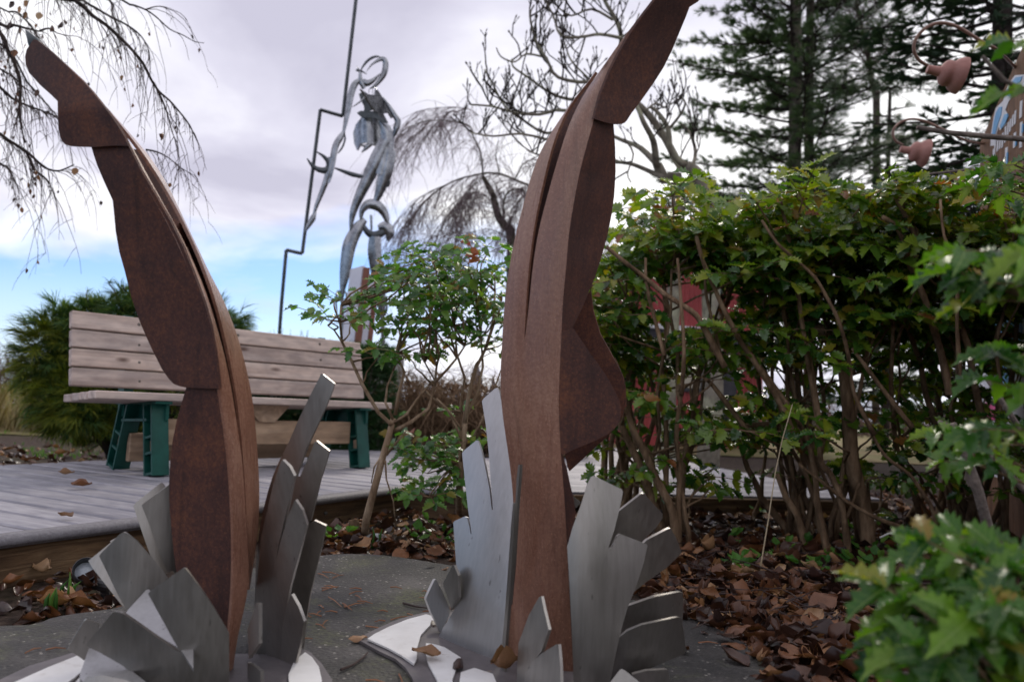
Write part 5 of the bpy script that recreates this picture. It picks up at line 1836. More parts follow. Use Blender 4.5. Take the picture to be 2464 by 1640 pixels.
tr2 = [([(1130, 1540), (1060, 1380), (940, 1180), (850, 1050), (760, 880), (690, 720), (640, 600), (610, 480)], .013, 3.35), ([(1270, 1540), (1230, 1300), (1190, 1060), (1160, 850), (1130, 650), (1100, 480), (1060, 300)], .012, 3.38),
       ([(1560, 1540), (1450, 1320), (1420, 1120), (1370, 940), (1300, 800), (1240, 700), (1130, 600), (1040, 520), (960, 400)], .009, 3.25), ([(1760, 1500), (1620, 1320), (1500, 1160), (1440, 1080)], .011, 3.3),
       ([(1960, 1330), (1920, 1130), (1870, 960), (1820, 800), (1740, 620), (1690, 450), (1600, 380)], .016, 3.3), ([(2020, 1250), (2000, 1000), (2000, 800), (1990, 640), (1930, 480), (1910, 290)], .008, 3.1),
       ([(760, 1180), (640, 950), (580, 880), (440, 790), (320, 690), (240, 630), (130, 540)], .013, 3.25), ([(440, 1120), (390, 930), (345, 750), (340, 600)], .009, 3.3), ([(530, 1330), (545, 1100), (530, 850), (510, 600)], .009, 3.2),
       ([(740, 1120), (700, 950), (660, 780), (660, 650)], .008, 3.4), ([(900, 1540), (700, 1280), (660, 1250)], .012, 3.45)]
root = [o for o in bpy.data.objects if o.name == 'spiny_shrub.001'][0]
for z_, lst in ((hs, tr), (E_, tr2)):
    for pts, r0, d in lst:
        q = [P(x, y, d - .2 + r.uniform(-.03, .03)) for x, y in z_(pts)]
        if q[0].z < .12:
            q[0].z = -.02
        cp = []
        for i in range(len(q) - 1):
            p0_, p1_, p2_, p3_ = q[max(i - 1, 0)], q[i], q[i + 1], q[min(i + 2, len(q) - 1)]
            for t in (0, .33, .66):
                cp.append(0.5 * ((2 * p1_) + (p2_ - p0_) * t + (2 * p0_ - 5 * p1_ + 4 * p2_ - p3_) * t * t + (3 * p1_ - p0_ - 3 * p2_ + p3_) * t ** 3))
        cp.append(q[-1])
        mb = MB()
        mb.tube(cp, [w * random.Random(i).uniform(.88, 1.12) for i, w in enumerate(taper(len(cp), r0, r0 * .6))], 9)
        mb.build('stem', M['stem'], root, True)

# ------------------------------------------------------------------ small spiny shrubs between the two legs
def shrub_px(label, name, trunk, limbs, clusters, d, leafsize, mat, n_obj, seed, group=None, tr_r=.016):
    r = random.Random(seed)
    z = zone(760, 580, .48450)
    tp = [P(x, y, d) for x, y in z(trunk)]
    tp[0] = G(*z(trunk[:1])[0], 0.0)
    tp[0].z = -.02
    root = empty(name, (tp[0].x, tp[0].y, 0), label, 'shrub', group)
    mb = MB()
    mb.tube(tp, taper(len(tp), tr_r, tr_r * .7), 8)
    mb.build('trunk', M['stem_pale'], root, True)
    pool = list(tp[2:])
    for lp, lr in limbs:
        q = [P(x, y, d + r.uniform(-.02, .02) + i * r.uniform(-.03, .05)) for i, (x, y) in enumerate(z(lp))]
        mb = MB()
        mb.tube(q, taper(len(q), lr, lr * .5), 6)
        mb.build('stem', M['stem_pale'], root, True)
        pool += q[1:]
    leaves, rach = [], []
    tw = MB()
    for (cx, cy, rx, ry, n) in clusters:
        for k in range(int(n * .40 + .5)):
            a, rr = r.uniform(0, 6.28), math.sqrt(r.random())
            x, y = z([(cx + rx * rr * math.cos(a), cy + ry * rr * math.sin(a))])[0]
            p = P(x, y, d + r.uniform(-.22, .3))
            rosette(leaves, rach, p, r, n=r.choice((3, 3, 4)), length=leafsize * 2.9, leaf=leafsize, pairs=2, lift=.3)
            near = [q for q in pool if q.z < p.z] or pool
            b = min(near, key=lambda q: (q - p).length + r.uniform(0, .08))
            pts = wiggle(b, p, r, 5, .12, .03)
            tw.tube(pts, taper(len(pts), .0045, .0022), 4)
    tw.build('twigs', M['stem'], root, True)
    sk = MB()
    for pts, rr in rach:
        sk.tube(pts, .0014, 3, cap=False)
    sk.build('leaf_stalks', M['stem'], root)
    leaves_on(root, leaves, mat, n_obj)
    return root


shrub_px('young spiny shrub on one pale stem by the deck corner', 'young_spiny_shrub',
         [(240, 1480), (250, 1380), (290, 1230), (330, 1080), (365, 960), (385, 880)],
         [([(375, 910), (310, 850), (230, 710), (180, 600), (130, 500), (120, 400), (125, 320)], .008), ([(385, 890), (345, 800), (355, 720), (385, 640)], .006), ([(390, 900), (450, 860), (520, 760), (590, 690), (540, 600)], .006),
          ([(370, 950), (470, 900), (560, 830), (590, 720), (600, 620)], .009), ([(395, 860), (410, 760), (440, 650), (400, 560)], .008), ([(350, 1060), (400, 1000), (450, 940)], .006),
          ([(590, 700), (650, 640), (700, 580), (740, 520)], .006), ([(345, 1090), (350, 1180), (385, 1290), (400, 1440)], .004), ([(330, 1060), (290, 1120), (275, 1200)], .004), ([(130, 500), (90, 440), (60, 420)], .004)],
         [(130, 300, 45, 45, 4), (80, 420, 55, 35, 5), (190, 370, 40, 45, 4), (450, 150, 110, 100, 17), (420, 330, 130, 130, 24), (560, 250, 120, 150, 26), (450, 520, 100, 60, 8), (330, 560, 80, 40, 5), (600, 420, 110, 80, 13)],
         2.95, .046, M['holly_shrub'], 240, 31, 'small spiny shrubs between the two sculptures')
shrub_px('bushier spiny shrub just left of the tall rusted leg', 'young_spiny_shrub',
         [(712, 1370), (712, 1250), (720, 1100), (735, 950), (745, 850)],
         [([(740, 900), (760, 760), (790, 640), (840, 540), (880, 420), (890, 250)], .010), ([(735, 950), (720, 800), (740, 680), (700, 560), (690, 420)], .008), ([(745, 870), (800, 760), (830, 620), (820, 480), (800, 330)], .007),
          ([(730, 1000), (680, 880), (640, 820), (600, 780)], .006), ([(780, 970), (830, 880), (870, 780), (920, 640)], .006), ([(735, 950), (650, 830), (560, 760), (520, 700)], .005)],
         [(700, 210, 110, 110, 18), (850, 130, 100, 80, 16), (860, 300, 90, 120, 20), (740, 380, 110, 110, 17), (880, 480, 60, 80, 8), (640, 1040, 160, 50, 14), (600, 1160, 130, 80, 12), (540, 1290, 60, 30, 8), (560, 1100, 90, 60, 10), (840, 1020, 40, 40, 6), (640, 830, 40, 30, 2)],
         3.15, .048, M['holly_shrub'], 240, 47, 'small spiny shrubs between the two sculptures')
# red young leaves at its top
r = random.Random(3)
lv, rc = [], []
z = zone(760, 580, .48450)
for (x, y) in ((770, 25), (755, 70), (805, 45), (815, 90), (470, 945), (330, 940)):
    p = P(*z([(x, y)])[0], 3.0)
    for k in range(1):
        lv.append((frame(p, Vector((r.uniform(-1, 1), -.5, r.uniform(-.3, .5))), Vector((0, -1, .6)), .055), r.randrange(5)))
rt = bpy.data.objects['young_spiny_shrub.001']
for m4, w in lv:
    me = HOLLY_ME[w].copy()
    me.materials.clear()
    me.materials.append(M['red_leaf'])
    put('red_leaf', me, None, rt, Matrix(m4.tolist()))

# ------------------------------------------------------------------ near spiny shrub, lower right corner and right edge
r = random.Random(77)
nb_ = Vector((0.82, 1.02, 0))
near = empty('near_spiny_shrub', nb_, 'blurred bright green spiny shrub close by at the lower right', 'shrub')
leaves, rach, tips = [], [], []
zR = zF
for (cx, cy, rx, ry, n, d0, d1) in ((2270, 1340, 80, 40, 6, .78, .95), (2190, 1410, 60, 40, 5, .76, .9), (2270, 1450, 100, 70, 9, .80, 1.05), (2180, 1520, 70, 50, 6, .76, .9), (2340, 1310, 30, 60, 3, .85, 1.0),
                                   (2310, 655, 40, 35, 4, .9, 1.0), (2370, 570, 20, 40, 2, .9, 1.0), (2370, 690, 20, 50, 2, .9, 1.0), (2265, 1050, 50, 30, 3, 1.1, 1.25), (2320, 1010, 30, 50, 2, .95, 1.1), (2340, 860, 20, 50, 2, .95, 1.1),
                                   (2405, 190, 10, 15, 1, .95, 1.0), (2420, 110, 10, 10, 1, .95, 1.0), (2330, 400, 30, 40, 3, 1.5, 1.7), (2290, 455, 60, 25, 3, 1.6, 2.0)):
    for k in range(n):
        a, rr = r.uniform(0, 6.28), math.sqrt(r.random())
        x, y = zF([(cx + rx * rr * math.cos(a), cy + ry * rr * math.sin(a))])[0]
        p = P(x, y, r.uniform(d0, d1))
        tips.append((p, cy))
        rosette(leaves, rach, p, r, n=r.choice((2, 3, 3)), length=.065, leaf=r.uniform(.036, .054), pairs=2, lift=.3, kinds=(5, 6, 7))
leaves_on(near, leaves, M['holly_near'], 300)
mb = MB()
for t, cy_ in tips:
    if cy_ > 1200:
        b = nb_ + Vector((r.gauss(0.0, .05), r.gauss(-.1, .05), -.02))
        pts = wiggle(b, t, r, 7, .10, .015)
    else:                                  # tall stems rise outside the picture and arch in
        b = Vector((1.42 + r.gauss(0, .05), 1.15 + r.gauss(0, .06), -.02))
        e = t + Vector((r.uniform(.22, .32), r.uniform(-.04, .04), r.uniform(-.16, -.05)))
        mid_ = Vector(((b.x * .7 + e.x * .3) + .05, b.y * .5 + e.y * .5, max(e.z * .6, .1)))
        pts = wiggle(b, mid_, r, 4, .05, .01)[:-1] + wiggle(mid_, e, r, 3, .05, .01)[:-1] + wiggle(e, t, r, 4, .05, .01)
    mb.tube(pts, taper(len(pts), .007 if cy_ < 1200 else .005, .002), 5)
mb.build('stems', M['stem'], near, True)
mb = MB()
for pts, rr in rach:
    mb.tube(pts, .0012, 3, cap=False)
mb.build('leaf_stalks', M['stem'], near)
for pts, r0, d in (([(2110, 293), (2180, 305), (2260, 313), (2380, 322)], .007, 1.7), ([(2140, 400), (2230, 390), (2300, 395), (2400, 410)], .005, 2.2), ([(2340, 200), (2310, 185), (2260, 130)], .004, 1.1),
                   ([(2280, 1240), (2250, 1130), (2215, 1030), (2190, 975)], .012, 1.5), ([(2350, 1120), (2290, 1060), (2200, 985), (2160, 970)], .006, 1.4), ([(2270, 870), (2310, 930), (2356, 1000)], .006, 1.5)):
    q = [P(x, y, d) for x, y in zF(pts)]
    far = max((q[0], q[-1]), key=lambda v: v.x)
    if q[0] is far:
        q.reverse()
    q += [far + Vector((.22, 0, -.12)), Vector((far.x + .42, far.y, far.z * .4)), Vector((far.x + .45, far.y, -.02))]
    mb = MB()
    mb.tube(q, taper(len(q), r0 * .7, r0 * 1.2), 7)
    mb.build('branch', M['stem_grey'], near, True)

# ------------------------------------------------------------------ bare trees
def limb(mb, pts, r0, r1, sides=6, sub=3):
    cp = []
    q = pts
    for i in range(len(q) - 1):
        p0_, p1_, p2_, p3_ = q[max(i - 1, 0)], q[i], q[i + 1], q[min(i + 2, len(q) - 1)]
        for k in range(sub):
            t = k / sub
            cp.append(0.5 * ((2 * p1_) + (p2_ - p0_) * t + (2 * p0_ - 5 * p1_ + 4 * p2_ - p3_) * t * t + (3 * p1_ - p0_ - 3 * p2_ + p3_) * t ** 3))
    cp.append(q[-1])
    mb.tube(cp, taper(len(cp), r0, r1), sides)
    return cp


def droop(mb, p, d, L, r0, r, g=0.5, n=6, sides=3):
    pts = [p.copy()]
    d = d.normalized()
    for i in range(n):
        d = (d + Vector((r.uniform(-.14, .14), r.uniform(-.14, .14), -g))).normalized()
        pts.append(pts[-1] + d * (L / n))
    mb.tube(pts, taper(len(pts), r0, r0 * .4), sides, cap=False)
    return pts


# weeping birch reaching in from the upper left
DB = 4.6
r = random.Random(21)
tb = Vector((-5.4, 5.2, 0))
birch = empty('weeping_birch', tb, 'nearly bare weeping birch hanging in at the upper left', 'tree')
mb = MB()
trunk = [tb + Vector((0, 0, -.1)), tb + Vector((.1, 0, 1.5)), tb + Vector((.25, -.1, 3)), tb + Vector((.4, -.2, 4.6)), tb + Vector((.6, -.2, 6))]
mb.tube(trunk, [.16, .14, .12, .09, .05], 12)
mb.build('trunk', M['bark'], birch, True)
big, tw, lf = MB(), MB(), []
limbs = [([(560, 0), (640, 60), (700, 120), (800, 190), (900, 280), (990, 370), (1080, 480), (1140, 600), (1200, 690), (1280, 760), (1350, 840), (1420, 930), (1490, 1065)], .011, 1.0),
         ([(620, 0), (720, 60), (830, 125), (940, 180), (1030, 240), (1090, 310), (1125, 390), (1130, 480)], .008, .9), ([(820, 0), (840, 80), (890, 200), (905, 270)], .006, .7),
         ([(920, 0), (1010, 40), (1100, 75), (1180, 130), (1280, 220), (1380, 265), (1470, 315), (1540, 325)], .006, .25), ([(1100, 72), (1180, 50), (1250, 55), (1330, 85)], .003, .2),
         ([(0, 180), (100, 190), (200, 215), (310, 240)], .012, 1.0), ([(300, 235), (370, 215), (430, 250), (510, 270)], .005, .6),
         ([(-40, 200), (60, 380), (110, 480), (150, 590), (155, 700), (150, 800), (150, 900), (170, 1000), (190, 1080)], .011, 1.2), ([(0, 330), (100, 420), (200, 610), (300, 730), (420, 860)], .009, 1.2),
         ([(0, 660), (90, 740), (190, 790), (330, 840), (430, 880)], .009, 1.2), ([(0, 1010), (100, 1080), (210, 1150), (330, 1260), (430, 1290), (500, 1270), (560, 1240)], .010, 1.2),
         ([(0, 1230), (60, 1260), (110, 1360), (140, 1420)], .007, 1.2), ([(200, 1150), (260, 1280), (350, 1350), (410, 1470)], .006, 1.0), ([(1100, 1130), (1180, 1145), (1270, 1190), (1370, 1270), (1480, 1330)], .005, .8),
         ([(0, 60), (120, 90), (220, 180), (300, 300), (330, 340)], .006, 1.2), ([(0, 520), (80, 560), (160, 640), (240, 700)], .006, 1.2), ([(1140, 600), (1200, 700), (1260, 850), (1300, 1000), (1340, 1080)], .005, .8)]
for pts, r0, dens in limbs:
    dz_ = r.uniform(-.5, .5)
    q = [P(x, y, DB + dz_ + i * .02) for i, (x, y) in enumerate(zI(pts))]
    if pts[0][0] <= 0 or pts[0][1] <= 0:
        q = [trunk[3].lerp(trunk[4], r.random()), q[0] + Vector((-.5, .15, .35))] + q
    cp = limb(big, q, r0 * 1.3, r0 * .35, 6)
    for a, b in zip(cp, cp[1:]):
        n_ = (b - a).length * 42 * dens
        n_ = int(n_) + (1 if r.random() < n_ % 1 else 0)
        if in_view(a) is None:
            n_ = min(n_, 1)
        for k in range(n_):
            p = a.lerp(b, r.random())
            dirv = ((b - a).normalized() * .9 + Vector((r.uniform(-.7, .7), r.uniform(-.7, .7), r.uniform(-.5, .3))))
            L = r.choice((.12, .18, .25, .35, .5))
            tp = droop(tw, p, dirv, L, .0026, r, .34, 6)
            for j in range(r.choice((0, 1, 2, 3))):
                s = r.choice(tp[1:])
                tq = droop(tw, s, Vector((r.uniform(-1, 1), r.uniform(-1, 1), -.3)), L * r.uniform(.2, .5), .0017, r, .3, 4)
                if r.random() < .10:
                    lf.append(tq[-1])
            if r.random() < .07:
                lf.append(tp[-1])
big.build('branches', M['bark_dark'], birch, True)
tw.build('twigs', M['twig'], birch)


def ovate_proto(seed, curl=.3):
    r = random.Random(seed)
    rows = [(0, .02), (.1, .2), (.25, .34), (.42, .39), (.6, .35), (.78, .23), (.9, .11), (1, .01)]
    V, F = [], []
    S_ = (-1, -.66, -.33, 0, .33, .66, 1)
    ph, ph2, tw_ = r.uniform(0, 6), r.uniform(0, 6), r.uniform(-.5, .5)
    for t, w in rows:
        for s in S_:
            y = s * w * r.uniform(.9, 1.08)
            cup = curl * (y * y * 1.5) + curl * .22 * (t - .5) ** 2 * 2
            crump = .035 * math.sin(9 * t + ph + 3 * s) + .03 * math.sin(7 * s + ph2 + 4 * t)
            vein = .012 * (abs(s) * 10 % 2 - 1)
            V.append((t + r.uniform(-.015, .015), y * (1 - .3 * abs(curl) * abs(s)), cup + crump + tw_ * y * (t - .5)))
    m_ = len(S_)
    for i in range(len(rows) - 1):
        for j in range(m_ - 1):
            a, b, c, d = i * m_ + j, i * m_ + j + 1, (i + 1) * m_ + j + 1, (i + 1) * m_ + j
            F += [(a, b, c), (a, c, d)]
    n = len(V)
    V += [(-.35, .02, .04), (0.02, .012, 0.01), (0.02, -.012, 0.01)]
    F.append((n, n + 1, n + 2))
    return np.array(V, float), np.array(F, int)


OVATE = [ovate_proto(s, c) for s, c in ((1, .5), (2, 1.2), (3, .2), (4, 1.9), (5, .9), (6, -.9), (7, -1.6), (8, 2.4))]
OV_ME = [np_mesh('dry_leaf', V, F) for V, F in OVATE]
for me in OV_ME:
    me.polygons.foreach_set('use_smooth', [True] * len(me.polygons))
OV_CACHE = {}


def ov_mesh(k, mat):
    if (k, mat.name) not in OV_CACHE:
        me = OV_ME[k].copy()
        me.materials.clear()
        me.materials.append(mat)
        OV_CACHE[(k, mat.name)] = me
    return OV_CACHE[(k, mat.name)]


for p in lf:
    m4 = frame(p, Vector((r.uniform(-.4, .4), r.uniform(-.4, .4), -1)), Vector((r.uniform(-1, 1), r.uniform(-1, 1), .1)), r.uniform(.022, .036))
    o = put('dry_leaf', ov_mesh(r.randrange(8), M['dead_leaf']), None, birch, Matrix(m4.tolist()))
for (x, y) in ((200, 95), (305, 95), (105, 15), (155, 50), (85, 165), (385, 185), (205, 5), (575, 1265), (115, 375), (290, 680), (1240, 1010), (460, 160)):
    p = P(*zI([(x, y)])[0], DB - .2)
    m4 = frame(p, Vector((r.uniform(-.3, .3), -.2, -1)), Vector((r.uniform(-.5, .5), -1, .1)), .05)
    put('dry_leaf', ov_mesh(r.randrange(8), M['dead_leaf_light'] if x in (200, 305, 575) else M['dead_leaf']), None, birch, Matrix(m4.tolist()))

# weeping tree in the middle distance
r = random.Random(22)
DW = 12.0
zt_ = P(*zN([(880, 1230)])[0], DW)
weep = empty('weeping_tree', (zt_.x, zt_.y, 0), 'bare weeping tree with curtains of mauve twigs beside the tall rusted leg', 'tree')
big, tw = MB(), MB()
trk = [Vector((zt_.x + .1, zt_.y, -.1)), Vector((zt_.x + .05, zt_.y, .8))] + [P(x, y, DW) for x, y in zN([(880, 1230), (830, 1100), (780, 1020), (745, 880), (700, 790), (670, 740)])]
mb = MB()
limb(mb, trk, .10, .03, 9)
mb.build('trunk', M['bark'], weep, True)
limbs = [([(1100, 830), (1000, 800), (900, 760), (800, 720), (700, 712), (600, 730), (500, 755), (400, 800), (290, 880), (200, 970), (120, 1110)], .055, 1), ([(400, 800), (280, 850), (180, 920), (80, 1030), (30, 1080)], .022, .8),
         ([(790, 710), (770, 630), (765, 560), (785, 480)], .03, .1), ([(670, 740), (660, 600), (640, 530), (600, 450), (580, 380), (510, 345), (430, 335), (300, 330), (200, 350), (100, 400), (40, 480)], .036, .8),
         ([(640, 300), (580, 255), (480, 235), (400, 235), (280, 245), (180, 270)], .018, .7), ([(650, 1240), (550, 1270), (450, 1290), (370, 1300), (330, 1280)], .03, .7), ([(880, 1230), (800, 1150), (700, 1120), (560, 1145), (430, 1145), (300, 1170), (240, 1150)], .02, .5),
         ([(1000, 860), (940, 900), (900, 1000), (860, 1080)], .03, 1.3), ([(510, 345), (500, 280), (440, 260), (380, 300)], .015, 1), ([(830, 1100), (820, 950), (850, 850), (950, 830), (1050, 900), (1100, 1000)], .04, 1.5),
         ([(780, 1020), (720, 900), (620, 850), (520, 900), (440, 1000)], .02, 1.3), ([(900, 760), (960, 650), (1050, 600), (1150, 560)], .03, 1.0), ([(670, 740), (620, 780), (560, 860), (520, 980), (480, 1100)], .02, 1.2), ([(1100, 830), (1300, 800), (1450, 900), (1500, 1050)], .04, .9)]
for pts, r0, dens in limbs:
    dz_ = r.uniform(-.7, .7)
    q = [P(x, y, DW + dz_ * min(1, i / 3)) for i, (x, y) in enumerate(zN(pts))]
    cp = limb(big, q, r0 * .42, r0 * .15, 5)
    for a, b in zip(cp, cp[1:]):
        n_ = int((b - a).length * 44 * dens + r.random())
        for k in range(n_):
            p = a.lerp(b, r.random())
            dirv = ((b - a).normalized() * .8 + Vector((r.uniform(-.6, .6), r.uniform(-.6, .6), -.2)))
            L = r.uniform(.4, 1.6)
            tp = droop(tw, p, dirv, L, .0040, r, .24, 6)
            for j in range(r.choice((1, 2, 3))):
                s = r.choice(tp[1:5])
                droop(tw, s, Vector((r.uniform(-1, 1), r.uniform(-1, 1), -.5)), L * r.uniform(.3, .7), .0042, r, .3, 4)
big.build('branches', M['bark'], weep, True)
tw.build('twigs', M['twig_mauve'], weep)

# bare magnolia with upturned buds
r = random.Random(23)
DM = 8.0
mb_ = P(*zE([(1030, 800)])[0], DM)
magn = empty('bare_magnolia', (mb_.x, mb_.y, 0), 'bare magnolia with knobbly upturned twigs behind the tall rusted leg', 'tree')
mb = MB()
limb(mb, [Vector((mb_.x + .1, mb_.y, -.1)), Vector((mb_.x + .15, mb_.y, .8)), P(*zE([(1060, 900)])[0], DM), mb_, P(*zE([(1010, 735)])[0], DM), P(*zE([(960, 695)])[0], DM)], .12, .06, 10)
limb(mb, [Vector((mb_.x - .25, mb_.y + .1, -.1)), Vector((mb_.x - .28, mb_.y + .1, .9)), P(*zE([(930, 810)])[0], DM + .1), P(*zE([(870, 750)])[0], DM + .1), P(*zE([(840, 690)])[0], DM + .1)], .09, .05, 10)
mb.build('trunk', M['bark_magnolia'], magn, True)
big, tw = MB(), MB()
limbs = [([(980, 705), (940, 690), (890, 610), (850, 540), (790, 470), (740, 420), (690, 300), (690, 160), (660, 80), (625, 0), (600, -80)], .062), ([(840, 690), (820, 600), (790, 520), (750, 450), (690, 400)], .05),
         ([(840, 690), (770, 620), (700, 585), (600, 560), (500, 540)], .045), ([(870, 750), (820, 720), (740, 690), (670, 680), (560, 640), (420, 600)], .04), ([(960, 695), (900, 640), (880, 540), (840, 480), (800, 450)], .05),
         ([(690, 400), (580, 420), (460, 420), (380, 390), (300, 330), (240, 280), (230, 240)], .028), ([(600, 560), (450, 470), (350, 480), (240, 470), (150, 450), (60, 440)], .026),
         ([(680, 300), (560, 340), (430, 330), (380, 250), (330, 170), (310, 70), (320, 20)], .026), ([(380, 250), (290, 220), (240, 265), (180, 240), (170, 200)], .014), ([(500, 540), (370, 560), (270, 500), (200, 440), (150, 360), (120, 290)], .022),
         ([(420, 600), (270, 560), (150, 570), (60, 560)], .018), ([(690, 160), (600, 140), (520, 160), (440, 150), (400, 60), (370, 0)], .022), ([(660, 80), (560, 40), (480, 60), (420, 20)], .018), ([(500, 540), (420, 640), (330, 640), (260, 600)], .016),
         ([(560, 340), (480, 260), (460, 200), (430, 120)], .016), ([(625, 0), (680, -30), (720, -60)], .02), ([(690, 160), (740, 120), (760, 60)], .016), ([(980, 705), (1000, 640), (980, 560), (940, 520)], .03), ([(880, 540), (940, 480), (960, 430), (930, 400)], .02),
         ([(790, 470), (830, 440), (870, 450), (900, 430)], .016), ([(700, 585), (740, 640), (720, 720), (730, 760)], .014)]
for pts, r0 in limbs:
    dz_ = r.uniform(-.5, .5)
    q = [P(x + r.uniform(-4, 4), y + r.uniform(-4, 4), DM + dz_ * min(1, i / 2)) for i, (x, y) in enumerate(zE(pts))]
    cp = limb(big, q, r0 * .8, r0 * .22 + .003, 6)
    for a, b in zip(cp[2:], cp[3:]):
        n_ = int((b - a).length * (7.5 if r0 < .04 else 2.5) + r.random())
        for k in range(n_):
            p = a.lerp(b, r.random())
            d = (b - a).normalized() * .5 + Vector((r.uniform(-1, 1), r.uniform(-.8, .8), r.uniform(-.3, .9)))
            L = r.uniform(.2, .7)

            def grow(p, d, L, rr, lev):
                pts = [p.copy()]
                d = d.normalized()
                m_ = 5
                for i in range(m_):
                    d = (d + Vector((r.uniform(-.35, .35), r.uniform(-.35, .35), r.uniform(-.05, .38)))).normalized()
                    pts.append(pts[-1] + d * (L / m_))
                rads = taper(len(pts), rr, rr * .55)
                tw.tube(pts, rads, 4)
                tw.tube([pts[-1] - d * .005, pts[-1] + d * .018, pts[-1] + d * .04], [rr * .6, rr * 1.25, rr * .2], 4)
                if lev < 2:
                    for j in range(r.choice((1, 2, 2, 3))):
                        s = r.choice(pts[1:5])
                        grow(s, d + Vector((r.uniform(-1, 1), r.uniform(-1, 1), r.uniform(-.1, .6))), L * r.uniform(.35, .6), rr * .72, lev + 1)
            grow(p, d, L, .0095, 0)
big.build('branches', M['bark_magnolia'], magn, True)
tw.build('twigs', M['bark_dark'], magn, True)

# ------------------------------------------------------------------ conifers
def tuft_proto(seed, n=20, spread=.9, w=.05, flat=False):
    r = random.Random(seed)
    V, F = [], []
    for k in range(n):
        a = r.uniform(0, 6.28)
        s = r.uniform(.15, spread)
        x = r.uniform(0, .45)
        d = Vector((1, math.cos(a) * s, math.sin(a) * s * (.25 if flat else 1))).normalized()
        L = r.uniform(.55, 1.0)
        o = d.orthogonal().normalized()
        b = Vector((x, 0, 0))
        i = len(V)
        V += [tuple(b + o * w / 2), tuple(b - o * w / 2), tuple(b + d * L * .9 - Vector((0, 0, .1 * L)))]
        F.append((i, i + 1, i + 2))
    return np.array(V, float), np.array(F, int)


TUFT = [tuft_proto(s) for s in (1, 2, 3)]
SPRAY = [tuft_proto(s, 14, 1.1, .10, True) for s in (4, 5, 6)]


def pine(label, base, tr_top, z0, z1, reach, seed, mat, protos, size, dens, nb=5, droopy=0.0, group=None, trunk_r=.16, step=.42, name='pine_tree', barkm='bark', shape=.7):
    r = random.Random(seed)
    root = empty(name, (base.x, base.y, 0), label, 'tree', group)
    mb = MB()
    H = tr_top.z
    tp = [Vector((base.x, base.y, -.1)).lerp(tr_top, t) + Vector((r.uniform(-.03, .03), r.uniform(-.03, .03), 0)) for t in (0, .2, .4, .6, .8, 1)]
    mb.tube(tp, taper(6, trunk_r, trunk_r * .35), 9)
    mb.build('trunk', M[barkm], root, True)
    br, mats, which = MB(), [], []
    z = z0
    while z < z1:
        t = z / H
        ax_ = Vector((base.x, base.y, 0)).lerp(Vector((tr_top.x, tr_top.y, 0)), t)
        for k in range(nb):
            a = r.uniform(0, 6.28)
            L = reach * (1 - (z - z0) / (H - z0) * shape) * r.uniform(.65, 1.1)
            d = Vector((math.cos(a), math.sin(a), r.uniform(.0, .22) - droopy))
            p = Vector((ax_.x, ax_.y, z + r.uniform(-.28, .28)))
            pts = [p]
            n = 7
            for i in range(n):
                d = (d + Vector((r.uniform(-.1, .1), r.uniform(-.1, .1), r.uniform(-.05, .09) + (droopy * .18 if i > 3 else 0)))).normalized()
                pts.append(pts[-1] + d * (L / n))
            br.tube(pts, taper(n + 1, .028, .008), 4)
            for i in range(2, n + 1):
                nt_ = int(dens * (L / n) + r.random())
                for j in range(nt_):
                    q = pts[i - 1].lerp(pts[i], r.random())
                    side = Vector((-d.y, d.x, 0)) * r.choice((-1, 1))
                    sd = (d * .6 + side * r.uniform(.3, 1.2) + Vector((0, 0, r.uniform(-.25, .4) - droopy)))
                    sl = r.uniform(.15, .75) * (L / reach) * (1 - .5 * i / n) * min(reach * .4, 1.0)
                    e = q + sd.normalized() * sl
                    br.tube([q, e], [.008, .004], 3, cap=False)
                    for u in range(r.choice((2, 3, 4))):
                        f_ = r.uniform(.35, 1)
                        mats.append(frame(q.lerp(e, f_), sd + Vector((r.uniform(-.6, .6), r.uniform(-.6, .6), r.uniform(-.2, .6) - droopy)), Vector((0, 0, 1)), size * r.uniform(.7, 1.2)))
                        which.append(r.randrange(3))
            mats.append(frame(pts[-1], d, Vector((0, 0, 1)), size * 1.2))
            which.append(0)
        z += step * r.uniform(.8, 1.2)
    br.build('branches', M['bark_dark'], root)
    o = put('crown', scatter_mesh('crown', protos, mats, which), mat, root)
    return root


DPn = 15.0
for k, (x, lab, dd) in enumerate(((1912, 'tall pine with the thicker bare trunk behind the hedge', 0), (1948, 'slimmer pine trunk close beside the thicker pine', .5))):
    b = P(x, 900, DPn + dd)
    t = P(x + 4, -700, DPn + dd)
    pine(lab, Vector((b.x, b.y, 0)), t, 3.2, 11.0, 3.5 if k == 0 else 2.6, 60 + k, M['needle'], TUFT, .17, 17 if k == 0 else 15, 6 if k == 0 else 5, 0.02, 'pair of pines', .17 if k == 0 else .13, .40)
b = P(2400, 900, 9.5)
pine('dark fir with drooping boughs at the right behind the sign', Vector((b.x, b.y, 0)), P(2420, -900, 9.5), 1.2, 9.0, 2.3, 71, M['fir'], SPRAY, .17, 14, 6, .16, None, .17, .30, 'fir_tree', 'bark_dark', .62)
b = P(2130, 900, 17)
pine('smaller fir far behind the lower gooseneck lamp', Vector((b.x, b.y, 0)), P(2140, 215, 17), 1.0, 7.5, 1.7, 72, M['needle'], TUFT, .17, 9, 5, .05, None, .10, .36, 'fir_tree', 'bark_dark', .8)

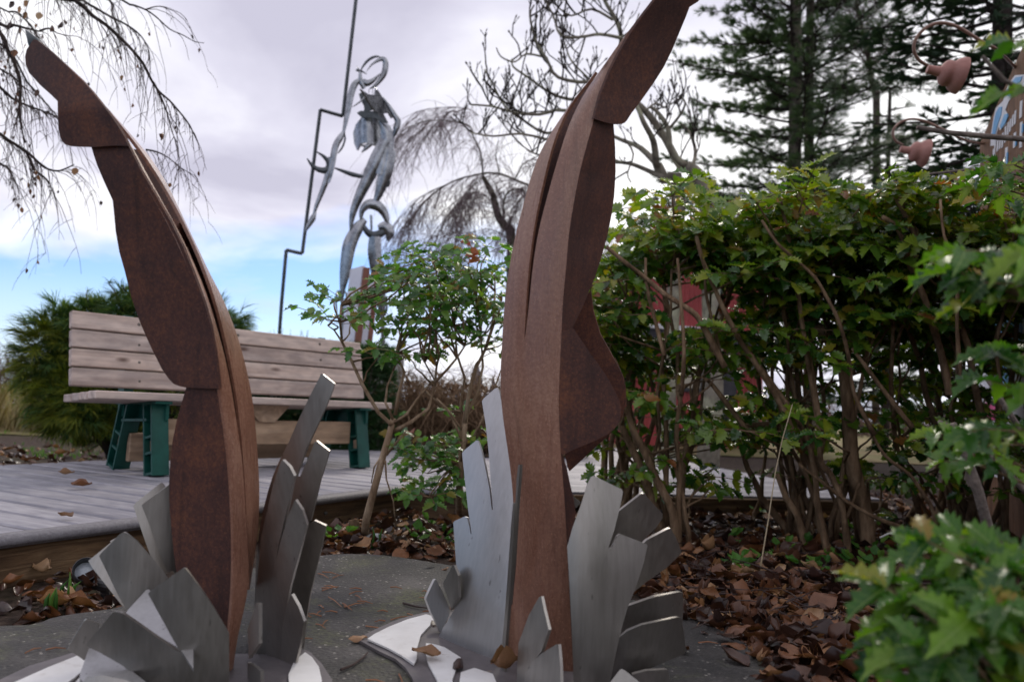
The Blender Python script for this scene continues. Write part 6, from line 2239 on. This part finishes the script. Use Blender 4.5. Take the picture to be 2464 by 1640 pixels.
# slender bare birch behind
r = random.Random(24)
b = P(2108, 900, 18)
bb = empty('bare_birch', (b.x, b.y, 0), 'slender bare birch far behind between pine and fir', 'tree')
big, tw = MB(), MB()
tq = [Vector((b.x, b.y, -.1))] + [P(x, y, 18) for x, y in zT([(1330, 700), (1320, 600), (1300, 500), (1290, 420), (1270, 300), (1230, 150), (1200, 0), (1170, -120)])]
limb(big, tq, .09, .03, 7)
for k in range(170):
    t = r.uniform(.42, 1) * (len(tq) - 1)
    i = min(int(t), len(tq) - 2)
    p = tq[i].lerp(tq[i + 1], t - i)
    d = Vector((r.uniform(-1, 1), r.uniform(-1, 1), r.uniform(.1, .9)))
    pts = droop(tw, p, d, r.uniform(.8, 2.3), .013, r, .06, 7)
    for j in range(5):
        s = r.choice(pts[1:])
        droop(tw, s, Vector((r.uniform(-1, 1), r.uniform(-1, 1), r.uniform(-.4, .4))), r.uniform(.3, .9), .008, r, .16, 5)
big.build('trunk', M['bark'], bb, True)
tw.build('twigs', M['twig'], bb)

# ------------------------------------------------------------------ thread-leaf cypress behind the bench
def drape_proto(seed, n=24):
    r = random.Random(seed)
    V, F = [], []
    for k in range(n):
        d = Vector((1, r.uniform(-.8, .8), r.uniform(-.3, .6))).normalized()
        p = Vector((r.uniform(0, .3), 0, 0))
        o = Vector((0, 1, 0)) if abs(d.y) < .5 else Vector((0, 0, 1))
        w = .017
        pts = []
        for i in range(4):
            pts.append(p.copy())
            d = (d + Vector((0, r.uniform(-.25, .25), r.uniform(-.6, -.1)))).normalized()
            p = p + d * .28 * r.uniform(.7, 1.1)
        i0 = len(V)
        for i, q in enumerate(pts[:3]):
            ww = w * (1 - i * .2)
            V += [tuple(q + o * ww), tuple(q - o * ww)]
        V.append(tuple(pts[3]))
        F += [(i0, i0 + 1, i0 + 3), (i0, i0 + 3, i0 + 2), (i0 + 2, i0 + 3, i0 + 5), (i0 + 2, i0 + 5, i0 + 4), (i0 + 4, i0 + 5, i0 + 6)]
    return np.array(V, float), np.array(F, int)


DRAPE = [drape_proto(s) for s in (1, 2, 3)]
r = random.Random(41)
DC = 5.3


def cypress(name, label, lumps, d, seed, n, mat, size, gold=None, base_px=None, twigs=True):
    r = random.Random(seed)
    cx = sum(l[0] for l in lumps) / len(lumps)
    b = P(cx, 1000, d)
    root = empty(name, (b.x, b.y, 0), label, 'shrub')
    mats, which, gm, gw = [], [], [], []
    core = MB()
    for (x, y, rx, ry, wt) in lumps:
        c = P(x, y, d + r.uniform(-.15, .15))
        ax_, az_ = rx / FPX * d, ry / FPX * d
        core.tube(wiggle(Vector((b.x, b.y, 0)), c, r, 6, .08, .03), taper(7, .035, .012), 6)
        for k in range(int(n * wt)):
            v = Vector((r.gauss(0, 1), r.gauss(0, 1), r.gauss(0, 1))).normalized()
            q = r.random() ** .45
            p = c + Vector((v.x * ax_, v.y * ax_, v.z * az_)) * q
            if p.z < .04:
                continue
            dirv = Vector((v.x, v.y, v.z * .5 + .35)) + Vector((r.uniform(-.4, .4), r.uniform(-.4, .4), r.uniform(-.4, .3)))
            m4 = frame(p, dirv, Vector((r.uniform(-.5, .5), r.uniform(-.5, .5), 1)), size * r.uniform(.7, 1.3))
            if gold and gold(p) and r.random() < .75 and q > .6:
                gm.append(m4)
                gw.append(r.randrange(3))
            else:
                mats.append(m4)
                which.append(r.randrange(3))
    core.build('trunk', M['bark_dark'], root, True)
    o = put('foliage', scatter_mesh('foliage', DRAPE, mats, which), mat, root)
    o['kind'] = 'stuff'
    if gm:
        o = put('golden_foliage', scatter_mesh('golden_foliage', DRAPE, gm, gw), M['cypress_gold'], root)
        o['kind'] = 'stuff'
    return root


pg = P(*zF([(140, 850)])[0], DC)
cy = cypress('cypress_shrub', 'thread leaved green and gold cypress shrub behind the left end of the bench',
             zF([(110, 830, 62, 120, .7), (170, 800, 85, 110, 1), (240, 760, 85, 80, .8), (300, 740, 80, 70, .6), (200, 930, 110, 80, 1), (330, 850, 130, 140, 1.2), (480, 800, 75, 95, .8), (520, 760, 45, 65, .3), (300, 960, 160, 70, .8)]),
             DC, 43, 470, M['cypress'], .14, gold=lambda p: p.z < .95 and p.x < pg.x + .8)
# wispy leaders against the sky
tw = MB()
mats, which = [], []
for (x, y) in ((160, 705), (200, 672), (250, 652), (280, 655), (300, 680), (230, 690), (190, 700), (130, 730), (330, 690), (95, 745)):
    a = P(*zF([(x + 40, y + 80)])[0], DC)
    e = P(*zF([(x, y)])[0], DC)
    pts = wiggle(a, e, r, 6, .18, .04)
    tw.tube(pts, taper(7, .010, .004), 5)
    for k in range(7):
        p = pts[r.randrange(2, 7)]
        mats.append(frame(p, Vector((r.uniform(-1, 1), r.uniform(-1, 1), r.uniform(0, .6))), Vector((0, 0, 1)), r.uniform(.08, .13)))
        which.append(r.randrange(3))
o = tw.build('leaders', M['bark_dark'], cy, True)
o['kind'] = 'stuff'
o = put('leader_foliage', scatter_mesh('leader_foliage', DRAPE, mats, which), M['cypress'], cy)
o['kind'] = 'stuff'

# ------------------------------------------------------------------ clipped hedge beyond the bench
def leafbox(name, label, cat, c0, c1, depth, z0, z1, n, mat, seed, leaf=.03, brown=None):
    """clipped hedge between two ground points"""
    r = random.Random(seed)
    ax_ = (c1 - c0)
    L = ax_.length
    ax_.normalize()
    ay_ = Vector((-ax_.y, ax_.x, 0))
    root = empty(name, (c0.x, c0.y, 0), label, cat)
    mats, which = [], []
    for k in range(n):
        u, v, w = r.random() * L, r.random(), r.random()
        f = r.random()
        if f < .45:
            v = r.random() ** 3 * .3
        elif f < .8:
            w = 1 - r.random() ** 3 * .25
        top = z1 + .05 * noise.noise(Vector((u * 2.2, v * 2, seed))) + r.gauss(0, .015)
        p = c0 + ax_ * u + ay_ * (v * depth + .05 * noise.noise(Vector((u * 2, w * 3, seed + 9)))) + Vector((0, 0, z0 + w * (top - z0)))
        d = Vector((r.uniform(-1, 1), r.uniform(-1, .4), r.uniform(-.3, 1)))
        mats.append(frame(p, d, Vector((r.uniform(-.6, .6), -.6, .8)), leaf * r.uniform(.7, 1.3)))
        which.append(r.randrange(3))
    o = put('foliage', scatter_mesh('foliage', TUFT, mats, which), mat, root)
    o['kind'] = 'stuff'
    tw = MB()
    for k in range(int(L * 60)):
        u = r.random() * L
        a = c0 + ax_ * u + ay_ * r.uniform(.1, .9) * depth
        e = a + Vector((r.gauss(0, .12), r.gauss(0, .12), z1 * r.uniform(.5, .95)))
        tw.tube(wiggle(a, e, r, 4, .1, .05), taper(5, .010, .003), 4, cap=False)
    o = tw.build('stems', M['twig'], root)
    o['kind'] = 'stuff'
    return root


h0 = G(*zF([(560, 1052)])[0], 0)
h1 = G(*zF([(905, 1052)])[0], 0)
c0 = P(*zF([(540, 1000)])[0], 6.2)
c1 = P(*zF([(900, 1000)])[0], 6.6)
zt1 = P(*zF([(760, 800)])[0], 6.4).z
leafbox('clipped_hedge', 'dark clipped evergreen hedge behind the right half of the bench', 'hedge', Vector((c0.x, c0.y, 0)), Vector((c1.x, c1.y, 0)), .8, .05, zt1, 9500, M['boxleaf'], 51, .075)
c0 = P(*zF([(905, 1000)])[0], 6.9)
c1 = P(*zF([(1330, 1000)])[0], 6.9)
zt2 = P(*zF([(1000, 868)])[0], 6.9).z
# bare brown hedge: a tangle of twigs
r = random.Random(52)
bh = empty('bare_hedge', (c0.x, c0.y, 0), 'brown leafless twiggy hedge behind the small spiny shrubs', 'hedge')
tw = MB()
for k in range(900):
    a = Vector((c0.x, c0.y, 0)).lerp(Vector((c1.x, c1.y, 0)), r.random()) + Vector((0, r.uniform(0, .7), 0))
    e = a + Vector((r.gauss(0, .25), r.gauss(0, .2), zt2 * r.uniform(.45, 1.05)))
    pts = wiggle(a, e, r, 5, .18, .07)
    tw.tube(pts, taper(6, .009, .003), 4, cap=False)
    for j in range(3):
        s = r.choice(pts[2:])
        tw.tube(wiggle(s, s + Vector((r.gauss(0, .14), r.gauss(0, .14), r.uniform(0, .22))), r, 3, .15, .08), taper(4, .004, .002), 3, cap=False)
o = tw.build('twigs', M['stem'], bh)
o['kind'] = 'stuff'
dm, dw = [], []
for k in range(2600):
    p = Vector((c0.x, c0.y, 0)).lerp(Vector((c1.x, c1.y, 0)), r.random()) + Vector((0, r.uniform(.1, .8), r.uniform(.02, zt2 * .95)))
    dm.append(frame(p, Vector((r.uniform(-1, 1), r.uniform(-1, 1), r.uniform(-1, 1))), Vector((0, 0, 1)), r.uniform(.03, .05)))
    dw.append(r.randrange(8))
o = put('withered_leaves', scatter_mesh('withered_leaves', OVATE, dm, dw), M['dead_leaf'], bh)
o['kind'] = 'stuff'
# grey posts behind it
for (x, yt, w_, lab) in ((1100, 838, 24, 'pointed grey post behind the bushier spiny shrub'), (1136, 862, 15, 'thin pointed grey post close to the tall rusted leg')):
    t = P(*zF([(x, yt)])[0], 8.0)
    hw = w_ / 2 * 1.0458 / FPX * 8
    mb = MB()
    mb.v = [(t.x - hw, t.y - hw, 0), (t.x + hw, t.y - hw, 0), (t.x + hw, t.y + hw, 0), (t.x - hw, t.y + hw, 0), (t.x - hw, t.y - hw, t.z - .15), (t.x + hw, t.y - hw, t.z - .15), (t.x + hw, t.y + hw, t.z - .15), (t.x - hw, t.y + hw, t.z - .15), (t.x, t.y, t.z)]
    mb.f = [(0, 1, 5, 4), (1, 2, 6, 5), (2, 3, 7, 6), (3, 0, 4, 7), (4, 5, 8), (5, 6, 8), (6, 7, 8), (7, 4, 8), (3, 2, 1, 0)]
    tag(mb.build('grey_post', M['post_grey']), lab, 'post')

# ------------------------------------------------------------------ field beyond
def blade_proto(seed, n=9):
    r = random.Random(seed)
    V, F = [], []
    for k in range(n):
        a = r.uniform(0, 6.28)
        b = Vector((r.uniform(-.12, .12), r.uniform(-.12, .12), 0))
        l = Vector((math.cos(a), math.sin(a), 0)) * r.uniform(.1, .5)
        h = r.uniform(.5, 1)
        o = Vector((-math.sin(a), math.cos(a), 0)) * .018
        i = len(V)
        V += [tuple(b + o), tuple(b - o), tuple(b + l * .4 + o + Vector((0, 0, h * .6))), tuple(b + l * .4 - o + Vector((0, 0, h * .6))), tuple(b + l + Vector((0, 0, h)))]
        F += [(i, i + 1, i + 3), (i, i + 3, i + 2), (i + 2, i + 3, i + 4)]
    return np.array(V, float), np.array(F, int)


BLADES = [blade_proto(s) for s in (1, 2, 3)]


def upright(p, a, s, tilt=0.0):
    c, si = math.cos(a) * s, math.sin(a) * s
    return np.array([[c, -si, 0, p.x], [si, c, 0, p.y], [tilt, 0, s, p.z], [0, 0, 0, 1]])


r = random.Random(61)
mats, which = [], []
for k in range(2600):
    x = r.uniform(-12.5, -3.2)
    y = r.uniform(9.0, 17.0)
    mats.append(upright(Vector((x, y, -.02)), r.uniform(0, 6.28), r.uniform(.35, .72)))
    which.append(r.randrange(3))
tag(put('dry_grass', scatter_mesh('dry_grass', BLADES, mats, which), M['dry_grass']), 'pale dry grass at the edge of the field on the left', 'grass', kind='stuff')
mats, which = [], []
tufty = [tuft_proto(s, 10, 1.4, .2) for s in (11, 12, 13)]
for k in range(420):
    x, y = r.uniform(-9.0, -4.2), r.uniform(9.0, 13.0)
    mats.append(upright(Vector((x, y, r.uniform(.25, .62))), r.uniform(0, 6.28), r.uniform(.02, .04)))
    which.append(r.randrange(3))
tag(put('seed_heads', scatter_mesh('seed_heads', tufty, mats, which), M['flower']), 'whitish fluffy seed heads among the dry grass', 'seed heads', kind='stuff')
tw = MB()
for k in range(2200):
    x = r.uniform(-34, 30)
    y = r.uniform(27, 36)
    h = (1.9 if x < -12 else 1.3) * r.uniform(.5, 1.05) + (.5 * noise.noise(Vector((x * .3, 0, 0))))
    b = Vector((x, y, 0))
    pts = wiggle(b, b + Vector((r.gauss(0, .3), r.gauss(0, .3), h)), r, 4, .1, .05)
    tw.tube(pts, taper(5, .03, .012), 3, cap=False)
    for j in range(5):
        s = r.choice(pts[1:])
        tw.tube(wiggle(s, s + Vector((r.gauss(0, .35), r.gauss(0, .3), r.uniform(.05, .6))), r, 3, .1, .05), taper(4, .018, .008), 3, cap=False)
tag(tw.build('far_brush', M['brush']), 'reddish brown leafless brush along the far edge of the field', 'brush', kind='stuff')
bm = bmesh.new()
pl = [(-60, 8.6), (-3.6, 8.6), (-2.0, 10), (3, 11), (60, 12), (400, 300), (-400, 300)]
f = bm.faces.new([bm.verts.new((x, y, .004)) for x, y in pl])
me = bpy.data.meshes.new('field')
bm.to_mesh(me)
bm.free()
tag(put('field', me, M['field']), kind='structure')
# two small bare saplings on the skyline over the bench
for (x, y, lab) in ((640, 765, 'small hazy bare sapling beside the zigzag staff'), (685, 762, 'small hazy bare sapling between the staff and the pillar')):
    t = P(*zF([(x, y)])[0], 22)
    tw = MB()
    for k in range(26):
        b = Vector((t.x, t.y, .3 + r.random() * .6))
        tw.tube(wiggle(b, Vector((t.x + r.gauss(0, .22), t.y + r.gauss(0, .22), t.z * r.uniform(.75, 1.05))), r, 5, .1, .04), taper(6, .016, .006), 3, cap=False)
    rt = empty('bare_sapling', (t.x, t.y, 0), lab, 'tree')
    o = tw.build('crown', M['twig'], rt)
    tw = MB()
    tw.tube([Vector((t.x, t.y, -.05)), Vector((t.x, t.y, .9))], [.03, .02], 6)
    tw.build('trunk', M['twig'], rt)

# ------------------------------------------------------------------ leaf litter
r = random.Random(62)
DECKP = None


def on_deck(x, y):
    d = Vector((x - p0d.x, y - p0d.y, 0))
    u_, v_ = d.dot(eU), d.dot(eV)
    return (-.95 < u_ < CORNER + .02 and -.05 < v_ < 2.0) or (u_ >= CORNER - .06 and -.85 + .486 * (u_ - CORNER) < v_ < 2.0)


lit = []


def litter(n, px0, px1, py0, py1, size, zmax, sparse=0.0):
    k = 0
    tries = 0
    while k < n and tries < n * 8:
        tries += 1
        g = G(r.uniform(px0, px1), py0 + (py1 - py0) * r.random() ** .8)
        if on_deck(g.x, g.y):
            continue
        ins = in_poly(g.x, g.y, SLAB)
        if ins and r.random() > sparse:
            continue
        k += 1
        z = .052 if ins else r.uniform(0.0, zmax)
        tl = .25 if ins else .8
        a = r.uniform(0, 6.28)
        d = Vector((math.cos(a), math.sin(a), r.uniform(-tl, tl) * .6))
        lit.append((frame(Vector((g.x, g.y, z)), d, Vector((r.uniform(-tl, tl), r.uniform(-tl, tl), 1)), size * r.choice((.4, .6, .8, .9, 1.0, 1.1, 1.3, 1.5))), r.randrange(8)))


litter(900, 1560, 2100, 1400, 1640, .062, .035, .02)
litter(1500, 1480, 2464, 1250, 1420, .066, .045)
litter(1100, 1350, 2464, 1175, 1260, .066, .04)
litter(420, 740, 1130, 1215, 1345, .055, .035)
litter(90, 0, 330, 1395, 1500, .062, .025)
litter(260, 0, 520, 1080, 1135, .07, .03)
litter(200, 1900, 2464, 1400, 1640, .06, .03)
# a drift of leaves thick along the rim of the slab
for k in range(560):
    i = r.randrange(len(SLAB))
    x, y = SLAB[i]
    if x < -.2 or y < 1.5:
        continue
    s = r.uniform(.955, 1.12)
    g = Vector((cen.x + (x - cen.x) * s + r.gauss(0, .03), cen.y + (y - cen.y) * s + r.gauss(0, .03), r.uniform(.03, .06)))
    a = r.uniform(0, 6.28)
    lit.append((frame(g, Vector((math.cos(a), math.sin(a), r.uniform(-.3, .4))), Vector((r.uniform(-.7, .7), r.uniform(-.7, .7), 1)), .062 * r.uniform(.6, 1.2)), r.randrange(8)))
sc_ = []
for k, (m4, w) in enumerate(lit):
    v = in_view(Vector(m4[:3, 3]))
    sc_.append((np.linalg.norm(m4[:3, 0]) / v[2] * (1.0 if v[0] < 2100 else .5) if v and v[1] < 1640 else 0, k))
sc_.sort(reverse=True)
bigl = set(k for s, k in sc_[:300])
for k in bigl:
    m4, w = lit[k]
    o = put('fallen_leaf', ov_mesh(w, M['dead_leaf']), None, None, Matrix(m4.tolist()))
    v = in_view(Vector(m4[:3, 3]))
    sl = in_poly(m4[0, 3], m4[1, 3], SLAB)
    where = 'resting on the rim of the concrete slab' if sl else 'by the spotlight between deck and slab' if v[0] < 500 else 'in the litter between deck corner and slab' if v[0] < 1250 else \
        'in the litter close to the steel fans of the tall leg' if v[0] < 1720 else 'in the litter in front of the hedge trunks' if v[1] < 1430 else 'in the litter beside the near spiny shrub'
    tag(o, 'curled brown fallen leaf ' + where, 'leaf', 'fallen leaves around the slab')
rest = [lit[k] for k in range(len(lit)) if k not in bigl]
tag(put('leaf_litter', scatter_mesh('leaf_litter', OVATE, [a for a, b in rest], [b for a, b in rest]), M['dead_leaf']), 'carpet of brown fallen leaves under the hedge and beside the deck', 'leaf litter', kind='stuff')

tw = MB()
for k in range(150):
    g = G(r.uniform(1480, 2300), 1230 + 330 * r.random() ** .8)
    if in_poly(g.x, g.y, SLAB):
        continue
    a = r.uniform(0, 6.28)
    L = r.uniform(.04, .22)
    e = g + Vector((math.cos(a) * L, math.sin(a) * L, r.uniform(-.01, .03)))
    tw.tube(wiggle(g + Vector((0, 0, .045)), e + Vector((0, 0, .05)), r, 4, .08, .04), taper(5, r.uniform(.0015, .004), .001), 4)
tag(tw.build('twig_litter', M['twig']), 'scatter of thin broken twigs among the fallen leaves under the hedge', 'twigs', kind='stuff')

# single leaves on deck and plates
def one_leaf(px, py, z, size, lab, mat='dead_leaf_light', k=1, a=None):
    g = G(px, py, z)
    a = r.uniform(0, 6.28) if a is None else a
    m4 = frame(g + Vector((0, 0, .012)), Vector((math.cos(a), math.sin(a), .05)), Vector((r.uniform(-.15, .15), -.1, 1)), size)
    tag(put('fallen_leaf', ov_mesh(k, M[mat]), None, None, Matrix(m4.tolist())), lab, 'leaf')


one_leaf(140, 1147, DZ, .07, 'pale tan curled leaf on the deck left of the bench legs', k=3, a=.2)
one_leaf(170, 1175, DZ, .085, 'dark brown leaf with a long stalk on the deck boards', 'dead_leaf', 1, .1)
one_leaf(175, 1252, DZ, .06, 'pinkish torn leaf near the rounded deck edge', k=4, a=2.9)
one_leaf(1040, 1520, zw + .004, .055, 'brown leaf half over the larger white petal plate', 'dead_leaf', 2, 1.0)
one_leaf(1060, 1588, zw + .004, .06, 'pinkish brown leaf lying across the smaller white petal plate', 'dead_leaf_light', 0, 3.0)
one_leaf(1095, 1612, zw + .004, .05, 'dark crumpled leaf at the foot of the tall rusted leg', 'dead_leaf', 6, 1.4)
one_leaf(1180, 1630, zw + .004, .07, 'orange tinged curled leaf against the steel fan base', 'dead_leaf_light', 7, .6)
one_leaf(838, 1545, .046, .04, 'small bluish grey leaf at the corner of the petal plate', 'dead_leaf', 5, .3)

# pine needles and twigs on the slab
NP = [(880, 1505, 70, 18), (900, 1520, 40, 25), (940, 1490, 60, -10), (830, 1460, 60, -14), (860, 1445, 46, 8), (840, 1428, 40, -8), (980, 1475, 30, 16), (775, 1420, 50, -12), (790, 1435, 40, 30), (60, 1570, 50, -16), (110, 1562, 60, -4), (880, 1635, 60, 8), (1680, 1545, 60, 2), (720, 1540, 40, -6), (760, 1500, 30, 14), (800, 1390, 34, -10), (960, 1620, 14, 40)]
for k in range(26):
    NP.append((r.uniform(700, 1080), r.uniform(1370, 1520), r.choice((-1, 1)) * r.uniform(14, 50), r.uniform(-16, 18)))
NP = [q for q in NP if in_poly(G(q[0], q[1], .048).x, G(q[0], q[1], .048).y, SLAB) and in_poly(G(q[0] + q[2], q[1] + q[3], .048).x, G(q[0] + q[2], q[1] + q[3], .048).y, SLAB)]
for (x, y, dx_, dy_) in NP:
    a, b = G(x, y, .048), G(x + dx_ * .8, y + dy_ * .8, .048)
    mb = MB()
    mb.tube([a, a.lerp(b, .5) + Vector((0, 0, .003)), b], [.0016, .0016, .0008], 4)
    tag(mb.build('pine_needle', M['pine_needle']), 'reddish fallen pine needle on the concrete slab', 'needle', 'pine needles on the slab')
for pts, lab in (([(820, 1610), (850, 1598), (875, 1580), (885, 1568)], 'thin dark curved twig on the slab left of the petal plate'), ([(970, 1450), (1000, 1458), (1030, 1462)], 'short pale twig behind the larger petal plate')):
    mb = MB()
    q = [G(x, y, .05) for x, y in pts]
    mb.tube(q, taper(len(q), .003, .0015), 5)
    tag(mb.build('fallen_twig', M['twig']), lab, 'twig')

# ------------------------------------------------------------------ low weeds, shoots, straw, stump, stone, cable
def weed(px, py, n, s, lab, z=0.0):
    g = G(px, py, z)
    rt = empty('weed', (g.x, g.y, z), lab, 'weed', 'small green weeds in the leaf litter')
    for k in range(n):
        a = r.uniform(0, 6.28)
        d = Vector((math.cos(a), math.sin(a), r.uniform(.2, 1.1)))
        p = g + d * r.uniform(.01, .05) + Vector((0, 0, .035))
        put('leaf', ov_mesh(r.randrange(3), M['weed']), None, rt, Matrix(frame(p, d, Vector((0, -.3, 1)), s * r.uniform(.6, 1.2)).tolist()))


wl = 'small bright green weed growing through the leaf litter by the hedge'
for (x, y) in ((1760, 1385), (1790, 1400), (1830, 1370), (1880, 1355), (1930, 1345), (1950, 1395), (1985, 1395), (2010, 1370), (2070, 1395), (2105, 1395), (2090, 1355), (1740, 1330), (2060, 1300), (1830, 1255), (2175, 1350), (2260, 1360), (2040, 1325)):
    weed(x, y, r.choice((4, 5, 7)), .045, wl)
wl2 = 'low green weed in the leaves near the deck corner'
for (x, y) in ((800, 1318), (820, 1310), (1000, 1318), (1060, 1320), (1090, 1325), (1040, 1290)):
    weed(x, y, 6, .045, wl2)
mats, which = [], []
for k in range(900):
    g = G(r.uniform(0, 420), r.uniform(1035, 1105))
    if noise.noise(Vector((g.x * 1.3, g.y * 1.3, 2))) < .12:
        continue
    mats.append(upright(Vector((g.x, g.y, 0)), r.uniform(0, 6.28), r.uniform(.03, .06)))
    which.append(r.randrange(3))
tag(put('ground_weeds', scatter_mesh('ground_weeds', BLADES, mats, which), M['weed']), 'sprinkle of low green weeds on the bare soil left of the bench', 'weeds', kind='stuff')
for (x, y, lab) in ((127, 1487, 'taller green bulb shoot by the edge of the slab'), (168, 1460, 'shorter green bulb shoot beside the black spotlight'), (905, 1318, 'green bulb shoots by the pale shrub stem')):
    g = G(x, y)
    rt = empty('bulb_shoot', g, lab, 'shoot')
    for k in range(3):
        b = g + Vector((r.gauss(0, .008), r.gauss(0, .008), 0))
        mb = MB()
        mb.tube([b, b + Vector((r.gauss(0, .003), 0, .05)), b + Vector((r.gauss(0, .008), 0, r.uniform(.06, .09)))], [.006, .005, .0008], 5)
        mb.build('leaf', M['weed'], rt, True)
a = P(*zone(1500, 950, .44)([(750, 950)])[0], 2.75)
q = [Vector((a.x, a.y, 0))] + [P(x, y, 2.75) for x, y in zone(1500, 950, .44)([(750, 940), (790, 700), (830, 430), (870, 240), (925, 50)])]
mb = MB()
mb.tube(q, taper(len(q), .003, .0015), 5)
tag(mb.build('straw_stalk', M['straw']), 'single pale straw stalk leaning up before the hedge', 'straw')
q = [P(x, y, 3.0) for x, y in zone(2000, 1100, .34447)([(340, 560), (400, 530), (520, 525), (700, 570), (950, 635)])]
mb = MB()
mb.tube(q, .004, 6)
tag(mb.build('pale_cable', M['cable']), 'thin pale cable arching over the leaf litter', 'cable')
g = G(858, 1300)
mb = MB()
mb.lathe([(.018, 0), (.020, .03), (.022, .07), (.019, .085), (.010, .075), (0, .06)], Matrix.Translation(g) @ Matrix.Rotation(rad(-12), 4, 'Y'), 9)
tag(mb.build('cut_stump', M['stem'], None), 'short sawn off stem stump beside the pale shrub stem', 'stump')
g = G(905, 1308)
bm = bmesh.new()
bmesh.ops.create_icosphere(bm, subdivisions=2, radius=.045)
for v in bm.verts:
    v.co = Vector((v.co.x * 1.2, v.co.y, v.co.z * .6)) * (1 + .18 * noise.noise(v.co * 30))
me = bpy.data.meshes.new('stone')
bm.to_mesh(me)
bm.free()
tag(put('stone', me, M['stone'], None, Matrix.Translation(g + Vector((0, 0, .015)))), 'small pale grey stone behind the young shrub stem', 'stone')

for o in bpy.data.objects:
    if o.name.split('.')[0] in ('branchlets', 'leaf_stalks', 'twigs', 'branches', 'stems', 'joist') and o.parent is not None:
        o['kind'] = 'stuff'
